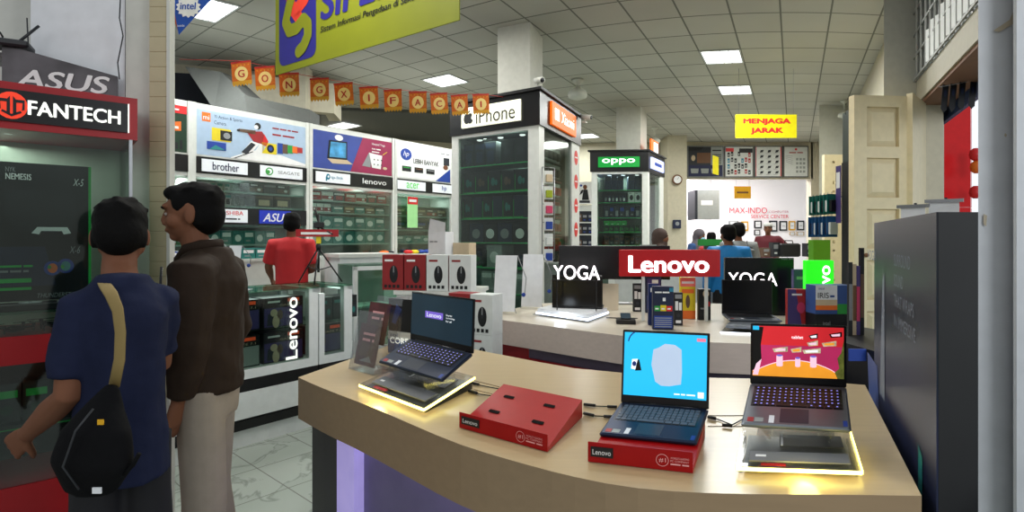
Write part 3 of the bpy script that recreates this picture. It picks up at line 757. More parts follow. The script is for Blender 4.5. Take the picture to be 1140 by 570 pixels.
# goods on the shelves
dk = [('box_black', 0, 'white_print', 'grey_print'), ('box_dark', 4, 'grey_print', 'box_teal')]
tl = [('box_teal', 0, 'white_print', 'grey_print'), ('box_teal', 2, 'white_print', 'teal_print')]
rd = [('box_red', 0, 'white_print', 'grey_print'), ('box_white', 1, 'red_paint', 'white_print'), ('box_dark', 4, 'white_print', 'box_red')]
x = SX
row(fr, .12, 2.16, x(221), x(262), 5, .2, .1, [('box_grey', 0, 'box_teal', 'box_dark')], 'grey carton on the top shelf under the navy lettered sign', 'grey cartons on the top shelf under the navy lettered sign')
row(fr, .1, 1.98, x(221), x(262), 5, .2, .14, [('box_grey', 4, 'teal_print', 'box_dark'), ('box_dark', 4, 'box_teal', 'grey_print')], 'grey and teal carton on the second shelf under the navy lettered sign', 'cartons on the second shelf under the navy lettered sign')
row(fr, .08, 2.16, x(281), x(326), 3, .25, .12, [('box_black', 1, 'box_brown', 'white_print'), ('box_black', 4, 'grey_print', 'box_dark')], 'black carton on the top shelf under the green swirl sign', 'black cartons on the top shelf under the green swirl sign')
row(fr, .08, 1.98, x(287), x(328), 2, .25, .155, [('box_black', 4, 'box_brown', 'beige_print')], 'black and beige carton right above the blue sign', 'two black and beige cartons above the blue sign')
row(fr, .08, 1.5, x(222), x(332), 9, .3, .17, tl, 'teal carton on the shelf under the blue lettered sign', 'teal cartons under the blue lettered sign', drop=(7, 8))
row(fr, .0-.3, 1.332, x(222), x(300), 5, .25, .12, tl[:1], 'flat teal carton on the white ledge behind the man in red', 'flat teal cartons on the ledge behind the man in red')
row(fr, .08, 2.12, x(348), x(434), 7, .22, .12, rd, 'small red or dark carton on the top shelf under the white header letters', 'small cartons on the top shelf under the white header letters')
row(fr, .08, 1.95, x(348), x(372), 3, .22, .12, [rd[1]], 'white and red carton on the second shelf under the blue round logo sign', 'white and red cartons on the second shelf')
row(fr, .08, 1.95, x(374), x(432), 5, .22, .09, tl[:1]+[('box_brown', 0, 'beige_print', 'white_print')], 'teal or brown carton on the second shelf under the white header letters', 'mixed cartons on the second shelf under the white header letters')
row(fr, .08, 1.72, x(348), x(432), 7, .25, .17, tl, 'teal carton on the third shelf under the blue round logo sign', 'teal cartons on the third shelf under the blue round logo sign')
row(fr, .08, 1.5, x(348), x(432), 7, .25, .18, tl[1:], 'teal carton on the lowest shelf under the blue round logo sign', 'teal cartons on the lowest shelf under the blue round logo sign')
row(fr, .08, 1.5, x(443), x(500), 6, .25, .12, tl, 'teal carton on the lowest shelf under the green lettered sign', 'teal cartons under the green lettered sign')
row(fr, .08, 1.72, x(443), x(500), 5, .2, .13, [('box_black', 0, 'blue_print', 'white_print'), ('box_navy', 2, 'white_print', 'blue_print')], 'dark blue carton on the third shelf under the green lettered sign', 'dark blue cartons under the green lettered sign')
row(fr, .08, 1.95, x(443), x(500), 5, .2, .12, [('box_brown', 0, 'beige_print', 'white_print'), ('box_dark', 1, 'box_red', 'white_print')], 'brown carton on the second shelf under the green lettered sign', 'brown cartons under the green lettered sign')
row(fr, .08, 2.02, x(184), x(207), 3, .2, .15, [('box_black', 0, 'grey_print', 'white_print'), ('box_white', 1, 'box_black', 'white_print')], 'black and white carton on the narrow shelving end', 'cartons on the narrow shelving end')
row(fr, .08, 1.75, x(184), x(207), 3, .2, .16, [('pink_print', 0, 'white_print', 'grey_print'), ('box_red', 0, 'white_print', 'grey_print')], 'pink or red carton on the narrow shelving end', 'pink cartons on the narrow shelving end')
row(fr, .08, 1.5, x(184), x(207), 3, .2, .14, [('box_green', 0, 'white_print', 'grey_print'), ('orange_print', 1, 'white_print', 'box_red')], 'green or orange carton on the narrow shelving end', 'green cartons on the narrow shelving end')
row(fr, -.3, 1.332, x(178), x(211), 5, .2, .1, [('blue_print', 0, 'white_print', 'grey_print'), ('box_white', 2, 'orange_print', 'grey_print')], 'small blue or white carton on the ledge of the narrow shelving end', 'small cartons on the narrow ledge')
for i, (u, c) in enumerate(((418, 'orange_print'), (424, 'box_black'), (445, 'bright_red'), (452, 'yellow_print'), (459, 'blue_print'), (466, 'blue_print'), (473, 'box_red'))):
    b = MB(); b.lathe([(.03, 0), (.055, .015), (.05, .045), (.02, .06)], c); o = b.build('computer_mouse', loc=inframe(SL, sa, x(u), -.2, 1.332)); o.scale = (1.4, .8, 1)
    tag(o, f"{dict(orange_print='orange', box_black='black', bright_red='bright red', yellow_print='yellow', blue_print='blue', box_red='dark red')[c]} mouse on the white ledge {'under the white header letters' if u < 430 else 'under the green lettered sign'}"+(', right one' if u == 466 else ', left one' if u == 459 else ''), 'mouse')
# reflection of red-green lit banners in the sign cabinet, painted as a glowing panel
b = MB(); b.box(0, .22, 0, .01, 0, .5, 'reflected_green'); b.rect(0, .22, .38, .5, -.002, 'bright_red'); put_text(b, 'SALE', .03, .41, .16, .06, 'white_print', -.004)
o = b.build('hanging_banner_or_reflection', loc=inframe(SL, sa, x(451), -.06, 1.75)); o.rotation_euler = (0, 0, sa); tag(o, 'pale green and red banner reflection, a flat panel before the green sign cabinet', 'banner')

# ================================================================== display towers
def apple(b, x, z, s, y, k, bg):
    b.ell(x-.16*s, z, .26*s, .36*s, y, k); b.ell(x+.14*s, z, .26*s, .36*s, y-.0005, k); b.ell(x+.42*s, z+.04*s, .16*s, .18*s, y-.001, bg)
    b.poly([(x-.02*s, z+.36*s), (x+.02*s, z+.5*s), (x+.16*s, z+.6*s), (x+.14*s, z+.46*s)], y-.0005, k)
def tower(pL, pR, pB, label, levels, side_signs, front_sign, zt=3.17, zh=2.8, post=(.1, .14), sidepost=.16):
    loc, a, w, d, sk = frame(pL, pR, (pL[0]+pB[0]-pR[0], pL[1]+pB[1]-pR[1]))
    t = thing('display_tower', label, 'display cabinet', (loc.x, loc.y, 0), a)
    N = lambda: MB(sk)
    b = N(); b.box(-.02, w+.02, -.02, d+.02, zh, zt, 'header_black'); b.box(-.05, w+.05, -.05, d+.05, zt, zt+.03, 'roof_black'); hd = b.build('header', t)
    # a back panel on the left and rear, white posts, floors
    b = N(); b.box(0, post[0], 0, .06, .5, zh, 'tower_white'); b.build('post', t)
    b = N(); b.box(w-post[1], w, 0, sidepost, .5, zh, 'tower_white'); b.build('post', t)
    b = N(); b.box(w-.1, w, d-sidepost*2, d, .5, zh, 'tower_white'); b.build('post', t)
    b = N(); b.box(0, .03, .06, d, .5, zh, 'tower_white'); b.box(.03, w-.1, d-.03, d, .5, zh, 'tower_dark'); b.box(.03, w*.8, .45, .47, .5, zh-.03, 'tower_dark'); b.build('back_panel', t)
    b = N(); b.box(0, w, 0, d, 0, .5, 'tower_white'); b.build('base', t)
    b = N(); b.box(post[0], w-post[1], .0, .06, zh-.04, zh, 'tower_white'); b.build('top_rail', t)
    b = N(); b.box(post[0], w-post[1], .02, .026, .5, zh-.04, 'clear_glass'); b.build('glass_door', t)
    b = N(); b.box(w-.03, w-.024, sidepost, d-sidepost*2, .5, zh, 'clear_glass'); b.build('side_glass', t)
    for z in levels:
        b = N(); b.box(.05, w*.86, .066, .44, z-.012, z, 'shelf_tint'); b.box(.05, w*.86, .06, .066, z-.012, z, 'shelf_green'); b.build('shelf', t)
    for k in range(3):
        b = N(); b.lathe([(.03, 0), (.04, .01)], 'lit_white', (w*(.25+.25*k), .2, zh-.05)); b.build('downlight', t)
    area(inframe((loc.x, loc.y), a, w*.5, .22, zh-.07), .5, 16, (.85, 1, .95), sy=.2)
    front_sign(hd, w, d, sk); side_signs(hd, t, w, d, sk)
    return (Vector((loc.x, loc.y)), a), w, d, sk
T1L, T1R, T1B = px(503, 6.7), px(600, 6.0), px(645, 7.36)
def T1front(hd, w, d, sk):
    x0 = uon(T1L, T1R, 516); x1 = uon(T1L, T1R, 581); b = MB(sk)
    b.box(x0, x1, -.05, -.021, 2.87, 3.1, 'lit_cream'); ww = x1-x0
    put_text(b, 'iPhone', x0+.26*ww, 2.895, .66*ww, .165, 'box_black', -.053, bold=.01); apple(b, x0+.13*ww, 2.97, .17, -.053, 'box_black', 'lit_cream'); b.build('lit_sign', hd)
def sideT(w): return Matrix.Translation((w, 0, 0)) @ Matrix.Rotation(pi/2, 4, 'Z')
def T1side(hd, t, w, d, sk):
    b = MB(sk); b.T = sideT(w); s0, s1 = .2*d, .8*d
    b.box(s0, s1, -.05, -.021, 2.86, 3.12, 'lit_orange'); ww = s1-s0
    b.rect(s0+.1*ww, s0+.27*ww, 2.93, 3.06, -.053, 'lit_white'); put_text(b, 'Xiaomi', s0+.36*ww, 2.93, .54*ww, .13, 'lit_white', -.053); b.build('lit_sign', hd)
    for k in range(6):
        b = MB(sk); b.T = sideT(w); b.ell(d-.15, 2.62-k*.31, .075, .095, -.003, 'red_sticker'); put_text(b, 'promo', d-.2, 2.61-k*.31, .1, .025, 'white_print', -.005); b.build('round_sticker', t)
f1, w1, d1, sk1 = tower(T1L, T1R, T1B, 'large white display tower with black header and lit phone sign, nearer of two', (.95, 1.24, 1.53, 1.81, 2.11, 2.43), T1side, T1front)
def inset(f, x, y, z, sk): return inframe(f[0], f[1], x+sk*y, y, z)
def trow(f, sk, z, x0, x1, n, d, h, specs, label, group, y=.08, drop=()):
    w = (x1-x0)/n-.01
    for i in range(n):
        if i in drop: continue
        s = specs[i % len(specs)]
        carton(inset(f, x0+(i+.5)*(x1-x0)/n, y, z+.002, sk), f[1], w, d, h, s[0], s[1], s[2], s[3], label, group)
gb = [('box_black', 3, 'neon_green', 'box_teal'), ('box_navy', 3, 'neon_green', 'box_navy')]
trow(f1, sk1, 2.43, .13, .62, 3, .25, .27, [('box_black', 4, 'box_navy', 'box_navy')], 'black carton at the top left of the lit phone tower', 'black cartons top left of the lit phone tower')
trow(f1, sk1, 2.43, .68, 1.05, 2, .25, .27, [('box_black', 3, 'dark_green', 'box_dark')], 'black carton at the top right of the lit phone tower', 'black cartons top right of the lit phone tower')
trow(f1, sk1, 2.11, .12, 1.06, 5, .25, .24, [gb[0], ('box_black', 3, 'neon_green', 'box_brown')], 'green edged black carton on the second shelf of the phone tower', 'green edged cartons on the second shelf of the phone tower')
trow(f1, sk1, 1.81, .12, 1.0, 6, .25, .25, gb, 'green edged navy carton on the third shelf of the phone tower', 'green edged cartons on the third shelf of the phone tower')
trow(f1, sk1, 1.53, .22, 1.05, 4, .25, .22, [('box_navy', 2, 'grey_print', 'box_dark'), ('box_black', 2, 'white_print', 'box_dark')], 'navy carton with a pale ring on the fourth shelf of the phone tower', 'navy cartons on the fourth shelf of the phone tower')
trow(f1, sk1, 1.24, .12, .42, 2, .25, .2, [('box_black', 3, 'neon_green', 'box_green')], 'black and green carton low in the phone tower', 'black and green cartons low in the phone tower')
trow(f1, sk1, 1.24, .48, .7, 1, .25, .26, [('box_grey', 2, 'box_white', 'grey_print')], 'tall grey carton low in the phone tower', None)
trow(f1, sk1, 1.24, .75, 1.05, 2, .25, .15, gb, 'low green edged carton beside the tall grey one', 'low green edged cartons in the phone tower')
trow(f1, sk1, .95, .4, 1.05, 4, .25, .24, [('box_grey', 4, 'box_white', 'grey_print')], 'grey white carton on the bottom shelf of the phone tower', 'grey white cartons on the bottom shelf of the phone tower')
# hanging accessories on the tower side
for r_, (z, c, body) in enumerate(((2.5, 'box_dark', 'box_white'), (2.3, 'box_dark', 'box_grey'), (2.08, 'bright_red', 'box_white'), (1.86, 'box_white', 'box_red'), (1.64, 'box_red', 'box_white'), (1.42, 'bright_red', 'box_red'))):
    for k in range(4):
        p = inset(f1, w1-.1, .42+k*.15, z, sk1)
        blister(p, f1[1]+pi/2, .1, .16, body, c, f'{"dark" if r_ < 2 else "red and white"} accessory pack in the phone tower side, row {("one", "two", "three", "four", "five", "six")[r_]} from top', f'accessory packs in the side of the phone tower, row {("one", "two", "three", "four", "five", "six")[r_]}')
    b = MB(); b.tube([inset(f1, w1-.1, .3, z+.19, sk1), inset(f1, w1-.1, 1.0, z+.19, sk1)], .006, 'red_paint' if r_ > 1 else 'steel', 6); tag(b.build('hanging_rail'), f'thin rail above accessory pack row {("one", "two", "three", "four", "five", "six")[r_]} in the phone tower side', 'rail')
# rack hooked on the front corner with small cards
b = MB(); pts = [inset(f1, w1+.02, .05, 2.35, sk1), inset(f1, w1+.02, .05, 1.35, sk1)]
for k in range(2): b.tube([p+Vector((.14*k, .1*k, 0)) for p in pts], .006, 'steel', 6)
for k in range(6): b.tube([inset(f1, w1+.02, .05, 2.35-.2*k, sk1), inset(f1, w1+.02, .05, 2.35-.2*k, sk1)+Vector((.14, .1, 0))], .004, 'steel', 6)
tag(b.build('wire_rack'), 'narrow wire rack on the corner of the phone tower', 'rack')
for k, c in enumerate(('beige_print', 'lime_print', 'pink_print', 'blue_print', 'box_white', 'blue_print')):
    p = inset(f1, w1+.02, .05, 2.17-.17*k, sk1)+Vector((.07, .0, 0))
    blister(p, .3, .1, .14, 'box_white', c, f'small {dict(beige_print="beige", lime_print="lime green", pink_print="pink", blue_print="blue", box_white="white")[c]} card hanging on the wire rack'+('' if k not in (3, 5) else ', upper of two blue' if k == 3 else ', lower of two blue'), None, 'hanging_card', 'accessory')
T2L, T2R, T2B = px(658.5, 10.3), px(721, 10.2), px(738.7, 11.2)
def T2front(hd, w, d, sk):
    x0 = uon(T2L, T2R, 667); x1 = uon(T2L, T2R, 712.5); b = MB(sk); b.box(x0, x1, -.05, -.021, 2.88, 3.07, 'lit_oppo')
    put_text(b, 'oppo', x0+.1*(x1-x0), 2.925, .8*(x1-x0), .11, 'lit_white', -.053, bold=.02); b.build('lit_sign', hd)
def T2side(hd, t, w, d, sk):
    b = MB(sk); b.T = sideT(w); b.box(.1*d, .85*d, -.05, -.021, 2.87, 3.08, 'lit_lilac'); put_text(b, 'VIVO', .25*d, 2.93, .45*d, .09, 'blue_print', -.053); b.build('lit_sign', hd)
f2, w2, d2, sk2 = tower(T2L, T2R, T2B, 'white display tower with black header and green lit sign, further of two', (1.2, 1.45, 1.69, 1.96, 2.24, 2.47), T2side, T2front, post=(.1, .1), sidepost=.12)
trow(f2, sk2, 2.47, .22, .56, 3, .25, .25, [('box_navy', 4, 'box_dark', 'box_navy')], 'navy carton at the top left of the green sign tower', 'navy cartons top left of the green sign tower')
trow(f2, sk2, 2.47, .64, .88, 2, .25, .25, [('box_navy', 4, 'box_dark', 'box_navy')], 'navy carton at the top right of the green sign tower', 'navy cartons top right of the green sign tower')
trow(f2, sk2, 2.24, .2, .6, 6, .2, .12, [('box_dark', 2, 'grey_print', 'box_navy'), ('box_navy', 2, 'white_print', 'box_dark')], 'small dark carton on the second shelf of the green sign tower', 'small dark cartons in the green sign tower')
trow(f2, sk2, 2.24, .64, .88, 2, .2, .19, [('box_white', 2, 'box_black', 'grey_print')], 'white carton with dark print in the green sign tower', 'white cartons in the green sign tower')
trow(f2, sk2, 1.96, .2, .86, 7, .2, .21, [('box_navy', 4, 'box_dark', 'grey_print'), ('box_dark', 0, 'blue_print', 'grey_print')], 'slim navy carton on the third shelf of the green sign tower', 'slim navy cartons in the green sign tower')
trow(f2, sk2, 1.69, .2, .86, 7, .2, .12, [('box_black', 3, 'neon_green', 'box_green')], 'dark green carton on the fourth shelf of the green sign tower', 'dark green cartons in the green sign tower')
trow(f2, sk2, 1.815, .2, .62, 4, .18, .08, [('neon_green', 0, 'box_green', 'white_print')], 'flat bright green carton stacked in the green sign tower', 'flat bright green cartons in the green sign tower')
trow(f2, sk2, 1.45, .2, .86, 7, .2, .16, [('box_brown', 0, 'box_dark', 'grey_print'), ('box_dark', 0, 'box_brown', 'grey_print')], 'small brown carton on the fifth shelf of the green sign tower', 'small brown cartons in the green sign tower')
# small cameras / spot lamps on the tower roofs
def bracket(p, rz, label):
    t = thing('security_camera', label, 'camera', p, rz)
    b = MB(); b.box(-.03, .03, -.03, .03, 0, .015, 'white_paint'); b.tube([(0, 0, .01), (0, -.03, .07)], .01, 'white_paint', 8); b.build('bracket', t)
    b = MB(); b.tube([(0, .03, .085), (0, -.1, .06)], [.035, .035], 'white_paint', 14); b.build('camera_body', t)
    b = MB(); b.tube([(0, -.1, .06), (0, -.105, .059)], .026, 'box_black', 14); b.build('lens', t)
bracket(inset(f1, w1-.02, .0, 3.2, sk1), .5, 'small white camera on the front corner of the phone tower roof')
bracket(inset(f1, w1+.04, d1-.08, 3.2, sk1)+Vector((.05, 0, -.12)), 1.0, 'small white camera at the rear corner of the phone tower')

# ================================================================== glass counters on the left
CA, CB = Vector((-2.14, 4.06)), Vector((-1.68, 4.64)); ca = atan2(CB.y-CA.y, CB.x-CA.x)
CX = lambda u: uon(CA, CB, u)
def glass_counter(x0, x1, label, y0=0, h=1.17, posts=(1, 1), dep=.55, mids=()):
    w = x1-x0; t = thing('glass_counter', label, 'glass counter', inframe(CA, ca, x0, y0, 0), ca)
    b = MB(); b.box(0, w, .02, dep, 0, .13, 'counter_white'); b.build('plinth', t)
    b = MB(); b.box(0, w, 0, dep, .13, .2, 'counter_black'); b.box(0, w, 0, dep, .42, .51, 'counter_black'); b.box(0, w, .01, dep, .2, .42, 'counter_black'); b.build('cabinet_body', t)
    n = max(1, round(w/.85))
    for i in range(n): b = MB(); b.box(i*w/n+.03, (i+1)*w/n-.03, -.006, .009, .215, .415, 'counter_white'); b.build('drawer', t)
    b = MB(); b.box(0, w, 0, dep, .51, .58, 'counter_white')
    b.box(0, .05, 0, .05, .58, h-.06, 'counter_white'); b.box(w-.08, w, 0, .06, .58, h-.01, 'counter_white')
    b.box(0, .05, dep-.05, dep, .58, h-.01, 'counter_white'); b.box(w-.05, w, dep-.05, dep, .58, h-.01, 'counter_white'); b.box(0, w, dep-.05, dep, h-.06, h-.01, 'counter_white'); b.box(w-.05, w, 0, dep, h-.045, h-.01, 'counter_white'); b.build('frame', t)
    b = MB(); b.box(0, w, -.01, dep, h-.01, h, 'green_glass'); b.build('top_glass', t)
    b = MB(); b.box(.05, w-.08, .01, .016, .58, h-.012, 'clear_glass'); b.build('front_glass', t)
    b = MB(); b.box(.05, w-.08, .05, dep-.06, .85, .858, 'green_glass'); b.build('glass_shelf', t)
    b = MB(); b.box(.05, w-.05, dep-.02, dep-.01, .58, h-.06, 'shelf_back'); b.build('back_panel', t)
    area(inframe(CA, ca, x0+w/2, y0+.2, h-.03), w*.85, 2.5*w, (.95, 1, 1), sy=.2).rotation_euler = (0, 0, ca)  # light added under the top glass to brighten the cartons
    return t
xA0, xA1, xB0, xB1 = CX(205)-.75, CX(354), CX(355.5), CX(392)
tA = glass_counter(xA0, xA1, 'long glass counter with vertical white lettering and purple game cartons inside')
tB = glass_counter(xB0, xB1, 'short glass counter next to the end of the wooden desk with a tripod on top')
x0, x1 = CX(318)-xA0, CX(331)-xA0
b = MB(); b.T = Matrix.Translation((x1, 0, .6)) @ Matrix.Rotation(-pi/2, 4, 'Y'); put_text(b, 'Lenovo', 0, 0, .5, x1-x0, 'lit_soft', -.004, bold=.03); b.build('lettering', tA)
def game_box(loc, rz, label, group, grey=False):
    k = 'gb%d' % grey
    if k not in _PB:
        b = MB(); w, d, h = .34, .2, .24; b.box(-w/2, w/2, 0, d, 0, h, 'box_black'); c = 'box_purple' if not grey else 'box_grey'
        b.rect(-w*.48, w*.48, .01, h*.66, -.0015, c); b.rect(w*.1, w*.4, h*.84, h*.95, -.0015, 'orange_red')
        put_text(b, 'SADES', -w*.4, h*.82, w*.3, h*.09, 'white_print'); put_text(b, 'GAZE 7.1', -w*.1, h*.71, w*.5, h*.07, 'beige_print')
        b.poly([(-w*.42, .02), (-.02, .02), (-.04, h*.35), (-w*.2, h*.6), (-w*.4, h*.45)], -.003, 'box_dark'); b.ell(-w*.25, h*.5, .03, .03, -.0045, 'beige_print'); b.ell(-w*.1, h*.42, .025, .04, -.0045, 'box_brown'); b.ell(-w*.2, h*.2, .03, .05, -.0045, 'beige_print')
        _PB[k] = b.mesh('game_carton')
    o = bpy.data.objects.new('game_carton', _PB[k]); COL.objects.link(o); o.location = loc; o.rotation_euler = (0, 0, rz); return tag(o, label, 'box', group)
xr = CX(321)-.0
for i in range(4):
    for j, z in enumerate((.582, .86)):
        if i == 0: lb, g = f'purple game carton behind the white vertical lettering, {("lower", "upper")[j]} one', None
        elif i == 1: lb, g = f'{"grey" if j == 0 else "purple"} game carton left of the white vertical lettering, {("lower", "upper")[j]} one', None
        else: lb, g = f'game carton further left in the long glass counter, {("lower", "upper")[j]} row', f'game cartons further left, {("lower", "upper")[j]} row'
        game_box(inframe(CA, ca, xr-i*.37, .07, z), ca, lb, g, grey=(i == 1 and j == 0))
xm = (xB0+xB1)/2
game_box(inframe(CA, ca, xm-.03, .1, .582), ca, 'purple game carton alone at the bottom of the short glass counter', None)
for k in range(3): carton(inframe(CA, ca, xB0+.13+.13*k, .1, .86), ca, .12, .2, .2, 'box_black', 1, 'box_dark', 'box_teal', 'small dark carton on the shelf of the short glass counter', 'small dark cartons in the short glass counter')
for k in range(5): carton(inframe(CA, ca, xA1-.3-.3*k, .33, .86), ca, .2, .15, .08, 'box_dark', 0, 'box_teal', 'grey_print', 'flat dark carton at the back of the long glass counter', 'flat dark cartons at the back of the long glass counter')
# second line of counters where the man in red works
tC = glass_counter(CX(235)-.2, CX(345)-.1, 'glass counter behind, at which the man in the red shirt works', y0=1.35, h=1.2)
for k in range(6): carton(inframe(CA, ca, CX(240)+.25*k, 1.35+.08, .86), ca, .22, .25, .1, 'box_teal', 0, 'white_print', 'grey_print', 'teal carton inside the rear glass counter', 'teal cartons inside the rear glass counter')
# white counter block right of it
b0 = MB(); wl, wr_ = at(378, 280, 6.2), at(440, 280, 6.6)
fl_, fa, fw, _, _ = frame((wl.x, wl.y), (wr_.x, wr_.y))
t = thing('service_counter', 'plain white service counter in front of the teal cartons', 'counter', (fl_.x, fl_.y, 0), fa)
b = MB(); b.box(0, fw, 0, .5, .08, 1.36, 'counter_white'); b.build('cabinet_body', t); b = MB(); b.box(-.02, fw+.02, -.03, .5, 1.36, 1.4, 'white_laminate'); b.build('worktop', t)
b = MB(); b.box(.03, fw-.03, .02, .48, 0, .08, 'counter_black'); b.build('plinth', t)
wl, wr_ = at(394, 300, 5.45), at(446, 300, 5.75); fl_, fa, fw, _, _ = frame((wl.x, wl.y), (wr_.x, wr_.y))
t = thing('display_case', 'white display case with frosted glass front beside the tripod', 'display case', (fl_.x, fl_.y, 0), fa)
b = MB(); b.box(0, fw, .0, .45, 0, .5, 'counter_white'); b.build('base', t)
b = MB()
for xx in (0, fw-.04): b.box(xx, xx+.04, 0, .04, .5, 1.3, 'counter_white')
b.box(0, fw, 0, .04, 1.26, 1.3, 'counter_white'); b.box(0, fw, .41, .45, .5, 1.3, 'shelf_back'); b.build('frame', t)
b = MB(); b.box(.04, fw-.04, .01, .018, .5, 1.26, 'green_glass'); b.build('front_glass', t); b = MB(); b.box(0, fw, 0, .45, 1.3, 1.312, 'green_glass'); b.build('top_glass', t)
b = MB(); b.box(.05, fw-.05, .03, .4, .88, .9, 'counter_white'); b.build('shelf', t)

# two pale banner stands on the rear counter
def mini_banner(p, rz, w, h, label, lean=.16):
    t = thing('tabletop_banner', label, 'banner stand', p, rz)
    b = MB(); b.add([(-w/2, -lean*.5, .02), (w/2, -lean*.5, .02), (w/2, .0, h), (-w/2, .0, h), (-w/2, -lean*.5+.006, .02), (w/2, -lean*.5+.006, .02), (w/2, .006, h), (-w/2, .006, h)], [(0, 1, 2, 3), (7, 6, 5, 4), (0, 4, 5, 1), (3, 2, 6, 7)], 'card_white'); b.build('banner', t)
    b = MB(); b.tube([(-w/2, .01, h), (0, .05, h*.45), (w/2+.01, -lean*.4, .005)], .004, 'steel', 6); b.tube([(w/2, .01, h), (0, .05, h*.45), (-w/2-.01, -lean*.4, .005)], .004, 'steel', 6); b.tube([(0, .05, h*.45), (0, .13, .004)], .005, 'steel', 6)
    b.tube([(w/2, .01, h), (w/2+.07, .06, h*.6), (w/2+.05, .08, h*.3)], .004, 'steel', 6); b.build('stand', t)
    b = MB(); b.sphere((w/2+.04, .08, h*.3), .02, 'blue_print', 10, 6); b.build('hub', t)
    return t
pB_ = at(323, 292, 5.75); pB_.z = 1.202; mini_banner(inframe(CA, ca, CX(318)+.15, 1.62, 1.202), .1, .12, .37, 'pale banner stand behind the red shirted man, left of two')
mini_banner(inframe(CA, ca, CX(339)+.2, 1.62, 1.202), .1, .12, .3, 'pale banner stand behind the red shirted man, right of two')
# tripod on the short counter
tp = inframe(CA, ca, xm+.0, .27, 1.172)
t = thing('tripod_stand', 'black tripod on the short glass counter holding a small red sign', 'tripod', tp, .4)
for k in range(3):
    a = 2*pi*k/3+.3
    b = MB(); b.tube([(0, 0, .32), (.22*cos(a), .22*sin(a), .006)], .007, 'black_plastic', 8); b.tube([(0, 0, .12), (.12*cos(a), .12*sin(a), .15)], .005, 'black_plastic', 6); b.build('leg', t)
b = MB(); b.tube([(0, 0, .1), (0, 0, .62)], .011, 'black_plastic', 10); b.lathe([(.02, .3), (.024, .34), (.012, .36)], 'black_plastic'); b.build('pole', t)
b = MB(); b.box(-.02, .02, -.02, .02, .36, .42, 'yellow_print'); b.build('collar', t)
b = MB(); b.box(-.19, .17, -.03, -.01, .42, .485, 'red_paint'); put_text(b, 'PROMO', -.15, .435, .26, .03, 'white_print', -.033); b.build('sign_board', t)
b = MB(); b.box(-.04, .05, -.03, .03, .5, .55, 'black_plastic', bev=.005); b.tube([(0, 0, .56), (-.03, 0, .66)], .01, 'black_plastic', 8); b.tube([(.02, 0, .5), (.12, -.05, .44)], .006, 'black_plastic', 8); b.build('tripod_head', t)
b = MB(); b.add([(-.17, -.1, 0), (.15, -.12, 0), (.17, .1, 0), (-.12, .08, 0), (-.17, -.1, .002), (.15, -.12, .002), (.17, .1, .002), (-.12, .08, .002)], [(3, 2, 1, 0), (4, 5, 6, 7), (0, 1, 5, 4), (1, 2, 6, 5), (2, 3, 7, 6), (3, 0, 4, 7)], 'card_white')
o = b.build('paper_sheet', loc=inframe(CA, ca, xA1-.65, .25, 1.173)); tag(o, 'loose white paper sheet lying on the long glass counter', 'paper')
b = MB(); b.box(-.08, .08, -.05, .05, 0, .02, 'box_red', bev=.004); b.ell(0, .01, .001, .001, -.051, 'white_print'); o = b.build('receipt_pad', loc=inframe(CA, ca, CX(338)-.12, 1.47, 1.202)); tag(o, 'small red pad on the counter beside the tripod', 'notepad')

# ================================================================== red showcase on the far left
KR = Vector((-1.614, 2.40)); kd = Vector((.336, .28)).normalized(); KL = KR-kd*.78; ka = atan2(kd.y, kd.x); KW = .78
KX = lambda u: uon(KL, KR, u)
case = t = thing('showcase', 'red framed glass showcase with a white lettered black header', 'showcase', (KL.x, KL.y, 0), ka)
b = MB(); b.box(0, KW, 0, .45, 2.0, 2.18, 'red_paint'); hd = b.build('header', t)
a1 = KX(142); b = MB(); b.box(.0, a1, -.012, -.001, 2.028, 2.15, 'header_black'); 
ex = KX(13); b.ell(ex, 2.088, .047, .052, -.014, 'lit_red')
for s_ in (-1, 1):
    b.poly([(ex+s_*.004, 2.05), (ex+s_*.014, 2.06), (ex+s_*.014, 2.11), (ex+s_*.004, 2.125)], -.016, 'box_black')
    b.poly([(ex+s_*.014, 2.1), (ex+s_*.032, 2.1), (ex+s_*.03, 2.07), (ex+s_*.038, 2.075), (ex+s_*.038, 2.112), (ex+s_*.014, 2.112)], -.016, 'box_black')
    b.poly([(ex+s_*.0, 2.045), (ex+s_*.03, 2.062), (ex+s_*.026, 2.07), (ex+s_*.0, 2.055)], -.016, 'box_black')
FX0, FX1 = KX(31), KX(134); put_text(b, 'FANTECH', FX0, 2.058, FX1-FX0, .058, 'lit_soft', -.014, bold=.035); b.build('sign_panel', hd)
b = MB(); b.box(a1, a1+.005, -.014, -.001, 2.028, 2.15, 'lit_soft'); b.build('sign_edge', hd)
b = MB(); b.box(.01, KW-.02, .4, .42, 1.2, 2.0, 'case_light'); b.build('back_panel', t)
b = MB(); b.box(.0, KW-.0, 0, .45, .0, .62, 'red_paint'); b.build('base', t)
b = MB(); b.box(0, KW-.02, 0, .45, 1.09, 1.2, 'red_paint'); b.build('middle_shelf', t)
b = MB(); b.box(.01, KW-.03, .38, .44, .62, 1.09, 'box_black'); b.box(0, .02, .0, .44, .62, 1.09, 'box_black'); b.build('lower_back', t)
for xx in (0, KW-.03):
    b = MB(); b.box(xx, xx+.012, 0, .02, 1.2, 2.0, 'steel'); b.build('corner_post', t)
b = MB(); b.box(.012, KW-.03, .004, .009, 1.2, 2.0, 'clear_glass'); b.box(KW-.03, KW-.025, .01, .44, 1.2, 2.0, 'clear_glass'); b.build('upper_glass', t)
b = MB(); b.box(.012, KW-.03, .004, .009, .62, 1.09, 'clear_glass'); b.build('lower_glass', t)
b = MB(); b.box(.012, KW-.04, .012, .38, 1.283, 1.292, 'green_glass'); b.build('glass_shelf', t)
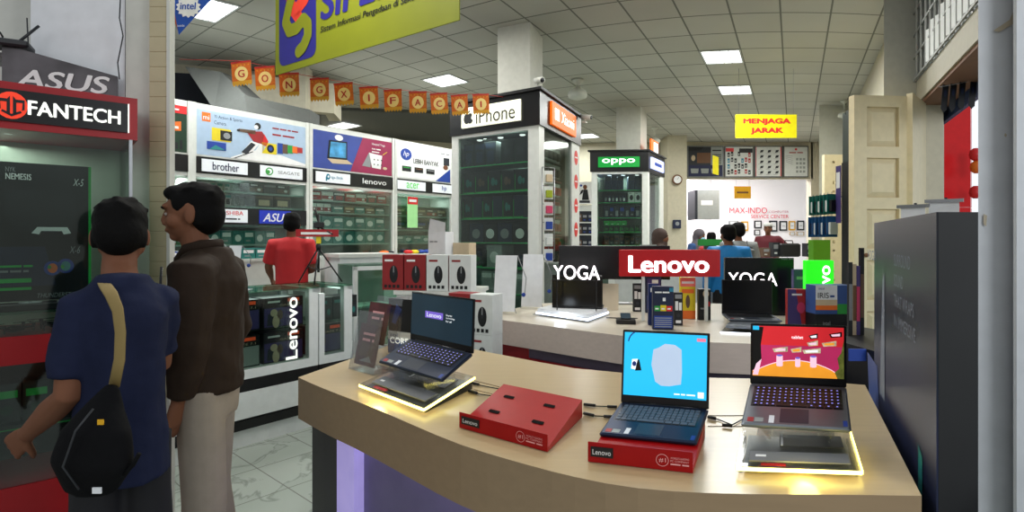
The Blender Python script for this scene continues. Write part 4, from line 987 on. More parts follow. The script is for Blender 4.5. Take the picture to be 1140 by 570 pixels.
b = MB(); b.tube([(.3, .2, 2.0), (.3, .2, 1.985)], .012, 'brown_print', 8); b.build('ceiling_fitting', t)
area(inframe(KL, ka, .35, .2, 1.98), .3, 1.6, (.95, 1, .95))
kf = (KL, ka)
# headset gaming carton
bx0, bx1 = KX(-8), KX(103); bw = bx1-bx0
t = thing('gaming_carton', 'large black gaming carton standing in the red showcase', 'box', inframe(KL, ka, bx0, .12, 1.325), ka)
b = MB(); b.box(0, bw, 0, .12, 0, .56, 'carton_black'); b.box(bw-.008, bw+.001, -.001, .121, .0, .56, 'neon_green')
b.poly([(0, .06), (bw*.62, .06), (bw*.5, .22), (0, .22)], -.001, 'box_navy'); b.build('carton_body', t)
b = MB(); put_text(b, 'NYK', bw*.1, .52, bw*.1, .02, 'grey_print'); put_text(b, 'NEMESIS', bw*.1, .49, bw*.26, .025, 'white_print', bold=.02); put_text(b, 'X-5', bw*.8, .475, bw*.12, .03, 'white_print', shear=.3); put_text(b, 'X-6', bw*.76, .19, bw*.12, .03, 'grey_print', shear=.3)
put_text(b, 'THUNDERSTORM', bw*.42, .01, bw*.5, .018, 'grey_print', shear=.2); b.rect(.01, bw*.36, .075, .092, -.003, 'neon_green'); b.rect(.01, bw*.36, .045, .056, -.003, 'neon_green'); put_text(b, 'PROGRAMMABLE MACRO', .01, .135, bw*.34, .012, 'neon_green'); put_text(b, 'SUPER GAMING PAD', .01, .115, bw*.3, .012, 'grey_print'); b.build('lettering', t)
b = MB(); b.poly([(bw*.12, .45), (bw*.8, .45), (bw*.86, .36), (bw*.78, .28), (bw*.2, .28), (bw*.08, .36)], -.0035, 'box_black'); b.poly([(bw*.36, .275), (bw*.42, .3), (bw*.74, .3), (bw*.78, .275), (bw*.7, .27), (bw*.68, .284), (bw*.46, .284), (bw*.44, .27)], -.005, 'white_print'); b.build('gamepad_picture', t)
b = MB()
for k, q in enumerate((.58, .72)): b.ell(bw*q, .13+.008*k, .028, .03, -.004, 'blue_print'); b.ell(bw*q, .13+.008*k, .016, .02, -.006, ('orange_print', 'teal_print')[k]); b.ell(bw*q-.01, .135, .006, .008, -.007, 'green_print')
b.build('round_pictures', t)
t = thing('turntable_pad', 'black cooling pad with two white discs in front of the gaming carton', 'laptop cooler', inframe(KL, ka, KX(-5), .025, 1.2935), ka)
w_ = KX(108)-KX(-5); b = MB(); b.box(0, w_, 0, .09, 0, .028, 'black_plastic', bev=.004); b.build('base', t)
for k in (.32, .7): b = MB(); b.cyl((w_*k, .044, .0285), .036, .002, 'case_white', 28); b.lathe([(.006, 0), (.005, .002)], 'grey_print', (w_*k, .044, .0305), 10); o = b.build('disc', t)
def drone(p, rz, s, label):
    t = thing('toy_drone', label, 'drone', p, rz); b = MB(); b.sphere((0, 0, .02*s), (.05*s, .028*s, .018*s), 'black_plastic'); b.build('body', t)
    for k in range(4):
        a = pi/4+k*pi/2; e = Vector((.1*s*cos(a), .07*s*sin(a), .03*s)); b = MB(); b.tube([(0, 0, .022*s), e], .006*s, 'black_plastic', 8); b.tube([e, e+Vector((0, 0, .015*s))], .008*s, 'black_plastic', 8); b.tube([e, (e.x, e.y, .001)], .004*s, 'black_plastic', 6); b.build('arm', t)
        b = MB(); b.box(e.x-.05*s, e.x+.05*s, e.y-.005*s, e.y+.005*s, e.z+.016*s, e.z+.018*s, 'dark_plastic'); b.build('propeller', t)
drone(inframe(KL, ka, KX(70), .12, 1.202), ka+.1, .9, 'black toy drone on the red shelf, right one by the glass')
drone(inframe(KL, ka, KX(14), .12, 1.202), ka+.5, .7, 'small black toy drone on the red shelf, left one')
for k, (u, lb) in enumerate(((4, 'left'), (40, 'middle'), (76, 'right'))):
    b = MB(); b.T = None; w_ = .085; b.box(-w_/2, w_/2, 0, .1, 0, .16, 'box_black'); b.rect(-w_*.4, w_*.4, .1, .13, -.0015, 'neon_green'); b.ell(0, .05, .02, .02, -.0015, 'dark_green')
    o = b.build('dark_carton', loc=inframe(KL, ka, KX(u), .2, .822)); o.rotation_euler = (0, 0, ka); tag(o, f'black and green carton in the lower part of the red showcase, {lb} of three', 'box')
b = MB(); b.box(.02, KW-.04, .15, .37, .8, .82, 'dark_plastic'); b.rect(.02, KW-.04, .802, .806, .1485, 'neon_green'); b.box(.02, .03, .15, .37, .6205, .8, 'dark_plastic'); b.box(KW-.05, KW-.04, .15, .37, .6205, .8, 'dark_plastic'); b.build('inner_shelf', case)
# silver ASUS plate on top
A0_, A1_ = at(2, 105, 2.45), at(131, 105, 2.62)
l_, a_, w_, _, _ = frame((A0_.x, A0_.y), (A1_.x, A1_.y))
t = thing('brand_plate', 'dark silver plate with white slanted letters on top of the red showcase', 'sign', (l_.x, l_.y, 2.185), a_)
b = MB(); b.add([(0, 0, 0), (w_, 0, 0), (w_, 0, .155), (0, 0, .25), (0, .01, 0), (w_, .01, 0), (w_, .01, .155), (0, .01, .25)], [(0, 1, 2, 3), (7, 6, 5, 4), (1, 5, 6, 2), (3, 2, 6, 7), (0, 3, 7, 4)], 'mirror_silver'); b.build('plate', t)
b = MB(); put_text(b, 'ASUS', .11*w_, .066, .82*w_, .082, 'white_print', -.004, bold=.045, shear=.2); b.build('lettering', t)
# router on bracket, pale board, cable
p = at(10, 50, 2.45); t = thing('wall_router', 'dark grey device on a wall bracket at the upper left corner', 'router', p, .5)
b = MB(); b.box(-.16, .07, -.02, .1, -.005, .025, 'dark_plastic', bev=.008); b.build('body', t); b = MB(); b.tube([(.02, .04, .025), (.09, .06, .12)], .006, 'dark_plastic', 8); b.build('antenna', t)
b = MB(); b.tube([(-.1, 0, .03), (-.06, 0, .06), (-.03, 0, .05), (-.02, 0, .03)], .004, 'black_plastic', 6); b.build('cable', t); b = MB(); b.box(-.14, .06, .1, .3, -.03, -.012, 'grey_print'); b.build('bracket', t)
q0, q1 = at(30, 30, 2.6), at(139, 30, 2.66); b = MB(); b.add([(q0.x, 2.62, 2.33), (q1.x, 2.66, 2.24), (q1.x, 2.66, 3.4), (q0.x, 2.62, 3.4), (q0.x, 2.68, 2.33), (q1.x, 2.71, 2.24), (q1.x, 2.71, 3.4), (q0.x, 2.68, 3.4)], [(0, 1, 2, 3), (7, 6, 5, 4), (0, 4, 5, 1), (1, 5, 6, 2), (3, 2, 6, 7), (0, 3, 7, 4)], 'card_white')
tag(b.build('wall_board'), 'large blank white board behind the silver plate', 'board')
b = MB(); b.tube([at(134, 0, 2.6), at(133, 20, 2.6), at(137, 40, 2.6), at(131, 70, 2.6), at(133, 88, 2.58)], .003, 'dark_plastic', 6); tag(b.build('hanging_wire'), 'thin dark wire hanging at the right of the white board', 'cable'); b = MB(); b.tube([at(30, 20, 2.56), at(32, 60, 2.56), at(29, 85, 2.54)], .003, 'dark_plastic', 6)
tag(b.build('hanging_wire'), 'thin dark wire hanging at the left of the white board', 'cable')

# ================================================================== wooden front desk
ZT = .9
def wood(name, c, rough):
    m = bpy.data.materials.new(name); m.use_nodes = True
    n, l = m.node_tree.nodes, m.node_tree.links; b = n['Principled BSDF']
    ge = n.new('ShaderNodeNewGeometry'); mp = n.new('ShaderNodeMapping'); mp.inputs['Scale'].default_value = (1.2, 14, 14); mp.inputs['Rotation'].default_value = (0, 0, .3)
    no = n.new('ShaderNodeTexNoise'); no.inputs['Scale'].default_value = 3; no.inputs['Detail'].default_value = 6
    l.new(ge.outputs['Position'], mp.inputs[0]); l.new(mp.outputs[0], no.inputs['Vector'])
    r = n.new('ShaderNodeValToRGB'); l.new(no.outputs['Fac'], r.inputs['Fac']); q = rgb(c)
    r.color_ramp.elements[0].color = tuple(x*.88 for x in q)+(1,); r.color_ramp.elements[1].color = tuple(min(1, x*1.1) for x in q)+(1,)
    l.new(r.outputs[0], b.inputs['Base Color']); b.inputs['Roughness'].default_value = rough; MATS[name] = m
wood('desk_top', (184, 161, 122), .3); wood('desk_edge', (152, 128, 98), .45); wood('counter_top', (212, 202, 184), .3); wood('counter_edge', (206, 190, 180), .45)
def P2(u, v, z=ZT): p = on(u, v, z); return (p.x, p.y)
front = [P2(*q) for q in ((332, 420), (345, 426), (359, 432), (378, 439.5), (398, 447), (419, 455.5), (440, 464.5), (463, 474.5), (486, 484.5), (513, 495), (542, 504.5), (566, 511.5), (591, 518.5), (615, 525), (640, 531), (674, 538), (710, 543.5), (750, 547), (790, 549), (835, 550), (880, 550.5), (950, 551), (1026, 552))]
back = [P2(*q) for q in ((963, 428.5), (880, 422), (789, 420.5), (693, 415), (640, 410), (600, 403), (528, 389), (480, 381), (452, 378))]
t = thing('reception_desk', 'curved wooden laptop display desk in the foreground with purple lit panels', 'desk', (.3, 2.2, 0))
O = Vector((.3, 2.2))
def loc2(ps): return [(p[0]-O.x, p[1]-O.y) for p in ps]
b = MB(); b.prism(loc2(front+back), .70, .9, 'desk_top', 'desk_edge'); b.build('worktop', t)
def inward(path, d):
    out = []
    for i, p in enumerate(path):
        q = Vector(path[min(i+1, len(path)-1)])-Vector(path[max(i-1, 0)]); q.normalize(); out.append((p[0]-q.y*d, p[1]+q.x*d))
    return out
ins = loc2(inward(front, .07)); ins2 = loc2(inward(front, .12))
b = MB(); b.prism([ins[0], ins[1], ins[2], ins2[2], ins2[0]], .0, .699, 'panel_charcoal'); b.build('end_panel', t)
b = MB(); b.prism([ins[2], ins[3], ins2[3], ins2[2]], 0, .699, 'led_lilac2'); b.build('lit_strip', t)
for i0, i1 in ((3, 8), (8, 13), (13, 18), (18, 22)):
    b = MB()
    for i in range(i0, i1): b.prism([ins2[i], ins2[i+1], (ins2[i+1][0], ins2[i+1][1]+.03), (ins2[i][0], ins2[i][1]+.03)], 0, .699, 'panel_violet')
    b.build('front_panel', t)
led = loc2(inward(front, .1)); b = MB(); b.tube([(p[0], p[1], .692) for p in led[3:20]], .006, 'led_lilac', 6); b.build('led_strip', t)
b = MB(); bb = loc2([back[0], back[-1]]); b.prism([ins2[0], loc2([back[-1]])[0], (loc2([back[-1]])[0][0]+.03, loc2([back[-1]])[0][1]-.03), (ins2[0][0]+.04, ins2[0][1])], 0, .699, 'panel_charcoal'); b.build('side_panel', t)
b = MB(); bk = loc2(inward(back, .06)); b.prism(bk+[(p[0], p[1]-.03) for p in bk[::-1]], 0, .699, 'panel_slate'); b.build('rear_panel', t)

# ------------------------------------------------------------------ laptops and stands
def laptop(fr_, z0, z1, lid, lean, scr, label, body='laptop_navy', keys='keys_grey', glow=False, name='laptop', padless=False, inset_=(.035, .03)):
    loc, a, w, dep, sk = fr_
    t = thing(name, label, 'laptop', (loc.x, loc.y, z0), a); ang = atan2(z1-z0, dep); d = hypot(dep, z1-z0)
    R = Matrix.Rotation(ang, 4, 'X')
    b = MB(sk); b.T = R; b.box(0, w, 0, d, 0, .016, body, bev=.005); b.build('base', t)
    b = MB(sk); b.T = R; ky0, ky1 = d*.42, d*.9; kx0, kx1 = w*.07, w*.93; nr, nc = 6, 15
    b.box(kx0-.005, kx1+.005, ky0-.004, ky1+.004, .016, .0163, 'bezel')
    for r in range(nr):
        y0 = ky0+(ky1-ky0)*r/nr; cells = [(c/nc, (c+1)/nc) for c in range(nc)] if r else [(0, 1/nc), (1/nc, 2/nc), (2/nc, 3/nc), (3/nc, 4/nc), (4/nc, .62)]+[(.62+.095*k, .715+.095*k) for k in range(4)]
        for c0, c1 in cells:
            g = .0016; b.box(kx0+(kx1-kx0)*c0+g, kx0+(kx1-kx0)*c1-g, y0+g, y0+(ky1-ky0)/nr-g, .0163, .0185, keys)
            if glow:
                xm = kx0+(kx1-kx0)*(c0+c1)/2; ym = y0+(ky1-ky0)/nr/2; b.add([(xm-.0028, ym-.003, .0187), (xm+.0028, ym-.003, .0187), (xm+.0028, ym+.003, .0187), (xm-.0028, ym+.003, .0187)], [(0, 1, 2, 3)], 'key_glow')
    b.build('keyboard', t)
    b = MB(sk); b.T = R; b.box(w*.35, w*.62, d*.06, d*.37, .0161, .0166, 'pad_dark'); b.build('touchpad', t)
    for q0_, q1_, q2_, q3_, c_ in ((.05, .11, .05, .14, 'red_plastic'), (.12, .2, .05, .14, 'box_grey'), (.25, .3, .04, .2, 'card_white'), (.93, .97, .04, .16, 'blue_print')): b = MB(sk); b.T = R; b.box(w*q0_, w*q1_, d*q2_, d*q3_, .0161, .0166, c_); b.build('sticker', t)
    b = MB(sk); b.T = R; b.tube([(w*.1, d, .012), (w*.9, d, .012)], .007, 'bezel', 8); b.build('hinge', t)
    H = R @ Matrix.Translation((0, d, .012)) @ Matrix.Rotation(-ang-lean, 4, 'X')
    b = MB(sk); b.T = H; b.box(0, w, 0, .007, 0, lid, 'bezel', bev=.003); b.box(.001, w-.001, .007, .009, .001, lid-.001, body); ldo = b.build('lid', t)
    if scr:
        m_, mb_ = .008, .03; b = MB(sk); b.T = H; scr(b, m_, mb_, w-2*m_, lid-mb_-m_, -.0015); b.build('screen', ldo)
    return t
def scr1(b, x, z, w, h, y):
    b.rect(x, x+w, z, z+h, y, 'scr_dark'); b.rect(x+.25*w, x+.55*w, z+.46*h, z+.62*h, y-.0005, 'scr_lilac'); put_text(b, 'Lenovo', x+.28*w, z+.49*h, .24*w, .1*h, 'scr_white', y-.001)
    for i, s in enumerate(('Smarter', 'technology', 'for all')): put_text(b, s, x+.6*w, z+(.57-.07*i)*h, w*(.1, .14, .09)[i], .045*h, 'scr_white', y-.001)
def scr2(b, x, z, w, h, y):
    b.rect(x, x+w, z, z+h, y, 'scr_cyan'); X = lambda t: x+t*w; Z = lambda t: z+t*h
    b.poly([(X(.38), Z(.3)), (X(.34), Z(.5)), (X(.36), Z(.74)), (X(.43), Z(.78)), (X(.5), Z(.84)), (X(.62), Z(.83)), (X(.7), Z(.76)), (X(.71), Z(.4)), (X(.7), Z(.22)), (X(.56), Z(.18)), (X(.46), Z(.18)), (X(.39), Z(.24))], y-.0005, 'scr_grey')
    b.poly([(X(.09), Z(.42)), (X(.18), Z(.4)), (X(.17), Z(.58)), (X(.1), Z(.57))], y-.0005, 'scr_white'); b.poly([(X(.14), Z(.39)), (X(.22), Z(.4)), (X(.19), Z(.57)), (X(.17), Z(.57))], y-.001, 'bezel'); b.ell(X(.13), Z(.5), w*.025, h*.04, y-.0015, 'blue_print')
    b.rect(X(.88), X(.985), Z(.9), Z(.95), y-.0005, 'scr_pink'); b.rect(X(.9), X(.97), Z(.03), Z(.12), y-.0005, 'scr_white'); put_text(b, 'Yoga 360 laptop', X(.62), Z(.05), .25*w, .03*h, 'scr_white', y-.0005)
    for k in range(12):
        a0 = pi*.6+k*.09; a1 = a0+.09; c = (X(.16), Z(.82))
        b.poly([(c[0]+.12*w*cos(a0), c[1]+.2*h*sin(a0)), (c[0]+.12*w*cos(a1), c[1]+.2*h*sin(a1)), (c[0]+.105*w*cos(a1), c[1]+.18*h*sin(a1)), (c[0]+.105*w*cos(a0), c[1]+.18*h*sin(a0))], y-.0005, 'blue_print')
def scr3(b, x, z, w, h, y):
    X = lambda t: x+t*w; Z = lambda t: z+t*h
    b.rect(x, x+w, z, z+h, y, 'scr_magenta'); b.rect(x, x+w, Z(.62), z+h, y-.0003, 'scr_red')
    pts = [(X(0), Z(0)), (X(1), Z(0)), (X(1), Z(.1))]+[(X(.93-.9*t), Z(.1+.24*sin(pi*t)**.8)) for t in [k/14 for k in range(15)]]+[(X(0), Z(.12))]
    b.poly(pts, y-.0006, 'scr_pale'); pts = [(p[0], p[1]-.018*h if p[1] > Z(.02) else p[1]) for p in pts]; b.poly(pts, y-.0009, 'scr_wood')
    for t_, s_ in ((.3, 1.), (.5, .8), (.67, 1.)):
        b.rect(X(t_-.035*s_), X(t_+.035*s_), Z(.22), Z(.22+.2*s_), y-.0013, 'scr_pale'); b.ell(X(t_), Z(.22+.2*s_), w*.035*s_, h*.02, y-.0014, 'scr_lilac'); b.ell(X(t_), Z(.22), w*.035*s_, h*.02, y-.0014, 'scr_pale')
    put_text(b, 'tablet', X(.43), Z(.76), .13*w, .06*h, 'scr_white', y-.001, bold=.03)
    for k, (tx, tz, tw) in enumerate(((.22, .52, .17), (.42, .52, .12), (.55, .51, .2), (.6, .66, .12), (.76, .66, .16), (.62, .8, .1), (.84, .84, .14))):
        q = [(X(tx), Z(tz+.03)), (X(tx+.02), Z(tz-.04)), (X(tx+tw), Z(tz-.02)), (X(tx+tw), Z(tz+.08))]; b.poly(q, y-.001, 'scr_mix' if k < 5 else 'bezel'); b.poly([((p[0]-X(tx+tw/2))*.7+X(tx+tw/2), (p[1]-Z(tz+.01))*.5+Z(tz+.01)) for p in q], y-.0015, ('scr_pale', 'scr_wood', 'scr_white')[k % 3])
    b.poly([(X(.93), Z(0)), (X(1), Z(0)), (X(1), Z(.75)), (X(.97), Z(.5)), (X(.93), Z(.4)), (X(.95), Z(.2)), (X(.9), Z(.12))], y-.0016, 'scr_foliage'); b.poly([(X(0), Z(.1)), (X(.1), Z(.3)), (X(.09), Z(.62)), (X(.12), Z(.98)), (X(0), Z(.98))], y-.0016, 'bezel'); b.rect(x, X(.07), Z(.92), z+h, y-.002, 'scr_cyan')
    b.poly([(X(0), Z(.02)), (X(.06), Z(.02)), (X(.1), Z(.34)), (X(.04), Z(.24))], y-.002, 'scr_pale')
def led_stand(pL, pR, pB, z1, label, lap, plate_emit='led_yellow'):
    loc, a, w, dep, sk = frame(pL, pR, pB); ang = atan2(z1-.03, dep)
    t = thing('laptop_stand', label, 'laptop stand', (loc.x, loc.y, .902), a); R = Matrix.Translation((0, 0, .012)) @ Matrix.Rotation(ang, 4, 'X'); d = hypot(dep, z1-.03)
    b = MB(sk); b.T = R; b.box(0, w, 0, d, 0, .012, 'acrylic'); b.build('lower_plate', t)
    b = MB(sk); b.T = R; b.box(.0, w, -.004, 0, .001, .011, plate_emit); b.box(w, w+.004, 0, d, .001, .011, plate_emit); b.build('led_edge', t)
    b = MB(sk); b.T = R
    b.box(.02, w-.02, .02, d*.9, -.006, -.002, 'tray_silver'); b.box(w*.1, w*.92, d*.12, d*.34, .0125, .016, 'grey_plastic'); b.box(w*.35, w*.9, d*.5, d*.8, .0125, .015, 'dark_plastic'); b.box(w*.36, w*.38, d*.5, d*.8, .0152, .016, 'white_print'); b.build('info_tray', t)
    b = MB(sk); b.T = R; put_text(b, 'i7', w*.15, 0, .03, .02, 'white_print', y=0, T=Matrix.Translation((0, d*.2, .0165)) @ Matrix.Rotation(-pi/2, 4, 'X')); b.box(w*.2, w*.4, d*.04, d*.09, .0125, .0135, 'red_plastic'); b.build('label_strip', t)
    b = MB(sk); b.xprism([(.02, 0), (dep-.01, 0), (dep-.01, z1-.03)], w*.96, w*.98, 'black_plastic'); b.build('wedge_foot', t); b = MB(sk); b.xprism([(.02, 0), (dep-.01, 0), (dep-.01, z1-.03)], w*.02, w*.04, 'black_plastic'); b.build('wedge_foot', t)
    # clear arms holding the laptop tray
    loc3, a3, w3, dep3, sk3 = lap[0]; dz = lap[1]-.902
    for q in (.2, .75):
        b = MB(); s0 = inframe(loc3, a3, w3*q+sk3*dep3*.35, dep3*.35, 0)-Vector((loc.x, loc.y, 0)); s0 = Matrix.Rotation(-a, 3, 'Z') @ s0
        b.T = Matrix.Translation((s0.x, s0.y, 0)) @ Matrix.Rotation(a3-a, 4, 'Z'); b.box(-.003, .003, -.06, .1, .04, dz-.012, 'acrylic'); b.build('clear_arm', t)
    b = MB(sk3); b.T = None; e = Matrix.Rotation(-a, 3, 'Z') @ (Vector((loc3.x, loc3.y, 0))-Vector((loc.x, loc.y, 0)))
    an3 = atan2(lap[2]-lap[1], dep3); v0 = []
    RT = Matrix.Translation((0, 0, dz-.014)) @ Matrix.Rotation(an3, 4, 'X')
    b.T = RT; b.box(w3*.15, w3*.85, -.012, dep3*.8, 0, .006, 'acrylic'); b.box(w3*.3, w3*.7, -.016, -.011, 0, .02, 'acrylic')
    o = b.build('clear_tray', t); o.location = e; o.rotation_euler = (0, 0, a3-a)
    return t
W2 = lambda u, v, z: on(u, v, z).to_2d()
# laptop 1
L1 = frame((-.613, 2.569), (-.279, 2.22), (-.501, 2.75)); lap1 = (L1, 1.0, 1.07)
led_stand((-.684, 2.495), (-.338, 2.14), (-.684+.17, 2.495+.37), .06, 'clear acrylic stand with glowing yellow edge under the leftmost desk laptop', lap1)
laptop(L1, 1.0, 1.07, .235, .05, scr1, 'dark laptop with a lilac logo on its screen, nearest the leaflet holder', 'laptop_navy', 'keys_black', True)
# laptop 2 on red holder
def red_stand(pL, pR, pB, zb, label, slots=True, front_h=.055):
    loc, a, w, dep, sk = frame(pL, pR, pB); t = thing('laptop_holder', label, 'laptop stand', (loc.x, loc.y, .902), a)
    b = MB(sk); b.box(0, w, -.004, 0, 0, front_h, 'red_plastic', ); b.build('front_plate', t)
    sl = zb/dep; b = MB(sk)
    b.add([(0, 0, .012), (w, 0, .012), (w, dep, zb), (0, dep, zb), (0, 0, .006), (w, 0, .006), (w, dep, zb-.006), (0, dep, zb-.006)], [(0, 1, 2, 3), (7, 6, 5, 4), (1, 5, 6, 2), (3, 2, 6, 7), (0, 3, 7, 4)], 'red_plastic'); b.build('sloping_plate', t)
    for x in (.0, w-.004):
        b = MB(sk); b.xprism([(0, 0), (dep, 0), (dep, zb-.006), (0, .006)], x, x+.004, 'red_plastic'); b.build('side_plate', t)
    if slots:
        for sx, sy in ((.22, .72), (.72, .72), (.22, .36), (.74, .36)):
            b = MB(sk); b.sphere((0, 0, 0), (w*.065, .012, .001), 'black_plastic', 14, 5); b.T = None
            b2 = MB(sk); R = Matrix.Translation((w*sx, dep*sy, .0135+(zb-.012)*sy)) @ Matrix.Rotation(atan2(zb-.012, dep), 4, 'X')
            b2.T = R; n_ = 16; b2.add([(w*.065*max(-1, min(1, 1.3*cos(2*pi*i/n_))), .011*max(-1, min(1, 1.4*sin(2*pi*i/n_))), .001) for i in range(n_)], [list(range(n_))], 'rubber_black'); b2.build('rubber_slot', t)
    b = MB(sk); b.box(w*.03, w*.25, -.007, -.0042, front_h*.3, front_h*.8, 'black_plastic'); put_text(b, 'Lenovo', w*.05, front_h*.42, w*.18, front_h*.26, 'white_print', -.008); b.build('brand_badge', t)
    b = MB(sk); cx, cz = w*.72, front_h*.48
    for k in range(24): a0 = 2*pi*k/24; a1 = a0+2*pi/24; b.poly([(cx+.018*cos(a0), cz+.018*sin(a0)), (cx+.018*cos(a1), cz+.018*sin(a1)), (cx+.0165*cos(a1), cz+.0165*sin(a1)), (cx+.0165*cos(a0), cz+.0165*sin(a0))], -.0055, 'pale_pink')
    put_text(b, '#1', cx-.01, cz-.007, .02, .014, 'pale_pink', -.0055)
    for i, s in enumerate(("WORLD'S LEADING", 'PC COMPANY', 'LENOVO 2020')): put_text(b, s, cx+.023, cz+.006-.009*i, w*.17, .006, 'pale_pink', -.0055)
    b.build('printed_seal', t); return t
red_stand((-.187, 1.998), (.114, 1.768), (-.035, 2.34), .065, 'empty red laptop holder with four black rubber slots', True, .055)
red_stand((.232, 1.693), (.523, 1.609), (.232+.135, 1.693+.29), .055, 'red laptop holder carrying the laptop with the cyan screen', False, .06)
L2 = frame((.284, 1.812), (.573, 1.728), (.395, 2.02)); laptop(L2, .932, .972, .262, .1, scr2, 'navy laptop with bright cyan screen sitting in a red holder', 'laptop_navy', 'keys_grey')
# laptop 3
L3 = frame((.718, 1.745), (1.03, 1.69), (.856, 2.0)); lap3 = (L3, .986, 1.046)
led_stand((.642, 1.596), (.984, 1.566), (.642+.13, 1.596+.27), .05, 'clear acrylic stand with glowing yellow edge under the rightmost desk laptop', lap3)
laptop(L3, .986, 1.046, .215, .06, scr3, 'grey laptop showing a red and magenta showroom picture, nearest the dark standee', 'laptop_grey', 'keys_black', True)
for p, s in (((-.55, 2.26, .93), .3), ((.82, 1.56, .925), .3)):
    d = bpy.data.lights.new('led_lamp', 'POINT'); d.energy = .9; d.color = (1, .85, .25); d.shadow_soft_size = .04; o = bpy.data.objects.new('light_source', d); COL.objects.link(o); o.location = p
# cables in grooves
def groove(us, label):
    q = [on(u, v, .9) for u, v in us]; b = MB()
    for i in range(len(q)-1):
        b.tube([q[i]+Vector((0, 0, .001)), q[i+1]+Vector((0, 0, .001))], (.0015), 'groove_brown', 6)
    return b
def cable(pts, label, conn=()):
    t = thing('cable', label, 'cable', on(*pts[0], .9)); o0 = on(*pts[0], .9); b = MB(); b.tube([on(u, v, .905)-o0 for u, v in pts], .0025, 'black_plastic', 8); b.build('cord', t)
    for (u, v), (u2, v2) in conn: b = MB(); b.tube([on(u, v, .909)-o0, on(u2, v2, .909)-o0], .006, 'black_plastic', 10); b.build('plug', t)
cable([(524, 426), (535, 429), (556, 433)], 'upper short dark cable between the leftmost stand and the empty red holder', [((524, 426), (533, 428))])
cable([(522, 435), (535, 439), (552, 441)], 'lower short dark cable between the leftmost stand and the empty red holder', [((522, 435), (531, 437.5))])
cable([(650, 450), (662, 452), (686, 453)], 'upper cable between the empty red holder and the cyan laptop', [((650, 450), (663, 451.5)), ((676, 452.5), (687, 453))])
cable([(650, 460), (662, 463), (684, 464)], 'lower cable between the empty red holder and the cyan laptop', [((650, 460), (661, 462.5)), ((672, 463.5), (684, 464))])
cable([(788, 464), (800, 467), (815, 473), (828, 466)], 'looped cable between the cyan laptop and the grey laptop', [((788, 464), (797, 466)), ((804, 473), (815, 474))])
for k, us in enumerate((((788, 463), (830, 463)), ((788, 475), (828, 475)), ((528, 424), (556, 431)), ((560, 442), (528, 434)))):
    b = groove(us, ''); o = b.build('cable_groove'); tag(o, f'thin brown groove in the wooden desk top, {("upper one left of the grey laptop", "lower one left of the grey laptop", "upper one left of the empty red holder", "lower one left of the empty red holder")[k]}', 'groove')
# leaflet holder
loc, a, w, _, _ = frame((-.849, 2.888), (-.6845, 2.738)); t = thing('leaflet_holder', 'clear acrylic holder with two dark red leaflets at the left end of the desk', 'leaflet holder', (loc.x, loc.y, .902), a)
ln = .1
def leaned(z0, h, y0, th, k, x0, x1): 
    b = MB(); b.T = Matrix.Translation((0, y0, z0)) @ Matrix.Rotation(-ln*2.2, 4, 'X'); b.box(x0, x1, 0, th, 0, h, k); return b
for z0, y0, lb in ((.03, .02, 'front'), (.135, .075, 'rear')):
    b = leaned(z0, .21, y0, .004, 'leaflet_maroon', .02, w-.02); 
    for i, s in enumerate(('ideapad', 'Slim 5')): put_text(b, s, .06, .15-.03*i, w-.12, .018, 'pale_pink', -.001)
    b.poly([(.05, .05), (w-.06, .04), (w-.05, .1), (.06, .12)], -.001, 'box_brown'); b.poly([(.06, .02), (w-.05, .02), (w-.08, .05)], -.0015, 'grey_print'); b.build('leaflet', t)
b = leaned(.006, .3, .0, .003, 'acrylic', 0, w); b.build('front_sheet', t); b = leaned(.006, .37, .1, .003, 'acrylic', 0, w); b.build('back_sheet', t)
b = MB(); b.box(0, w, 0, .15, 0, .005, 'acrylic'); b.xprism([(0, 0), (.14, 0), (.18, .3), (.09, .34)], 0, .003, 'acrylic'); b.xprism([(0, 0), (.14, 0), (.18, .3), (.09, .34)], w-.003, w, 'acrylic'); b.build('tray', t)
# two cartons behind laptop 1
c = at(446, 384, 3.25)
t = thing('processor_carton', 'white and blue carton with pale lettering behind the leftmost desk laptop', 'box', (c.x, c.y, .902), -.55)
b = MB(); b.box(-.1, .1, 0, .16, 0, .13, 'box_white'); b.rect(-.1, .1, 0, .08, -.001, 'core_blue'); put_text(b, 'CORE', -.08, .06, .14, .035, 'lit_soft', -.003); put_text(b, 'intel', -.08, .1, .06, .02, 'core_blue', -.003); b.build('carton_body', t)
t = thing('dark_carton', 'black carton with blue flash on top of the white and blue carton', 'box', (c.x, c.y, 1.034), -.55)
b = MB(); b.box(-.095, .095, 0, .15, 0, .19, 'box_black'); b.poly([(-.07, .05), (-.03, .16), (.01, .13), (-.04, .04)], -.0015, 'core_blue'); b.build('carton_body', t)

# ================================================================== mouse cartons, side table
def mouse_box(loc, rz, red, label, group=None, w=.19, h=.3):
    k = 'mb%d' % red
    if k not in _PB:
        b = MB(); b.box(-w/2, w/2, 0, .16, 0, h, 'mouse_red' if red else 'box_white'); f_ = 'white_print' if red else 'mouse_red'
        put_text(b, 'Rexus', -w*.38, h*.8, w*.4, h*.08, f_, -.002)
        b.ell(.01, h*.45, w*.2, h*.25, -.002, 'box_black'); b.ell(.01, h*.52, w*.06, h*.12, -.003, 'box_dark'); b.rect(.006, .014, h*.5, h*.68, -.004, 'grey_print')
        for i in range(4): b.rect(-w*.4+i*w*.2, -w*.4+i*w*.2+w*.13, h*.06, h*.15, -.002, 'box_black')
        if not red: b.box(-w/2-.001, -w/2, 0, .16, 0, h, 'mouse_red')
        _PB[k] = b.mesh('mouse_carton')
    o = bpy.data.objects.new('mouse_carton', _PB[k]); COL.objects.link(o); o.location = loc; o.rotation_euler = (0, 0, rz); return tag(o, label, 'box', group)
tb0, tb1 = px(438, 4.72), px(524, 4.58)
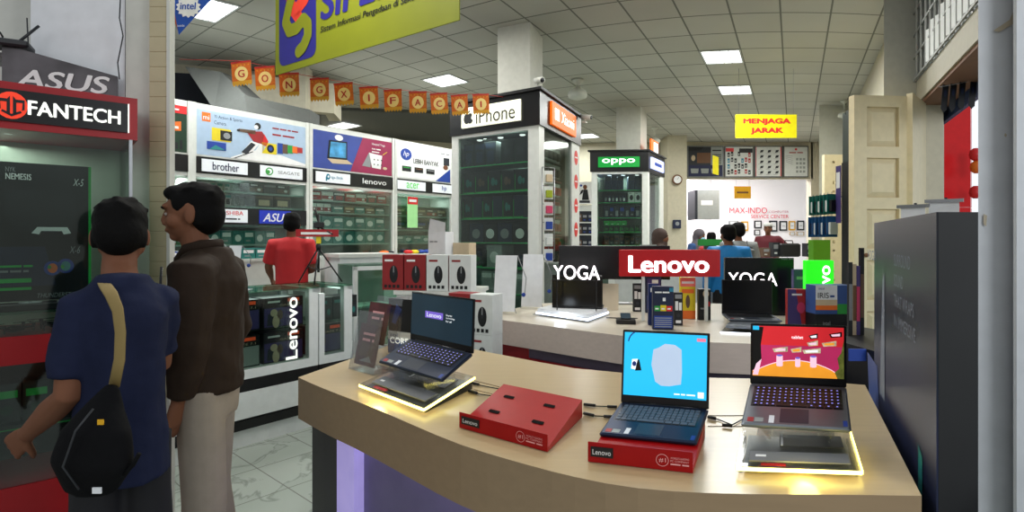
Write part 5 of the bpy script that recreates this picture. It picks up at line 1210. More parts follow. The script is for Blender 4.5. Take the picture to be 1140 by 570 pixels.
loc, a, w, _, _ = frame(tb0, tb1); t = thing('side_table', 'white side table carrying the mouse cartons behind the desk', 'table', (loc.x, loc.y, 0), a)
b = MB(); b.box(0, w, 0, .6, 1.1, 1.135, 'white_laminate'); b.build('tabletop', t)
b = MB(); b.box(.02, w-.02, .02, .58, .1, 1.1, 'counter_white'); b.box(.05, w-.05, .05, .6, 0, .1, 'counter_black'); b.build('cabinet_body', t)
ft = (loc, a)
us = [(475, 1), (490, 1), (507, 0), (521, 0)]
for k, (u, r) in enumerate(us):
    mouse_box(inframe(*ft, uon(tb0, tb1, u)-.02 if 0 else (k-2)*.2+w-.3, .03, 1.137), a, r, f'{"red" if r else "white"} mouse carton on the side table, {("leftmost", "second from left", "third from left", "rightmost")[k]} of the upper row')
q0, q1 = px(500, 4.3), px(549, 4.12); loc, a, w, _, _ = frame(q0, q1)
b = MB(); b.box(-.02, w+.02, -.02, .2, 0, .25, 'box_brown'); b.rect(0, w, .05, .06, -.021, 'beige_print'); o = b.build('shipping_carton', loc=(loc.x, loc.y, 0)); o.rotation_euler = (0, 0, a); tag(o, 'brown shipping carton on the floor under the lower mouse cartons', 'box')
for lv in range(3):
    for k in range(2): mouse_box(inframe(loc, a, .09+k*.197, 0, .252+lv*.302), a, lv == 2 and k == 0, f'{"red" if (lv == 2 and k == 0) else "white"} mouse carton in the front stack, {("bottom", "middle", "top")[lv]} {("left", "right")[k]}')
def frm(u, v0, v1, Y, w, name, label, draw, d=.12, rz=-.3, kb='box_white'):
    p0 = at(u, v1, Y); h = (v1-v0)/F*Y; b = MB(); b.box(-w/2, w/2, 0, d, 0, h, kb); draw(b, w, h); o = b.build(name, loc=p0); o.rotation_euler = (0, 0, rz); return tag(o, label, 'box')
def d_cam(b, w, h): b.rect(-w/2, w/2, 0, h, -.001, 'beige_print'); b.ell(0, h*.4, w*.25, h*.22, -.002, 'box_black'); b.rect(-w*.15, w*.25, h*.15, h*.7, -.003, 'box_dark'); b.ell(0, h*.4, w*.1, h*.08, -.004, 'grey_print')
t = thing('white_carton', 'tall open white carton standing at the back of the side table', 'box', inframe(ft[0], ft[1], .25, .38, 1.137), a-.1)
b = MB(); b.box(-.1, .1, 0, .12, 0, .5, 'card_white'); put_text(b, 'Product detail', -.08, .4, .09, .02, 'grey_print'); put_text(b, 'Specification sheet', -.08, .28, .12, .018, 'grey_print'); b.build('carton_body', t)
b = MB(); b.add([(-.1, 0, .5), (.1, 0, .5), (.12, -.02, .58), (-.06, -.02, .62)], [(0, 1, 2, 3)], 'card_white'); b.build('flap', t)
for k, (xx, yy, hh) in enumerate(((.47, .38, .4), (.1, .2, .27))):
    b = MB(); b.box(-.085, .085, 0, .12, 0, hh, 'beige_print'); d_cam(b, .17, hh); o = b.build('camera_carton', loc=inframe(ft[0], ft[1], xx, yy+.03, 1.137)); o.rotation_euler = (0, 0, a); tag(o, ('tan carton with a black camera picture right of the tall white carton', 'tan carton with a black camera picture at the left end of the side table')[k], 'box')

# ================================================================== rear counter
cf = [P2(*q) for q in ((533, 353), (580, 359), (640, 367), (691, 373.5), (740, 378), (789, 381), (835, 382.5), (890, 383.5), (938, 384))]
cb = [P2(*q) for q in ((932, 355), (900, 344), (800, 338), (700, 336), (622, 337), (596, 338))]
O = Vector((1.5, 4.6)); t = thing('display_counter', 'white topped curved display counter behind the wooden desk', 'counter', (O.x, O.y, 0))
b = MB(); b.prism(loc2(cf+cb), .70, .9, 'counter_top', 'counter_edge'); b.build('worktop', t)
i1 = loc2(inward(cf, .1))
for k, m in enumerate(('red_paint', 'panel_plum', 'panel_plum', 'panel_plum', 'panel_plum', 'panel_plum', 'panel_plum', 'panel_plum')):
    b = MB(); b.prism([i1[k], i1[k+1], (i1[k+1][0], i1[k+1][1]+.03), (i1[k][0], i1[k][1]+.03)], .1 if m != 'red_paint' else 0, .699, m); b.build('front_panel', t)
b = MB(); p = i1[1:4]; b.prism([p[0], p[1], p[2], (p[2][0], p[2][1]-.02), (p[1][0], p[1][1]-.02), (p[0][0], p[0][1]-.02)], .0, .6, 'red_paint'); b.build('red_kick_panel', t)
# mini banners
mini_banner((on(564, 348, .9)+Vector((0, 0, .002))), -.25, .2, .52, 'white tabletop banner at the left edge of the rear counter, left of two', lean=.2)
mini_banner((on(594, 343, .9)+Vector((0, .02, .002))), -.25, .2, .52, 'white tabletop banner beside the black laptop on the lit platform, right of two', lean=.2)
# lightboxes
def lightbox(u0, u1, v0, v1, Y0, Y1, k, txt, tu, tv, label, posts=(.15, .85), d=.06, name='lightbox_sign', zb=None, bold=.03, halo=None, tmat='lit_text'):
    p0 = at(u0, v1, Y0); p1 = at(u1, v1, Y1); loc, a, w, _, _ = frame((p0.x, p0.y), (p1.x, p1.y)); z0 = EYE-(v1-HZ)/F*(Y0+Y1)/2 if zb is None else zb; z1 = EYE-(v0-HZ)/F*(Y0+Y1)/2
    t = thing(name, label, 'sign', (loc.x, loc.y, .902), a); b = MB(); b.box(0, w, 0, d, z0-.902, z1-.902, k, bev=.004); b.build('sign_box', t)
    for q in posts: b = MB(); b.box(w*q-.012, w*q+.012, d*.3, d*.3+.024, 0, z0-.902, 'white_laminate'); b.build('post', t)
    if txt:
        x0 = uon((p0.x, p0.y), (p1.x, p1.y), tu[0]); x1 = uon((p0.x, p0.y), (p1.x, p1.y), tu[1]); Ym = (Y0+Y1)/2; t0 = EYE-(tv[1]-HZ)/F*Ym-.902; t1 = EYE-(tv[0]-HZ)/F*Ym-.902
        b = MB()
        if halo: put_text(b, txt, x0, t0, x1-x0, t1-t0, halo, -.0015, bold=bold+.025)
        put_text(b, txt, x0+.004, t0+.003, x1-x0-.008, t1-t0-.006, tmat, -.003, bold=bold); b.build('lettering', t)
    return t, loc, a, w
lightbox(690, 802, 278, 308, 4.55, 4.5, 'lenovo_red', 'Lenovo', (699, 790), (284, 304), 'red lightbox with glowing white lettering on the rear counter', bold=.05, halo=None, posts=(.24, .87))
lightbox(622, 746, 273.5, 311, 5.35, 5.2, 'yoga_black', None, None, None, 'long black sign box behind the left glowing letters and the red lightbox', name='black_sign_box')
t, loc, a, w = lightbox(615, 671, 307, 344, 4.95, 4.75, 'scr_black', None, None, None, 'x', posts=())
for c_ in list(COL.objects):
    if c_.parent is t: bpy.data.objects.remove(c_)
bpy.data.objects.remove(t)
# left platform and laptop seen from behind
pl, pr, pb = P2(593, 351), P2(655, 360), P2(679, 351); fr_ = frame(pl, pr, (pl[0]+pb[0]-pr[0], pl[1]+pb[1]-pr[1])); loc, a, w, dep, sk = fr_
t = thing('lit_platform', 'white platform with bluish lit edges under the left black laptop', 'laptop stand', (loc.x, loc.y, .902), a)
b = MB(sk); b.box(0, w, 0, dep, 0, .012, 'acrylic'); b.box(.03, w-.02, .02, dep, .012, .03, 'card_white'); b.build('lower_plate', t)
b = MB(sk); b.box(.03, w-.02, .012, .02, .014, .03, 'led_white'); b.box(w-.02, w-.012, .02, dep, .014, .03, 'led_white'); b.build('led_edge', t)
b = MB(sk); b.box(.04, w-.03, .03, dep, .031, .06, 'card_white'); b.build('upper_plate', t)
d = bpy.data.lights.new('led_lamp', 'POINT'); d.energy = .5; d.color = (.8, .9, 1); d.shadow_soft_size = .05; o = bpy.data.objects.new('light_source', d); COL.objects.link(o); o.location = inframe(loc, a, w*.6, -.06, .96)
p0 = at(615, 343, 4.95); p1 = at(671, 343.5, 4.85); l_, a_, w_, _, _ = frame((p0.x, p0.y), (p1.x, p1.y))
def yoga_laptop(loc3, a_, w_, h_, label, base_front=True):
    t = thing('open_laptop', label, 'laptop', loc3, a_)
    b = MB(); b.box(0, w_, -.02 if base_front else 0, .2, 0, .014, 'laptop_black', bev=.004); b.build('base', t)
    b = MB(); b.box(0, w_, -.018 if base_front else -.012, -.008 if base_front else -.002, .014, h_, 'scr_black', bev=.003); b.build('lid', t); return t
yoga_laptop((l_.x, l_.y, .964), a_, w_, .29, 'black laptop with its dark lid upright on the left lit platform')
lightbox(612, 674, 293, 312, 4.86, 4.76, 'yoga_black', None, None, None, 'x', posts=()) if 0 else None
# floating YOGA letters are fixed to a thin bar
p0 = at(614, 311.5, 4.75); p1 = at(670, 311.5, 4.66); l2_, a2_, w2_, _, _ = frame((p0.x, p0.y), (p1.x, p1.y))
t = thing('lit_letters', 'glowing white letters above the left black laptop', 'sign', (l2_.x, l2_.y, .965), a2_)
b = MB(); z_ = p0.z-.965; put_text(b, 'YOGA', .015, z_+.005, w2_-.03, .12, 'lit_text', -.003, bold=.015); b.build('lettering', t)
b = MB(); b.box(0, w2_, 0, .012, z_-.004, z_+.003, 'black_plastic'); b.box(w2_*.1, w2_*.12, .002, .012, 0, z_-.004, 'black_plastic'); b.box(w2_*.88, w2_*.9, .002, .012, 0, z_-.004, 'black_plastic'); b.build('bar', t)
# right YOGA board, laptop, stand
t, loc, a, w = lightbox(807, 884, 287, 346, 4.95, 4.85, 'yoga_black', 'YOGA', (810, 866), (303, 318.5), 'black upright panel with glowing white lettering behind the right laptop', posts=(), zb=.902, bold=.012)
b = MB(); put_text(b, 'intel evo', .47, .49, .1, .025, 'grey_print', -.003); b.build('small_lettering', t)
pl, pr = P2(802, 371), P2(866, 374); fr_ = frame(pl, pr, (pl[0]+.22, pl[1]+.4)); loc, a, w, dep, sk = fr_
t = thing('lit_platform', 'clear platform with a lit edge under the right black laptop', 'laptop stand', (loc.x, loc.y, .902), a)
b = MB(sk); b.box(0, w, 0, dep, 0, .01, 'acrylic'); b.build('lower_plate', t); b = MB(sk); b.box(0, w, -.006, 0, .0, .01, 'led_white'); b.build('led_edge', t)
b = MB(sk); b.box(.03, w-.01, .05, dep, .03, .05, 'laptop_grey'); b.box(.05, .08, .08, dep*.9, .01, .03, 'acrylic'); b.box(w-.08, w-.05, .08, dep*.9, .01, .03, 'acrylic'); b.build('upper_plate', t)
q0, q1 = at(811, 363, 4.2), at(871, 363, 4.12); L4 = frame((q0.x, q0.y), (q1.x, q1.y), (q0.x+.04, q0.y+.24))
laptop(L4, .955, .965, .272, .02, lambda b, x, z, w, h, y: b.rect(x, x+w, z, z+h, y, 'scr_black'), 'black laptop with a switched off screen in front of the right letter panel', 'laptop_grey', 'keys_black')

# cartons and gadgets on the rear counter
def cbox(u0, u1, v0, v1, d, draw, name, label, rz=-.12, kb='box_navy', cat='box'):
    p = on((u0+u1)/2, v1, .902); w = (u1-u0)/F*p.y; h = (v1-v0)/F*p.y; b = MB(); b.box(-w/2, w/2, 0, d, 0, h, kb); draw(b, w, h); o = b.build(name, loc=p); o.rotation_euler = (0, 0, rz); return tag(o, label, cat)
def d_phone(b, w, h):
    b.rect(-w*.38, w*.38, h*.82, h*.95, -.001, 'grey_print'); b.rect(-w*.36, -w*.03, h*.46, h*.74, -.001, 'white_print'); b.rect(w*.06, w*.38, h*.46, h*.7, -.001, 'white_print'); b.rect(-w*.3, w*.3, h*.06, h*.15, -.001, 'white_print'); b.ell(0, h*.3, w*.2, h*.06, -.001, 'box_dark')
cbox(705, 714.5, 316, 347, .06, d_phone, 'phone_carton', 'slim black carton with white squares left of the white post under the red lightbox', kb='box_black')
def d_tall(b, w, h): b.rect(-w*.4, w*.45, h*.72, h*.97, -.001, 'box_purple'); b.rect(-w*.1, w*.3, h*.84, h*.94, -.002, 'white_print'); b.rect(-w*.4, w*.4, h*.1, h*.5, -.001, 'blue_print')
cbox(719, 736, 309, 348.5, .06, d_tall, 'software_carton', 'tall navy and lilac carton directly under the red lightbox', kb='box_navy')
def d_av(b, w, h):
    put_text(b, 'Internet Security', -w*.4, h*.84, w*.7, h*.05, 'white_print'); b.rect(-w*.02, w*.12, h*.66, h*.74, -.001, 'white_print')
    for i, c in enumerate(('green_print', 'yellow_print', 'bright_red')): b.rect(-w*.42+i*w*.29, -w*.14+i*w*.29, h*(.43), h*(.55+.02*(i % 2)), -.0015, c); put_text(b, 'OK', -w*.38+i*w*.29, h*.46, w*.16, h*.05, 'white_print', -.003)
    b.rect(-w*.44, w*.44, h*.04, h*.32, -.001, 'blue_print')
    for i in range(5): b.rect(-w*.4, w*.4, h*(.06+.05*i), h*(.08+.05*i), -.002, 'box_grey')
    b.rect(w*.3, w*.5, h*.88, h*.97, -.002, 'tp_blue')
cbox(722, 733, 316, 362, .05, lambda b, w, h: b.rect(-w*.3, w*.3, h*.8, h*.9, -.001, 'white_print'), 'software_carton', 'navy carton half hidden behind the green yellow red printed one', kb='blue_navy')
cbox(727, 749.5, 319, 367, .06, d_av, 'software_carton', 'navy software carton with green, yellow and red squares on the rear counter', kb='box_navy')
cbox(750.5, 760, 326, 362, .05, d_phone, 'phone_carton', 'slim black carton with white squares right of the navy software carton', kb='box_black')
def d_yel(b, w, h):
    b.rect(-w*.5, w*.5, 0, h*.2, -.001, 'orange_print'); b.rect(-w*.5, w*.5, h*.78, h*1., -.001, 'pink_print2'); b.ell(0, h*.42, w*.14, h*.16, -.002, 'box_brown'); b.rect(-w*.4, w*.4, h*.62, h*.72, -.002, 'orange_print'); put_text(b, 'FREE', -w*.4, h*.84, w*.8, h*.08, 'white_print', -.003)
cbox(757.5, 774, 309, 355, .05, d_yel, 'yellow_carton', 'yellow and orange carton with a small figure under the red lightbox', kb='yellow_print')
cbox(778, 791, 322, 356.5, .06, lambda b, w, h: (b.ell(w*.1, h*.85, w*.25, h*.12, -.001, 'beige_print'), b.rect(-w*.35, w*.2, h*.35, h*.4, -.001, 'grey_print'), b.rect(w*.3, w*.42, h*.45, h*.6, -.001, 'bright_red')), 'gadget_carton', 'small black gadget carton under the right end of the red lightbox', kb='box_black')
p = on(697, 361, .902); t = thing('phone_cradle', 'black display cradle with a dark phone lying on the rear counter', 'phone display', p, -.15)
b = MB(); b.box(-.075, .075, 0, .13, 0, .035, 'black_plastic', bev=.004); b.build('base', t); b = MB(); b.T = Matrix.Translation((0, .01, .036)) @ Matrix.Rotation(.25, 4, 'X'); b.box(-.04, .04, 0, .12, 0, .008, 'bezel', bev=.002); b.box(-.036, .036, .006, .114, .0081, .0086, 'scr_dark'); b.build('phone', t)
b = MB(); b.tube([(.05, .12, .03), (.1, .2, .02), (.02, .3, .004), (-.15, .32, .004)], .004, 'black_plastic', 6); b.build('cord', t)
p = on(679, 345, .902); t = thing('tilted_card', 'beige price card leaning beside the left black laptop', 'card', p, -.2); b = MB(); b.T = Matrix.Rotation(-.25, 4, 'X'); b.box(-.08, .08, 0, .004, 0, .25, 'beige_card'); b.build('card', t); b = MB(); b.tube([(0, .06, .2), (0, .14, .003)], .003, 'steel', 6); b.build('prop', t)
p = on(692, 338.5, .902); b = MB(); b.box(-.1, .1, -.06, .06, 0, .012, 'grey_print'); b.box(-.08, .08, -.04, .05, .012, .016, 'card_white'); tag(b.build('flat_tablet', loc=p), 'flat grey tablet lying behind the beige price card', 'tablet')
cbox(877.5, 899, 322, 363, .05, lambda b, w, h: (b.poly([(-w/2, 0), (w*.2, 0), (-w*.1, h), (-w/2, h)], -.001, 'box_purple'), b.ell(w*.15, h*.5, w*.2, h*.15, -.002, 'pink_print'), put_text(b, 'Legion', -w*.3, h*.82, w*.5, h*.07, 'white_print')), 'leaflet_carton', 'maroon and purple printed carton left of the green lit sign', kb='box_red')
cbox(884, 899, 300, 356, .05, lambda b, w, h: b.rect(-w*.3, w*.3, h*.8, h*.86, -.001, 'grey_print'), 'tall_carton', 'tall purple carton between the glowing letter panel and the green lit sign', kb='box_purple')
p = on(913, 360, .902); w_ = 30/F*p.y; h_ = 70/F*p.y; t = thing('green_lightbox', 'upright bright green lightbox with vertical white lettering', 'sign', p, -.05)
b = MB(); b.box(-w_/2, w_/2, 0, .06, 0, h_, 'lit_green', bev=.003); b.build('sign_box', t)
b = MB(); b.T = Matrix.Translation((w_*.36, 0, h_*.12)) @ Matrix.Rotation(-pi/2, 4, 'Y'); put_text(b, 'lenovo', 0, 0, h_*.8, w_*.42, 'lit_white', -.004, bold=.03); b.build('lettering', t)
def d_iris(b, w, h):
    b.rect(-w/2, w*.1, h*.5, h, -.001, 'card_white'); b.rect(-w/2, w*.1, h*.3, h*.5, -.001, 'beige_print'); b.rect(-w/2, w*.1, h*.14, h*.3, -.001, 'orange_print'); b.rect(w*.1, w/2, 0, h*.35, -.001, 'green_print'); b.rect(w*.1, w/2, h*.35, h, -.001, 'core_blue')
    put_text(b, 'IRIS', -w*.44, h*.55, w*.3, h*.2, 'box_black', -.003); put_text(b, 'xe', -w*.1, h*.57, w*.12, h*.1, 'core_blue', -.003); put_text(b, 'intel', -w*.42, h*.85, w*.16, h*.08, 'core_blue', -.003)
p = on(928, 367, .902); w_ = 40/F*p.y; h1 = 17/F*p.y; h2 = 32/F*p.y
b = MB(); b.box(-w_/2, w_/2, 0, .14, 0, h1, 'box_black'); put_text(b, 'intel', -w_*.3, h1*.3, w_*.2, h1*.25, 'grey_print'); tag(b.build('black_carton', loc=p), 'black carton under the colourful carton', 'box')
b = MB(); b.box(-w_/2, w_/2, 0, .14, 0, h2, 'core_blue'); d_iris(b, w_, h2); tag(b.build('graphics_carton', loc=p+Vector((0, 0, h1+.002))), 'colourful striped carton right of the green lit sign', 'box')
# dark low unit behind the corner, magazines
b = MB(); q = [px(941, 3.45), px(974, 3.2), px(985, 3.9), px(941, 4.2)]; b.prism(q, 0, .93, 'box_black'); tag(b.build('low_cabinet'), 'low black cabinet between the rear counter and the dark standee', 'cabinet')
for k, (u, v0, v1, c, s) in enumerate(((947, 292, 362, 'dark_plastic', 'dark'), (951.5, 294, 364, 'beige_print', 'beige'), (955.5, 296, 366, 'box_purple', 'purple'), (960, 276, 366, 'box_black', 'black'))):
    p = at(u, 373, 3.72); h = (373-v0)/F*3.72; b = MB(); b.box(-.013, .013, 0, .02, 0, h, c); b.rect(-.011, .011, h*.2, h*.7, -.001, ('grey_print', 'brown_print', 'pink_print', 'box_brown')[k]); o = b.build('magazine', loc=(p.x, p.y, .932)); o.scale = (1, 1, 1); tag(o, f'upright {s} magazine standing on the low black cabinet', 'magazine')
p = at(957, 380, 4.02); b = MB(); b.box(-.05, .05, 0, .01, .0, .07, 'blue_print'); tag(b.build('blue_card', loc=(at(955, 380, 3.26).x, 3.26, .86)), 'blue card on the front of the low black cabinet', 'card')

# ================================================================== dark standee at the right
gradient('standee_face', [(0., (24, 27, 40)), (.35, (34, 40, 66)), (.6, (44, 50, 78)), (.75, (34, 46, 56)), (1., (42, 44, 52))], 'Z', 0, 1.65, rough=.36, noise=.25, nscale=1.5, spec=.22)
s0 = at(1028, 238, 1.5); s1 = at(965, 248, 2.62)
S0 = Vector((s0.x, s0.y)); S1 = Vector((s1.x, s1.y)); S0.x += .035; S1.x += .035; loc, a, w, _, _ = frame(S1, S0)
t = thing('display_standee', 'tall dark standee with faint grey lettering at the right end of the desk', 'standee', (loc.x, loc.y, 0), a)
# face looks to the left: local -y
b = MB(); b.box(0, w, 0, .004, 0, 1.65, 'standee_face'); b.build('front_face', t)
b = MB(); q = at(1089, 238, 1.5); R = Matrix.Rotation(-a, 3, 'Z'); e = R @ (Vector((q.x, q.y, 0))-Vector((loc.x, loc.y, 0)))
b.prism([(0, .0045), (w, .0045), (e.x, e.y), (e.x-w, e.y)], 0, 1.65, 'standee_side'); b.build('body', t)
b = MB()
def ux(u): return uon(S1, S0, u)
put_text(b, 'YOGA', ux(966), 1.475, ux(976)-ux(966), .045, 'faint_white', -.002)
for i, (s, u1) in enumerate((('SURROUND', 1014), ('SOUND', 1006), ('THAT WRAPS', 1018), ('IN IMMERSIVE', 1020))): put_text(b, s, ux(996), 1.475-.075*i, ux(u1)-ux(996), .045, 'faint_white' if i < 4 else 'reflection_blue', -.002)
b.poly([(ux(980), .9), (ux(983), 1.4), (ux(985), 1.44), (ux(985.5), .9)], -.002, 'faint_white')
b.poly([(ux(966), 1.0), (ux(977), 1.0), (ux(984), .4), (ux(972), .35)], -.0015, 'reflection_blue')  # bluish reflection painted on the face as a flat shape
b.build('lettering', t)
b = MB(); b.poly([(ux(1023), .95), (ux(1027.5), .93), (ux(1027.5), .62), (ux(1023), .72)], -.002, 'teal_print'); b.build('teal_patch', t)  # flat teal patch at the right edge of the face

# ================================================================== panelled door
def panel_door(name, p, rz, w, h, label, th=.07, edge=0):
    b = MB(); o_ = .035
    b.box(0, w, o_, th, 0, h, 'door_cream')
    b2 = b; st = .12
    b.box(0, st, 0, o_, 0, h, 'door_cream'); b.box(w-st, w, 0, o_, 0, h, 'door_cream')
    n_ = 6; ph = (h-.12)/n_
    for i in range(n_+1):
        z0 = .0 if i == 0 else i*ph+.02; b.box(st, w-st, 0, o_, z0, min(h, z0+.1) if i else .12, 'door_cream')
    for i in range(n_):
        z0, z1 = i*ph+.15, (i+1)*ph-.01
        if z1 <= z0: continue
        x0, x1 = st+.03, w-st-.03
        v = [(st, o_, z0-.03), (w-st, o_, z0-.03), (w-st, o_, z1+.03), (st, o_, z1+.03), (x0+.02, .001, z0+.02), (x1-.02, .001, z0+.02), (x1-.02, .001, z1-.02), (x0+.02, .001, z1-.02)]
        b.add(v, [(4, 5, 6, 7), (0, 1, 5, 4), (1, 2, 6, 5), (2, 3, 7, 6), (3, 0, 4, 7)], 'door_cream')
    o = b.build(name, loc=p); o.rotation_euler = (0, 0, rz); o['kind'] = 'structure'; o['label'] = label; return o
p0 = px(951, 4.9); p1 = px(1015, 4.95)
d1 = panel_door('door_1', (p0[0], p0[1], .01), atan2(p1[1]-p0[1], p1[0]-p0[0]), hypot(p1[0]-p0[0], p1[1]-p0[1]), 2.83, 'cream wooden door with raised rectangular panels, folded open')
b = MB(); b.sphere((.1, -.02, 1.42), .02, 'brown_print', 12, 8); b.build('handle', d1)
p0 = px(1016, 4.9); p1 = px(1031, 5.3); b = MB(); b.prism([p0, p1, (p1[0]-.05, p1[1]+.04), (p0[0]-.02, p0[1]+.05)], 0.01, 2.86, 'door_cream'); o = struct('door_2', b, 'second cream door leaf seen edge on')
p0 = px(918, 8.6); p1 = px(938, 8.6); panel_door('door_3', (p0[0], p0[1], .01), 0, p1[0]-p0[0], 2.86, 'further cream door leaf behind the accessory stand')
b = MB(); q0, q1 = px(941, 6.3), px(951, 6.0)
for k in range(5): x_ = q0[0]+(q1[0]-q0[0])*k/5; y_ = q0[1]+(q1[1]-q0[1])*k/5; b.box(x_, x_+.016, y_, y_+.05, 0, 3.0-.03*(k % 2), 'shutter_green')
tag(b.build('folding_gate'), 'dark green folding gate stacked beside the cream door', 'gate')

# ================================================================== accessory stand
p0, p1 = px(937, 5.2), px(951, 5.0); loc, a, w, _, _ = frame(p0, p1)
t = thing('accessory_stand', 'tall narrow black stand holding rows of hanging accessory packs', 'display stand', (loc.x, loc.y, 0), a)
b = MB(); b.box(0, w, 0, .3, 0, 2.28, 'black_plastic'); b.build('panel', t)
b = MB(); b.box(-.09, -.005, -.005, .0, 1.72, 2.26, 'box_purple'); b.rect(-.08, -.02, 2.05, 2.2, -.006, 'white_print'); b.build('side_poster', t)
for z, lb in ((1.97, 'u'), (1.74, 'l')):
    b = MB(); b.tube([(0, .05, z), (-.42, .0, z+.02)], .006, 'steel', 8); b.tube([(0, .15, z), (-.42, .14, z+.02)], .006, 'steel', 8); b.build('arm', t)
for k in range(6):
    p = inframe(loc, a, -.11-.068*k, -.03, 1.81); bo = blister(p, .25, .11, .19, 'pack_teal', 'box_white' if k % 2 else 'box_black', 'teal phone accessory pack in the upper row of the black accessory stand', 'teal packs in the upper row of the accessory stand')
for k in range(6):
    p = inframe(loc, a, -.11-.068*k, -.03, 1.59); bo = blister(p, .2, .12, .2, 'pack_blue', 'box_navy' if k % 2 else 'box_white', 'blue phone accessory pack in the lower row of the black accessory stand', 'blue packs in the lower row of the accessory stand')
p = at(915, 345, 5.9); b = MB(); b.box(-.09, .09, 0, .1, 0, 1.56, 'lime_column'); tag(b.build('lime_banner', loc=(p.x, 5.9, 0)), 'lime green upright banner below the hanging accessory packs', 'banner')

# ================================================================== outside things
for k, (u, v, l_) in enumerate(((1052, 108, 'leftmost'), (1061, 107, 'second from left'), (1071, 105, 'third from left'), (1083, 104, 'rightmost'))):
    p = at(u, v, 4.6); b = MB(); b.add([(-.03, 0, .1), (.03, 0, .1), (.03, 0, -.1), (0, 0, -.13), (-.03, 0, -.1), (-.03, .003, .1), (.03, .003, .1), (.03, .003, -.1), (0, .003, -.13), (-.03, .003, -.1)], [(4, 3, 2, 1, 0), (5, 6, 7, 8, 9)]+[(i, (i+1) % 5, 5+(i+1) % 5, 5+i) for i in range(5)], 'box_black'); b.ell(0, .03, .014, .03, -.001, 'box_navy')
    o = b.build('hanging_pennant', loc=p); o.rotation_euler = (0, .1, .2); tag(o, f'black pennant hanging in front of the red outside wall, {l_} of four', 'pennant')
b = MB(); b.tube([at(1046, 97, 4.6), at(1066, 93, 4.6), at(1092, 88, 4.6)], .004, 'steel', 6); tag(b.build('hanging_string'), 'thin cord carrying the black pennants', 'cord')
for k, (u, v, c, l_) in enumerate(((1086, 172, 'bright_red', 'upper red'), (1087, 186, 'orange_print', 'orange'), (1086, 214, 'bright_red', 'lower red'))):
    b = MB(); b.lathe([(.02, -.07), (.05, -.045), (.06, 0), (.05, .045), (.02, .07)], c); o = b.build('paper_lantern', loc=at(u, v, 6.2)); tag(o, f'{l_} paper lantern hanging outside past the red wall', 'lantern')
for k, (u0, u1, v) in enumerate(((1003, 1030, 232), (1034, 1068, 226))):
    p0 = at(u0, v, 3.4); p1 = at(u1, v-4, 3.3); l2, a2, w_, _, _ = frame((p0.x, p0.y), (p1.x, p1.y)); t = thing('roll_up_banner', f'back of a white roll-up banner behind the dark standee, {("left", "right")[k]} one', 'banner', (l2.x, l2.y, 0), a2)
    b = MB(); b.box(0, w_, 0, .004, .05, p0.z, 'card_white'); b.build('banner', t); b = MB(); b.box(-.02, w_+.02, -.01, .01, p0.z, p0.z+.02, 'steel'); b.build('top_bar', t); b = MB(); b.box(-.03, w_+.03, -.05, .05, 0, .05, 'steel'); b.build('base', t); b = MB(); b.tube([(w_*.55, .02, .05), (w_*.55, .02, p0.z+.03)], .008, 'dark_steel', 8); b.build('pole', t)
# grey plastic cover, lower right
b = MB(); n_ = 14; vs = []
for i in range(n_+1):
    for j in range(n_+1):
        s_, q_ = i/n_, j/n_; x_ = 1.19+.34*s_; y_ = 1.28+.16*q_
        z_ = .44+.56*(1-(1-s_)**2.6)*(1-.12*q_)+.012*sin(9*s_+4*q_)+.008*sin(21*s_); vs.append((x_-(.03*q_), y_, z_))
L_ = len(vs); vs += [(x_, y_, 0) for x_, y_, z_ in vs]
fs = [(i*(n_+1)+j, (i+1)*(n_+1)+j, (i+1)*(n_+1)+j+1, i*(n_+1)+j+1) for i in range(n_) for j in range(n_)]
rim = [i*(n_+1) for i in range(n_+1)]+[n_*(n_+1)+j for j in range(1, n_+1)]+[i*(n_+1)+n_ for i in range(n_-1, -1, -1)]+[j for j in range(n_-1, 0, -1)]
fs += [(rim[k], L_+rim[k], L_+rim[(k+1) % len(rim)], rim[(k+1) % len(rim)]) for k in range(len(rim))]
b.add(vs, fs, 'plastic_grey', True); tag(b.build('plastic_cover'), 'grey plastic cover bulging up at the lower right corner', 'cover')

# ================================================================== hanging signs and bunting
PL, PR = (-1.92, 4.52), (-.32, 3.37); loc, a, w, _, _ = frame(PL, PR)
t = thing('hanging_banner_or_reflection', 'large lime green banner with a navy emblem hanging from the ceiling', 'banner', (loc.x, loc.y, 2.9), a)
b = MB(); b.box(0, w, 0, .01, .0, .95, 'siplah_lime'); b.build('panel', t)
X_ = lambda u: uon(PL, PR, u)
b = MB(); x0, x1 = X_(311), X_(352); ww = x1-x0; zb_ = .055; hh = .62
def rr(x0, x1, z0, z1, r):
    o = []
    for cx, cz, s in ((x1-r, z0+r, -pi/2), (x1-r, z1-r, 0), (x0+r, z1-r, pi/2), (x0+r, z0+r, pi)): o += [(cx+r*cos(s+pi/2*k/5), cz+r*sin(s+pi/2*k/5)) for k in range(6)]
    return o
b.poly(rr(x0, x1, zb_, zb_+hh, .07), -.002, 'siplah_navy')
def ribbon(pts, r, k, y):
    for i in range(len(pts)-1):
        p, q = Vector(pts[i]), Vector(pts[i+1]); d = (q-p).normalized(); n_ = Vector((-d.y, d.x))*r; b.poly([tuple(p+n_), tuple(q+n_), tuple(q-n_), tuple(p-n_)], y-.00002*i, k)
    for i, p in enumerate(pts): b.ell(p[0], p[1], r, r, y-.0005-.00002*i, k, n=14)
cx = (x0+x1)/2; S_ = lambda fx, fz: (x0+fx*ww, zb_+fz*hh)
ribbon([S_(.8, 1.0), S_(.82, .85), S_(.7, .74), S_(.5, .66)], .055, 'siplah_red', -.004); ribbon([S_(.3, .95), S_(.32, .8), S_(.42, .66), S_(.55, .55)], .05, 'siplah_red', -.004)
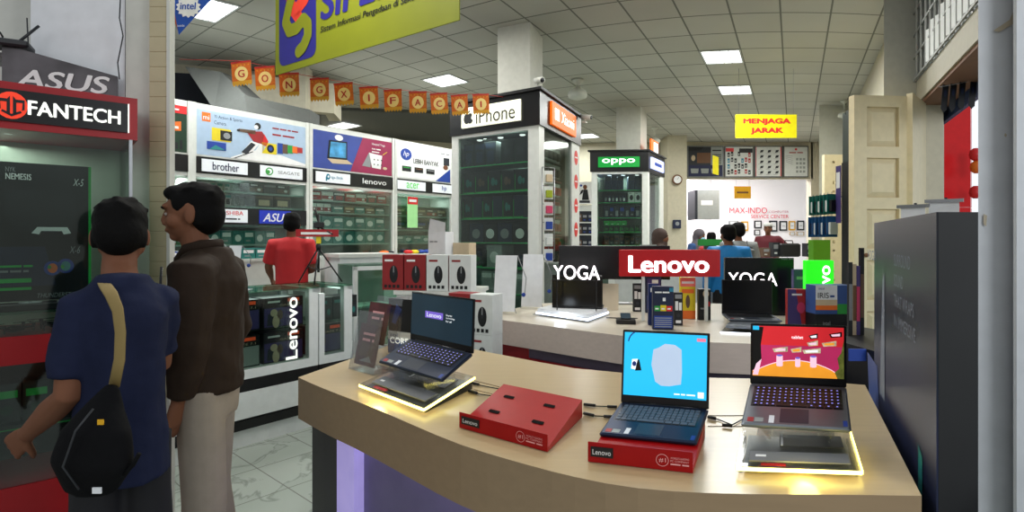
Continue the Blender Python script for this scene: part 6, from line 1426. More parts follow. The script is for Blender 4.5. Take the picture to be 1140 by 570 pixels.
ribbon([S_(.5, .98), S_(.3, .75), S_(.2, .55), S_(.3, .42), S_(.5, .42), S_(.68, .5), S_(.8, .42), S_(.8, .28), S_(.68, .16), S_(.56, .12)], .05, 'siplah_lime', -.006)
b.build('emblem', t)
b = MB(); tx0, tx1 = X_(357), X_(455); put_text(b, 'SIPLah', tx0, .3, tx1-tx0, .25, 'siplah_navy', -.003, bold=.05, shear=.1); tx1 = X_(472); put_text(b, 'Sistem Informasi Pengadaan di Sekolah', tx0, .2, tx1-tx0, .06, 'box_black', -.003, bold=.02, shear=.15); b.build('lettering', t)
b = MB(); b.tube([(.1, .005, .95), (.1, .005, ZC-2.9)], .003, 'steel', 6); b.build('hanging_wire', t); b = MB(); b.tube([(w-.1, .005, .95), (w-.1, .005, ZC-2.9)], .003, 'steel', 6); b.build('hanging_wire', t)
# Gong Xi Fa Cai
fl = [(270, 82), (296, 87.5), (322.5, 94.5), (356, 100), (384, 105), (411.6, 109), (438, 112), (465.5, 114), (490, 115.5), (512.5, 117), (536, 116)]
ordn = 'first second third fourth fifth sixth seventh eighth ninth tenth last'.split(); tops = []
for k, ((u, v), ch) in enumerate(zip(fl, 'GONGXIFACAI')):
    Y = 4.6+.11*k; W_ = (23-.5*k)/F*Y; H_ = (28-.5*k)/F*Y; p = at(u, v+H_/2*F/Y, Y); b = MB()
    t = thing('hanging_flag', f'orange and gold paper flag with a red {ch}, {ordn[k]} of the string', 'bunting flag', p, -.12+.03*(k % 3), 'orange festive letter flags'); t.rotation_euler = (0, -.08+.02*(k % 4), .05*(k % 3)-.1)
    b.box(-W_/2, W_/2, 0, .002, .02, H_, 'flag_orange'); 
    for i in range(6): x_ = -W_/2+W_*i/6; b.poly([(x_, .02), (x_+W_/6, .02), (x_+W_/12, 0)], 0, 'flag_gold')
    b.rect(-W_/2, W_/2, .02, .02+H_*.12, -.001, 'flag_gold'); b.rect(-W_*.52, W_*.52, H_*.93, H_, -.001, 'flag_red')
    for i in range(5):
        for zz in (.2, .84): b.ell(-W_*.38+i*W_*.19, H_*zz, .006, .006, -.001, 'flag_gold', 8)
    b.build('paper', t); b = MB(); b.ell(0, H_*.5, W_*.34, H_*.29, -.002, 'flag_cream'); put_text(b, ch, -W_*.17, H_*.35, W_*.34, H_*.3, 'flag_red', -.004, bold=.03); b.build('letter', t); tops.append(p+Vector((0, .003, H_)))
b = MB(); b.tube([at(200, 66, 4.5)]+[q+Vector((0, 0, .001)) for q in tops]+[at(560, 108, 5.9)], .0025, 'flag_red', 6); tag(b.build('bunting_string'), 'thin string carrying the orange letter flags', 'string')
# blue pennant top left
p = at(212, 0, 3.2); f_ = 3.2/F
t = thing('hanging_pennant', 'blue triangular pennant with a white star burst at the top left', 'pennant', (p.x, 3.2, p.z), 0)
b = MB(); Q = lambda u, v: ((u-212)*f_, -v*f_)
b.add([(Q(196, -30)[0], 0, Q(0, -30)[1]), (Q(240, -6)[0], 0, Q(0, -6)[1]), (Q(199, 39)[0], 0, Q(0, 39)[1]), (Q(190, -10)[0], 0, Q(0, -10)[1])], [(0, 3, 2, 1)], 'intel_blue'); b.build('blue_cloth', t)
b = MB(); b.add([(Q(172, -30)[0], .01, -Q(0, 30)[1]), (Q(196, -30)[0], .01, Q(0, -30)[1]), (Q(198, 36)[0], .01, Q(0, 36)[1])], [(0, 2, 1)], 'copper_orange'); b.build('orange_cloth', t)
b = MB(); c_ = Q(210, 8); pts = []
for i in range(28): r_ = (13.5 if i % 2 else 11)*f_; aa = 2*pi*i/28; pts.append((c_[0]+r_*cos(aa)*1.05, c_[1]+r_*sin(aa)*.9))
b.poly(pts, -.003, 'white_print'); c2 = Q(201, 11); put_text(b, 'intel', c2[0], c2[1], 18*f_, 8*f_, 'intel_blue', -.006, bold=.03, shear=.1, T=None); c3 = Q(196, 30); put_text(b, 'inside', c3[0]+.01, c3[1], 8*f_, 2.5*f_, 'white_print', -.004); b.build('burst', t)
# yellow signs
p0, p1 = at(819, 153.5, 8.6), at(887, 154, 8.6); hh = 26/F*8.6
t = thing('hanging_sign', 'yellow hanging sign with red words MENJAGA JARAK', 'sign', (p0.x, 8.6, p0.z), 0); w = p1.x-p0.x
b = MB(); b.box(0, w, 0, .012, 0, hh, 'sign_yellow'); b.build('panel', t); b = MB(); put_text(b, 'MENJAGA', .12*w, .54*hh, .78*w, .3*hh, 'bright_red', -.003, bold=.1); put_text(b, 'JARAK', .24*w, .14*hh, .54*w, .3*hh, 'bright_red', -.003, bold=.1); b.build('lettering', t)
b = MB(); b.tube([(.05, .006, hh), (.05, .006, ZC-p0.z)], .003, 'steel', 6); b.build('hanging_wire', t); b = MB(); b.tube([(w-.05, .006, hh), (w-.05, .006, ZC-p0.z)], .003, 'steel', 6); b.build('hanging_wire', t)
p0, p1 = at(817.5, 221, 15.9), at(836, 221, 15.9); hh = 13.5/F*15.9; w = p1.x-p0.x
t = thing('hanging_sign', 'small mustard sign hanging in the white service room', 'sign', (p0.x, 15.9, p0.z), 0); b = MB(); b.box(0, w, 0, .012, 0, hh, 'mustard'); b.build('panel', t); b = MB(); put_text(b, 'SERVICE', .15*w, .4*hh, .7*w, .2*hh, 'brown_print', -.003); b.build('lettering', t)
b = MB(); b.tube([(.05, .006, hh), (.05, .006, 4.0-p0.z)], .003, 'steel', 6); b.build('hanging_wire', t); b = MB(); b.tube([(w-.05, .006, hh), (w-.05, .006, 4.0-p0.z)], .003, 'steel', 6); b.build('hanging_wire', t)
# small yellow card near the left poster
p = at(797, 184, 13.5); b = MB(); b.T = Matrix.Rotation(.9, 4, 'Z'); b.box(-.2, .2, 0, .01, -.22, .22, 'sign_yellow'); tag(b.build('hanging_card', loc=p), 'narrow yellow card hanging edge-on below the back posters', 'sign')
# MAX-INDO lettering on service wall (a sign fixed to the wall)
p0, p1 = at(812, 243, 19.44), at(862, 243, 19.44); k_ = 19.44/F
t = thing('wall_lettering', 'red two line shop lettering on the white service wall', 'sign', (p0.x, 19.44, p0.z), 0)
b = MB(); put_text(b, 'MAX-INDO', 0, 5.5*k_, 42*k_, 6.5*k_, 'letter_red', -.003, bold=.01); put_text(b, 'COMPUTER', 44*k_, 6*k_, 22*k_, 2.4*k_, 'letter_pink', -.003); put_text(b, 'SERVICE CENTER', 24*k_, 0, 42*k_, 4*k_, 'letter_red', -.003); b.build('lettering', t)
# posters over the opening
p0, p1 = at(765, 197.5, 15.1), at(901, 197.5, 15.1); W_ = p1.x-p0.x; H_ = 35/F*15.1
def d_board(k, b, x, w, h):
    y = -.02; rnd = random.Random(k)
    b.rect(x, x+w, 0, h, y, 'box_white' if k else 'box_dark')
    if k == 0:
        b.rect(x, x+w, 0, h*.38, y-.002, 'navy_print'); b.rect(x+.25*w, x+.68*w, .45*h, .8*h, y-.002, 'brown_print'); b.rect(x+.66*w, x+w, .38*h, h, y-.003, 'box_grey'); put_text(b, 'PROJECTOR', x+.7*w, .85*h, .26*w, .06*h, 'box_black', y-.005); b.poly([(x, h), (x+.45*w, h), (x+.35*w, .88*h), (x, .86*h)], y-.004, 'box_black')
        for i in range(3): b.poly([(x+(.08+.3*i)*w, .1*h), (x+(.28+.3*i)*w, .1*h), (x+(.3+.3*i)*w, .26*h), (x+(.06+.3*i)*w, .26*h)], y-.004, 'box_grey')
        b.ell(x+.14*w, .62*h, .06*w, .1*h, y-.003, 'beige_print')
        for i in range(6): b.rect(x+.7*w, x+.96*w, (.42+.06*i)*h, (.45+.06*i)*h, y-.004, 'box_dark')
    elif k == 1:
        b.rect(x, x+.3*w, .84*h, .96*h, y-.001, 'bright_red')
        for i in range(7):
            for j in range(4):
                if rnd.random() < .85: c = rnd.choice(('box_black', 'box_black', 'box_red', 'tp_blue', 'box_dark')); xx, zz = x+(.06+.13*i)*w, (.06+.2*j+.03*(i % 2))*h; b.rect(xx, xx+.09*w, zz, zz+.15*h, y-.002, c); b.rect(xx+.02*w, xx+.06*w, zz+.04*h, zz+.08*h, y-.004, 'box_white')
        b.rect(x+.5*w, x+w, .8*h, .95*h, y-.003, 'box_black')
    elif k == 2:
        for i in range(3):
            for j in range(5): xx, zz = x+(.16+.3*i)*w, (.08+.18*j)*h; b.poly([(xx, zz), (xx+.12*w, zz+.02*h), (xx+.15*w, zz+.1*h), (xx+.03*w, zz+.09*h)], y-.002, 'box_dark'); b.rect(xx-.06*w, xx+.1*w, zz-.03*h, zz-.02*h, y-.002, 'grey_print')
        b.rect(x, x+.02*w, 0, h, y-.002, 'bright_red'); b.rect(x+.97*w, x+w, 0, h, y-.002, 'bright_red')
    else:
        b.ell(x+.5*w, .92*h, .05*w, .04*h, y-.002, 'bright_red'); put_text(b, 'DAFTAR HARGA', x+.2*w, .78*h, .6*w, .05*h, 'box_red', y-.002)
        for i in range(5): b.poly([(x+.05*w, (.5+.05*i)*h), (x+.35*w, (.4+.07*i)*h), (x+.36*w, (.41+.07*i)*h), (x+.05*w, (.51+.05*i)*h)], y-.002, 'grey_print')
        for i in range(3):
            for j in range(4): b.rect(x+(.5+.15*i)*w, x+(.6+.15*i)*w, (.12+.14*j)*h, (.2+.14*j)*h, y-.002, 'box_grey')
xs = [0, .305, .55, .785, 1.]
for k in range(4):
    lb = ('dark projector poster with a navy foot', 'white poster crowded with small black products', 'white poster with dark gadgets and red side lines', 'pale price list poster')[k]
    t = thing('framed_poster', f'{lb}, above the service room opening', 'poster', (p0.x+xs[k]*W_, 15.1, p0.z), 0); w_ = (xs[k+1]-xs[k])*W_-.03
    b = MB(); d_board(k, b, .03, w_-.06, H_-.06); o = b.build('print', t); o.location = (0, 0, .03); b = MB(); b.box(0, w_, -.018, .02, 0, H_, 'poster_frame'); b.build('frame', t)
# picture frames on the service wall
FRM = [(811, 822, 246, 252, 'box_grey', 'small pale'), (825, 832.6, 246.5, 257, 'mustard', 'yellow'), (839.3, 847.6, 245.6, 254, 'box_black', 'black'), (839.3, 846, 256, 262, 'box_black', 'lower black'), (856, 865, 245.6, 258, 'box_dark', 'dark red edged'), (867.5, 876, 246, 257, 'box_black', 'black'), (878, 885, 246, 256.5, 'mustard', 'yellow'), (887, 895, 245.6, 256.5, 'box_black', 'black'), (886.5, 895, 258, 262.5, 'beige_print', 'low beige'), (878.6, 884.7, 258, 262, 'beige_print', 'low beige')]
wh = ['leftmost of the row', 'beside the pale one', 'directly left of the man in maroon', 'behind the maroon man', 'right of the maroon man', 'left of the right yellow one', 'second from right', 'at the right end of the upper row', 'at the right end of the lower row', 'second from right of the lower row']
for (u0, u1, v0, v1, c, nm), wz in zip(FRM, wh):
    p = at(u0, v1, 19.46); w_ = (u1-u0)*k_; h_ = (v1-v0)*k_; b = MB(); b.box(0, w_, -.03, 0, 0, h_, c); b.rect(w_*.17, w_*.83, h_*.15, h_*.85, -.032, 'white_print'); b.rect(w_*.3, w_*.7, h_*.45, h_*.5, -.034, 'grey_print'); tag(b.build('picture_frame', loc=p), f'{nm} certificate frame on the service wall, {wz}', 'picture frame')
p = at(770, 241, 16.9); q = at(772, 241, 17.2); b = MB(); b.box(0, .08, 0, .7, -.1, .78, 'box_dark'); b.box(.09, .75, .05, .08, -.1, .78, 'box_grey'); put_text(b, 'ACER', .2, .3, .35, .2, 'white_print', .048); tag(b.build('wall_screen', loc=(p.x, 16.6, p.z)), 'grey wall panel with dark side at the left of the service room', 'panel')
# clock
p = at(754, 200, 14.12); t = thing('wall_clock', 'round brown rimmed wall clock on the column by the opening', 'clock', p, 0)
b = MB(); b.T = Matrix.Rotation(pi/2, 4, 'X'); b.lathe([(.12, -.02), (.13, 0), (.12, .02)], 'brown_print', n=28); b.build('case', t); b = MB(); b.ell(0, 0, .095, .095, -.022, 'card_white', 28); b.build('dial', t)
b = MB(); b.poly([(-.005, 0), (.005, 0), (.03, .06), (.025, .062)], -.025, 'box_black'); b.poly([(-.004, 0), (0, -.006), (-.05, .03), (-.052, .026)], -.026, 'box_black'); b.build('hand', t)
# speaker-like sensor under the clock, ceiling fans
p = at(753, 250, 14.15); b = MB(); b.box(-.1, .1, -.08, 0, -.1, .12, 'box_navy', bev=.01); b.ell(0, .02, .05, .05, -.081, 'grey_print'); tag(b.build('card_reader', loc=p), 'small dark blue wall device on the column below the clock', 'device')
def fan(u, v, Y, s, label):
    p = at(u, v, Y); t = thing('ceiling_fan', label, 'fan', (p.x, p.y, ZC-.002), 0); d = ZC-p.z
    b = MB(); b.lathe([(.015*s, -d), (.015*s, -.1*s), (.09*s, -.04*s), (.1*s, 0)], 'fan_white'); b.build('rod', t)
    b = MB(); b.lathe([(.03*s, .14*s), (.05*s, .1*s), (.14*s, .05*s), (.16*s, 0), (.15*s, -.05*s), (.08*s, -.08*s)], 'fan_white'); o = b.build('motor', t); o.location = (0, 0, -d)
fan(643, 105, 9.2, 1., 'white ceiling fan motor hanging right of the nearer pillar'); fan(729, 157, 13.2, .8, 'small far white ceiling fan motor near the back wall'); fan(940, 128, 10.6, .7, 'small round white fitting below the ceiling by the far right pillar')
p = at(400, 71, 7.4); b = MB(); b.lathe([(.05, 0), (.05, .02), (.03, .04)], 'fan_white'); b.sphere((0, 0, -.005), .03, 'dark_plastic'); tag(b.build('ceiling_camera', loc=(p.x, p.y, ZC-.045)), 'small dome camera on the ceiling under the lime banner', 'camera')
# orange sign on oppo pillar
p0, p1 = at(725, 176, 10.9), at(733, 176, 11.4); l2, a2, w_, _, _ = frame((p0.x, p0.y), (p1.x, p1.y))
b = MB(); b.box(0, w_, 0, .03, 0, .32, 'lit_orange'); b.rect(w_*.35, w_*.95, .04, .28, -.002, 'lit_white'); o = b.build('lit_signboard', loc=(l2.x, l2.y, 3.21)); o.rotation_euler = (0, 0, a2); tag(o, 'small orange and white lit sign on top of the green sign tower', 'sign')
# things between the towers
p = at(646, 250, 13.9); t = thing('wall_cabinet', 'dark goods cabinet seen between the two display towers', 'cabinet', (p.x-.25, 13.9, 0), 0)
b = MB(); b.box(0, .75, .0, .4, 0, 2.25, 'box_dark'); b.box(-.03, .78, -.02, .4, 2.25, 2.4, 'white_laminate'); b.build('carcass', t)
for z in (.9, 1.3, 1.65, 1.95): b = MB(); b.box(.02, .73, -.05, 0, z, z+.03, 'white_laminate'); b.build('shelf', t)
for z in (1.33, 1.68, 1.98): 
    for k in range(5): carton(Vector((p.x-.17+.14*k, 13.86, z)), 0, .12, .03, .2, ('box_navy', 'box_brown', 'box_dark')[k % 3], 0, 'grey_print', 'blue_print', 'dark carton in the cabinet between the two display towers', 'dark cartons between the two towers')
p0 = at(642, 217, 13.85); b = MB(); b.box(0, .36, 0, .02, 0, .55, 'white_print'); b.ell(.2, .42, .05, .06, -.002, 'skin'); b.poly([(.12, .1), (.3, .1), (.26, .36), (.16, .36)], -.002, 'box_black'); b.poly([(.1, .34), (.16, .36), (.14, .28), (.06, .22)], -.003, 'box_black'); b.ell(.1, .46, .03, .03, -.002, 'blue_print'); b.rect(.04, .32, .03, .09, -.002, 'box_dark')
tag(b.build('wall_picture', loc=(p0.x, 13.78, 2.42)), 'white poster of a figure in black above the cabinet between the towers', 'poster')
# rear help desk: white counter, monitors, leaflets
p0, p1 = px(742, 9.8), px(905, 9.8); t = thing('service_counter', 'long white counter where the customers stand at the back', 'counter', (p0[0], 9.8, 0), 0); w = p1[0]-p0[0]
p0b = px(700, 12.3); 
for c_ in (t,): pass
b = MB(); b.box(.0, w, 2.3, 2.9, .1, 1.12, 'counter_white'); b.build('cabinet_body', t); b = MB(); b.box(-.02, w+.02, 2.27, 2.93, 1.12, 1.16, 'white_laminate'); b.build('worktop', t); b = MB(); b.box(.02, w-.02, 2.33, 2.88, .0, .1, 'counter_black'); b.build('plinth', t)
t = thing('black_bag', 'black boxy bag standing on the white service counter right of the man in maroon', 'bag', at(881, 279, 12.3)+Vector((0, 0, 0)), 0); t.location.z = 1.162
b = MB(); b.box(-.22, .22, 0, .25, 0, .3, 'black_plastic', bev=.03); b.build('body', t); b = MB(); b.tube([(-.1, .12, .28), (-.08, .12, .36), (.08, .12, .36), (.1, .12, .28)], .012, 'black_plastic', 8); b.build('handle', t)
for k, (u, c, h) in enumerate(((850, 'box_brown', .2), (861, 'box_dark', .32), (898, 'box_dark', .3), (907, 'box_grey', .25))):
    carton(Vector(((u-UC)/F*12.6, 12.45, 1.162)), 0, .16, .2, h, c, 0, 'grey_print', 'box_white', ('brown low carton between the man in maroon and the black bag', 'tall dark carton left of the black bag', 'dark carton right of the black bag', 'grey carton at the right end of the white service counter')[k], None)
p0 = at(712, 282, 8.0); t = thing('help_desk', 'low white desk in front of the woman in the brown headscarf', 'desk', (p0.x-.5, 7.2, 0), 0); b = MB(); b.box(0, 1.3, 0, .5, .08, 1.2, 'counter_white'); b.build('cabinet_body', t); b = MB(); b.box(-.02, 1.32, -.02, .52, 1.2, 1.23, 'white_laminate'); b.build('worktop', t); b = MB(); b.box(.03, 1.27, .03, .47, 0, .08, 'counter_black'); b.build('plinth', t)
for k, (x_, c, h) in enumerate(((.35, 'box_grey', .26), (.62, 'card_white', .16))):
    b = MB(); b.box(0, .22, 0, .02, 0, h, c); b.rect(.02, .2, h*.3, h*.7, -.001, ('white_print', 'bright_red')[k]); b.rect(.06, .16, h*.35, h*.6, -.002, 'blue_print'); tag(b.build('table_sign', loc=(p0.x-.5+x_, 7.32, 1.232)), ('grey upright card on the desk below the green sign tower', 'white card with a red and blue print below the green sign tower')[k], 'card')
# green topped post
p = at(800, 300, 9.2); t = thing('queue_post', 'dark post with a green top bar beside the customers', 'post', (p.x, 9.6, 0), 0); b = MB(); b.box(-.1, .1, -.03, .03, 0, 1.45, 'dark_plastic'); b.build('post', t); b = MB(); b.box(-.2, .2, -.04, .04, 1.45, 1.56, 'box_green'); b.build('top_bar', t)

# ================================================================== people
def remesh(o, vox, sm=6, fac=.5):
    m = o.modifiers.new('remesh', 'REMESH'); m.mode = 'VOXEL'; m.voxel_size = vox; m.use_smooth_shade = True
    s_ = o.modifiers.new('smooth', 'SMOOTH'); s_.iterations = sm; s_.factor = fac
def rot_about(p, c, R): return c+R@(Vector(p)-c)
def hand(b, w, d, n_, k, s=1., left=False, curl=.6):
    "palm and five fingers from wrist w, pointing along d, palm normal n_"
    d = Vector(d).normalized(); n_ = Vector(n_); n_ = (n_-d*n_.dot(d)).normalized(); sd = d.cross(n_)*(1 if left else -1); w = Vector(w)
    b.tube([w-d*.02*s, w+d*.03*s, w+d*.07*s, w+d*.092*s], [(.024*s, .018*s), (.036*s, .016*s), (.041*s, .015*s), (.036*s, .012*s)], k, 12, side=sd)
    for i, (off, ln) in enumerate(((-.030, .062), (-.010, .074), (.011, .070), (.030, .056))):
        r = w+d*.088*s-sd*off*s; c = curl*(.8+.1*i); q1 = r+(d*cos(c*.4)+n_*sin(c*.4))*ln*.45*s; q2 = q1+(d*cos(c)+n_*sin(c))*ln*.32*s; q3 = q2+(d*cos(c*1.5)+n_*sin(c*1.5))*ln*.23*s
        b.tube([r-d*.015*s, r, q1, q2, q3], [.0095*s, .0095*s, .0085*s, .008*s, .0062*s], k, 8)
    r = w+d*.02*s+sd*.026*s; b.tube([r, r+(d*.6+sd*.7+n_*.2).normalized()*.04*s, r+(d*.6+sd*.7+n_*.2).normalized()*.04*s+(d*.9+sd*.2+n_*.3).normalized()*.032*s], [.012*s, .0105*s, .007*s], k, 8)
def person(label, loc, rz, H=1.7, top='shirt_red', pants='pants_black', headrot=(0, 0, 0), arms=None, hair='short', sleeve='short', vox=.012, wide=1., legs=None, hem=.86, depth=1., cover=None, mask=False, group=None, skin='skin', hairw=1., nkoff=0.):
    s = H/1.7; t = thing('person', label, 'person', loc, rz, group); V = Vector
    arms = arms or {}
    A = {}
    Lw = min(1., wide+.05)
    for sd in (-1, 1):
        A[sd] = arms.get(sd) or [(sd*.185*wide, .01, 1.385), (sd*.235*wide, .03, 1.10), (sd*.245*wide, -.05, .86)]
    Lg = legs or {-1: [(-.09, 0, .9), (-.1, -.01, .49), (-.1, .02, .08)], 1: [(.09, 0, .9), (.1, -.01, .49), (.1, .02, .08)]}
    Lg = {k: [(p[0]*Lw, p[1], p[2]) for p in q] for k, q in Lg.items()}
    nk = V((0, .005, 1.45)); No = V((0, nkoff, 0)); hc = V((0, -.02, 1.585)); R = Euler([radians(x) for x in headrot], 'XYZ').to_matrix()
    Q = lambda p: rot_about(p, nk, R)+No
    b = MB()
    b.tube([(0, 0, .82), (0, 0, .92), (0, .0, 1.05), (0, .0, 1.2), (0, .005, 1.33), (0, .01, 1.41), (0, .01, 1.45)], [(.12*wide, .08), (.135*wide, .085*depth), (.14*wide, .085*depth), (.15*wide, .09*depth), (.15*wide, .09*depth), (.1*wide, .065), (.055, .055)], skin, 20, side=(1, 0, 0))
    b.tube([(0, .015, 1.38), Q((0, .005, 1.46)), Q((0, -.005, 1.54))], [.06, .052, .05], skin, 14)
    # head
    b.sphere(Q((0, .008, 1.61)), (.076, .096, .09), skin, 20, 14, R); b.sphere(Q((0, -.025, 1.565)), (.062, .07, .085), skin, 18, 12, R); b.sphere(Q((0, -.06, 1.505)), (.03, .026, .022), skin, 12, 8, R)
    b.tube([Q((0, -.088, 1.605)), Q((0, -.1, 1.573)), Q((0, -.104, 1.563))], [.009, .0115, .0095], skin, 10); b.sphere(Q((0, -.095, 1.556)), (.018, .014, .009), skin, 10, 7, R)
    b.sphere(Q((0, -.088, 1.53)), (.024, .012, .011), skin, 10, 7, R); b.sphere(Q((0, -.082, 1.622)), (.05, .018, .014), skin, 12, 7, R)
    for e in (-1, 1):
        b.sphere(Q((e*.078, .012, 1.575)), (.009, .02, .032), skin, 10, 8, R); b.sphere(Q((e*.04, -.05, 1.56)), (.03, .035, .03), skin, 10, 8, R)
    for sd in (-1, 1):
        a0, a1, a2 = [V(p) for p in A[sd][:3]]; m = (a1+a2)/2
        b.tube([V((sd*.07, .01, 1.37)), a0, (a0+a1)/2, a1, a1+(a2-a1)*.35, a2], [.045*Lw, .048*Lw, .043, .04, .041, .025], skin, 12)
        dd = (a2-a1).normalized(); nn = A[sd][3] if len(A[sd]) > 3 else V((-sd, 0, 0)); hand(b, a2, dd, nn, skin, 1.05, left=(sd > 0))
        l0, l1, l2 = [V(p) for p in Lg[sd]]; b.tube([l0+V((0, 0, .04)), l0+(l1-l0)*.4, l1, l1+(l2-l1)*.35, l2], [.085*Lw, .078*Lw, .055, .054, .036], skin, 12)
        b.tube([l2+V((0, .03, -.03)), l2+V((0, -.05, -.045)), l2+V((0, -.13, -.058))], [(.035, .035), (.038, .03), (.034, .018)], skin, 10, side=(1, 0, 0))
    o = b.build('body', t); remesh(o, vox*.62 if vox < .01 else vox*.8, 3)
    # eyes, brows, mouth
    if not cover or cover != 'back':
        for e in (-1, 1):
            g = MB(); g.sphere(Q((e*.032, -.081, 1.59)), (.013, .006, .0065), 'eye_white', 10, 7, R); g.sphere(Q((e*.032, -.0855, 1.59)), (.0058, .003, .0058), 'hair', 8, 6, R); g.build('eye', t)
            g = MB(); g.tube([Q((e*.014, -.094, 1.612)), Q((e*.034, -.094, 1.618)), Q((e*.053, -.084, 1.61))], [.003, .0042, .002], 'hair', 6); g.build('eyebrow', t)
        g = MB(); g.sphere(Q((0, -.091, 1.531)), (.022, .005, .006), 'lips', 12, 6, R); g.build('mouth', t)
    # hair
    g = MB(); hw = hairw
    if hair == 'short':
        g.sphere(Q((0, .022, 1.632)), (.087*hw, .1, .082), 'hair', 20, 12, R); g.sphere(Q((0, .05, 1.585)), (.08*hw, .07, .085), 'hair', 18, 12, R); g.sphere(Q((0, -.045, 1.672)), (.062, .05, .032), 'hair', 14, 8, R)
        for e in (-1, 1): g.sphere(Q((e*.066*hw, -.012, 1.628)), (.018, .045, .045), 'hair', 10, 8, R); g.sphere(Q((e*.074*hw, .03, 1.575)), (.012, .025, .045), 'hair', 10, 8, R)
        rnd = random.Random(3)
        for i in range(26): aa = rnd.uniform(0, 2*pi); ee = rnd.uniform(.1, 1.2); g.sphere(Q((.078*hw*cos(aa)*cos(ee), .02+.09*sin(aa)*cos(ee), 1.64+.072*sin(ee))), (.02, .02, .012), 'hair', 8, 6, R)
    elif hair == 'cap':
        g.sphere(Q((0, .02, 1.625)), (.084, .1, .075), 'hair', 18, 10, R)
    if hair in ('short', 'cap'): o = g.build('hair', t); remesh(o, .009 if vox < .01 else .014, 2)
    if hair == 'cap': g = MB(); g.tube([Q((0, .01, 1.64)), Q((0, .01, 1.69)), Q((0, .01, 1.72))], [(.093, .107), (.09, .102), (.06, .07)], 'cap_white', 20, side=R@V((1, 0, 0))); o = g.build('cap', t); remesh(o, .014, 3)
    if hair.startswith('hijab'):
        g = MB(); g.sphere(Q((0, .02, 1.62)), (.1, .115, .11), hair, 20, 12, R); g.sphere(Q((0, .05, 1.55)), (.1, .09, .12), hair, 18, 10, R); g.tube([(0, .03, 1.5), (0, .02, 1.4), (0, .01, 1.25)], [(.1, .1), (.19, .13), (.2, .14)], hair, 20, side=(1, 0, 0)); g.sphere(Q((0, -.045, 1.5)), (.075, .05, .04), hair, 14, 8, R); o = g.build('headscarf', t); remesh(o, .014, 4)
    if mask: g = MB(); g.sphere(Q((0, -.07, 1.54)), (.055, .045, .045), 'mask_blue', 14, 9, R); o = g.build('face_mask', t)
    # clothes
    g = MB(); ev = .016
    z0 = hem
    if hem < .86: lower = [(0, 0, hem), (0, 0, .9)]; lr = [(.195*wide, .135*depth), (.19*wide, .13*depth)]
    else: lower = [(0, 0, hem)]; lr = [(.18*wide, .125*depth)]
    g.tube(lower+[(0, 0, 1.05), (0, 0, 1.2), (0, .005, 1.33), (0, .01, 1.41), (0, .01, 1.455)], lr+[(.178*wide, .122*depth), (.182*wide, .125*depth), (.185*wide, .122*depth), (.145*wide, .095), (.072, .072)], top, 22, side=(1, 0, 0))
    for sd in (-1, 1):
        a0, a1, a2 = [V(p) for p in A[sd][:3]]; st = V((sd*.09, .01, 1.375))
        if sleeve == 'short': e = a0+(a1-a0)*.82; g.tube([st, a0, (a0+e)/2, e], [.07*Lw, .077*Lw, .074*Lw, .076*Lw], top, 14)
        else: g.tube([st, a0, (a0+a1)/2, a1, a1+(a2-a1)*.5, a1+(a2-a1)*.94], [.075, .082, .076, .07, .062, .046], top, 14)
    o = g.build('jacket' if sleeve == 'long' else 'shirt', t); remesh(o, vox, 5)
    if vox < .01:
        tx = bpy.data.textures.get('folds') or bpy.data.textures.new('folds', 'CLOUDS'); tx.noise_scale = .16
        dm = o.modifiers.new('folds', 'DISPLACE'); dm.texture = tx; dm.strength = .035; dm.mid_level = .5; dm.texture_coords = 'LOCAL'
    g = MB(); g.tube([(0, 0, .8), (0, 0, .9), (0, 0, 1.0)], [(.15*wide, .11), (.172*wide, .115), (.155*wide, .105)], pants, 20, side=(1, 0, 0))
    for sd in (-1, 1):
        l0, l1, l2 = [V(p) for p in Lg[sd]]; g.tube([l0+V((0, 0, .02)), l0+(l1-l0)*.4, l1, l1+(l2-l1)*.5, l2+V((0, 0, -.0))], [.1*Lw, .095*Lw, .078, .072, .066], pants, 14)
    o = g.build('trousers', t); remesh(o, vox*1.2, 4)
    for sd in (-1, 1):
        l2 = V(Lg[sd][2]); g = MB(); g.tube([l2+V((0, .05, -.035)), l2+V((0, -.05, -.042)), l2+V((0, -.17, -.055))], [(.043, .045), (.046, .038), (.042, .024)], 'shoe_dark', 12, side=(1, 0, 0)); o = g.build('shoe', t)
    t.scale = (s, s, s); return t
# man in navy t-shirt, back to the camera, facing the red showcase
m1 = person('man with short black hair in a navy t-shirt, seen from behind', (-1.28, 1.83, 0), radians(180+42), 1.71, 'tee_navy', 'pants_black', (18, 0, -12), sleeve='short', vox=.009, wide=.69, depth=1.12, hem=.80, hairw=.94, nkoff=-.08,
       arms={1: [(.115, .01, 1.37), (.14, .03, 1.09), (.235, -.2, .93), (-.6, -.3, .2)], -1: [(-.11, .0, 1.37), (-.12, -.1, 1.13), (-.03, -.3, 1.14), (.6, .2, .2)]}, cover=None)
# bag and strap belong to him but are things of their own
Rm = Matrix.Rotation(radians(194), 3, 'Z')
def m1w(x, y, z): return Vector((-1.235, 1.8, 0))+Rm@Vector((x, y, z))
pt = lambda u, v, Y: at(u, v, Y)
t = thing('shoulder_bag', 'black shoulder bag with tan strap hanging on the man in the navy t-shirt', 'bag', at(103, 480, 1.60), 0)
o_ = at(103, 480, 1.60); g = MB()
ring = [(85, 446), (112, 440), (128, 424), (140, 450), (147, 490), (146, 520), (136, 540), (108, 556), (72, 545), (58, 520), (60, 488)]
g.tube([at(126, 428, 1.62)-o_, at(118, 450, 1.61)-o_, at(108, 480, 1.58)-o_, at(103, 515, 1.57)-o_, at(101, 545, 1.58)-o_], [(.02, .012), (.052, .03), (.098, .05), (.115, .058), (.07, .045)], 'bag_black', 20, side=(1, 0, 0))
o = g.build('bag_body', t); remesh(o, .009, 6)
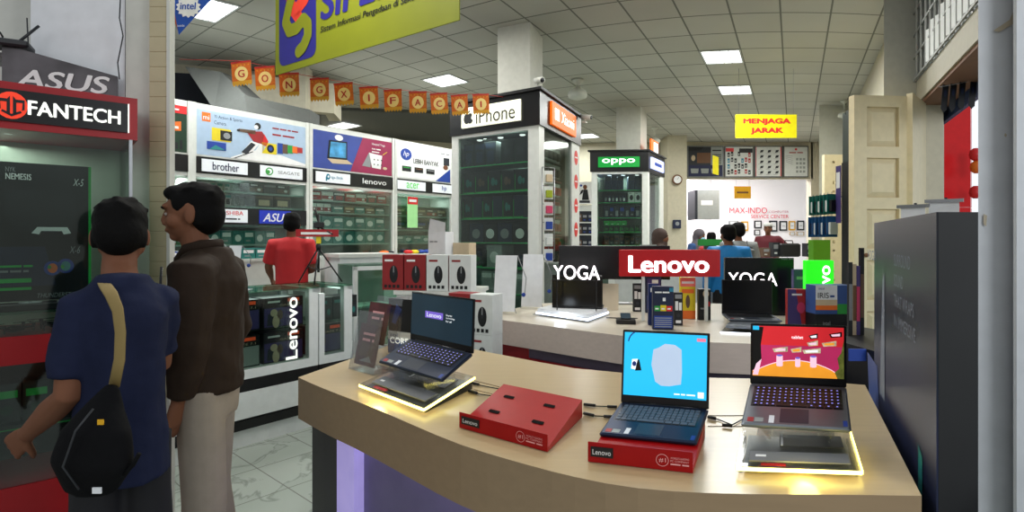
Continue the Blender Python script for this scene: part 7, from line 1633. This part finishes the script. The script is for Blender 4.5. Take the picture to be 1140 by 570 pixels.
g = MB(); P_ = [at(88, 545, 1.51), at(70, 520, 1.50), at(84, 480, 1.50), at(104, 455, 1.53)]; g.tube([p-o_ for p in P_], .003, 'dark_plastic', 6); g.build('zip', t)
g = MB(); c_ = at(108, 546, 1.512)-o_; g.box(c_.x-.012, c_.x+.012, c_.y-.002, c_.y+.002, c_.z-.008, c_.z+.008, 'card_white'); g.build('care_label', t)
g = MB(); c_ = at(112, 470, 1.523)-o_; g.box(c_.x-.008, c_.x+.008, c_.y-.002, c_.y+.002, c_.z-.007, c_.z+.007, 'mustard'); g.build('small_tag', t)
g = MB(); g.tube([at(138, 528, 1.56)-o_, at(148, 518, 1.55)-o_, at(155, 505, 1.55)-o_], .006, 'bag_black', 8); g.build('strap_end', t)
g = MB(); sp_ = [(127, 430, 1.63), (133, 400, 1.63), (134, 370, 1.63), (131, 345, 1.64), (124, 328, 1.66), (118, 319, 1.70), (115, 314, 1.76), (113, 318, 1.83), (112, 335, 1.87), (112, 360, 1.9)]
for i in range(len(sp_)-1):
    pass
g.tube([at(*q)-o_ for q in sp_], [(.017, .003)]*len(sp_), 'strap_tan', 10, side=(1, 0, 0)); g.build('strap', t)
# man in brown jacket, facing left
m2 = person('man with short black hair in a dark brown jacket and khaki trousers, seen in profile', (-1.275, 2.33, 0), radians(-80), 1.80, 'jacket_brown', 'pants_khaki', (4, 0, 4), sleeve='long', vox=.009, wide=.82, depth=1.05, hem=.9, hairw=.88, nkoff=-.045,
       arms={-1: [(-.16, .01, 1.37), (-.195, .04, 1.11), (-.18, -.02, .885), (.4, -.9, 0)], 1: [(.15, .0, 1.37), (.18, .0, 1.11), (.17, -.04, .9), (-.4, -.9, 0)]}, legs={-1: [(-.09, 0, .9), (-.1, -.02, .49), (-.1, .05, .08)], 1: [(.09, 0, .9), (.1, .02, .49), (.1, .0, .08)]})
g = MB(); g.tube([(.0, -.11, 1.40), (.052, -.06, 1.45), (.062, .0, 1.465), (0, .05, 1.47), (-.062, .0, 1.465), (-.052, -.06, 1.45), (-.0, -.11, 1.40)], [(.02, .012)]*7, 'jacket_brown', 10, side=(0, 0, 1)); g.build('collar', m2)
g = MB(); g.tube([(0, -.165, 1.38), (0, -.175, 1.2), (0, -.175, .93)], .005, 'black_plastic', 6); g.build('zip', m2)
# shop assistant in red
px_, Yp = 325, 6.35
person('shop assistant in a red t-shirt seen from behind at the glass counter', ((px_-UC)/F*Yp, Yp, 0), radians(185), 1.86, 'shirt_red', 'pants_black', (12, 0, 10), vox=.016, wide=.92, arms={-1: [(-.18, .01, 1.38), (-.22, .0, 1.13), (-.12, -.16, 1.08)], 1: [(.18, .01, 1.38), (.25, -.04, 1.14), (.28, -.22, 1.02)]})
# background customers
Yp = 7.0; person('customer in a bright blue jacket seen from behind beside the glowing letter panel', ((811-UC)/F*Yp, Yp, 0), radians(178), 1.74, 'jacket_blue', 'pants_black', (6, 0, 12), sleeve='long', vox=.016, wide=1.05)
Yp = 8.2; person('customer with a grey backpack behind the one in the blue jacket', ((822-UC)/F*Yp, Yp, 0), radians(170), 1.8, 'shirt_grey', 'pants_black', (6, 0, 25), sleeve='long', vox=.016, wide=1.0)
t = thing('backpack', 'grey backpack on the customer behind the blue jacket', 'bag', ((825-UC)/F*7.95, 7.9, 1.0), -.1); g = MB(); g.box(-.15, .15, -.1, .02, 0, .45, 'backpack_grey', bev=.04); g.build('pack', t); g = MB(); g.box(-.1, .1, -.13, -.1, .05, .22, 'backpack_grey', bev=.012); g.build('pocket', t)
for e in (-1, 1): g = MB(); g.tube([(e*.09, .03, .43), (e*.1, .12, .53), (e*.12, .2, .52)], [(.02, .006)]*3, 'backpack_grey', 8); g.build('strap', t)
Yp = 13.15; person('man in a maroon shirt and white cap with his hand on his hip', ((855-UC)/F*Yp, Yp, 0), radians(-20), 1.92, 'shirt_maroon', 'pants_black', (0, 0, -10), hair='cap', vox=.018, wide=1.1, arms={1: [(.19, .01, 1.38), (.38, .06, 1.18), (.2, -.05, 1.02)], -1: [(-.19, .01, 1.38), (-.24, -.02, 1.12), (-.22, -.15, .9)]})
Yp = 6.9; person('woman in a brown headscarf seated lower behind the red lightbox', ((736-UC)/F*(Yp+1.2), Yp+1.2, 0), radians(60), 1.7, 'hijab_brown', 'pants_black', (0, 0, 10), hair='hijab_brown', sleeve='long', vox=.018)
Yp = 11.2; person('woman in a grey headscarf and face mask with a blue dress', ((778-UC)/F*Yp, Yp, 0), radians(30), 1.74, 'dress_blue', 'dress_blue', (8, 0, 10), hair='hijab_grey', sleeve='long', vox=.018, mask=True)
Yp = 10.6; person('customer in dark red behind the green topped post', ((792-UC)/F*Yp, Yp, 0), radians(150), 1.68, 'box_red', 'pants_black', (5, 0, 0), sleeve='long', vox=.018, wide=.9)
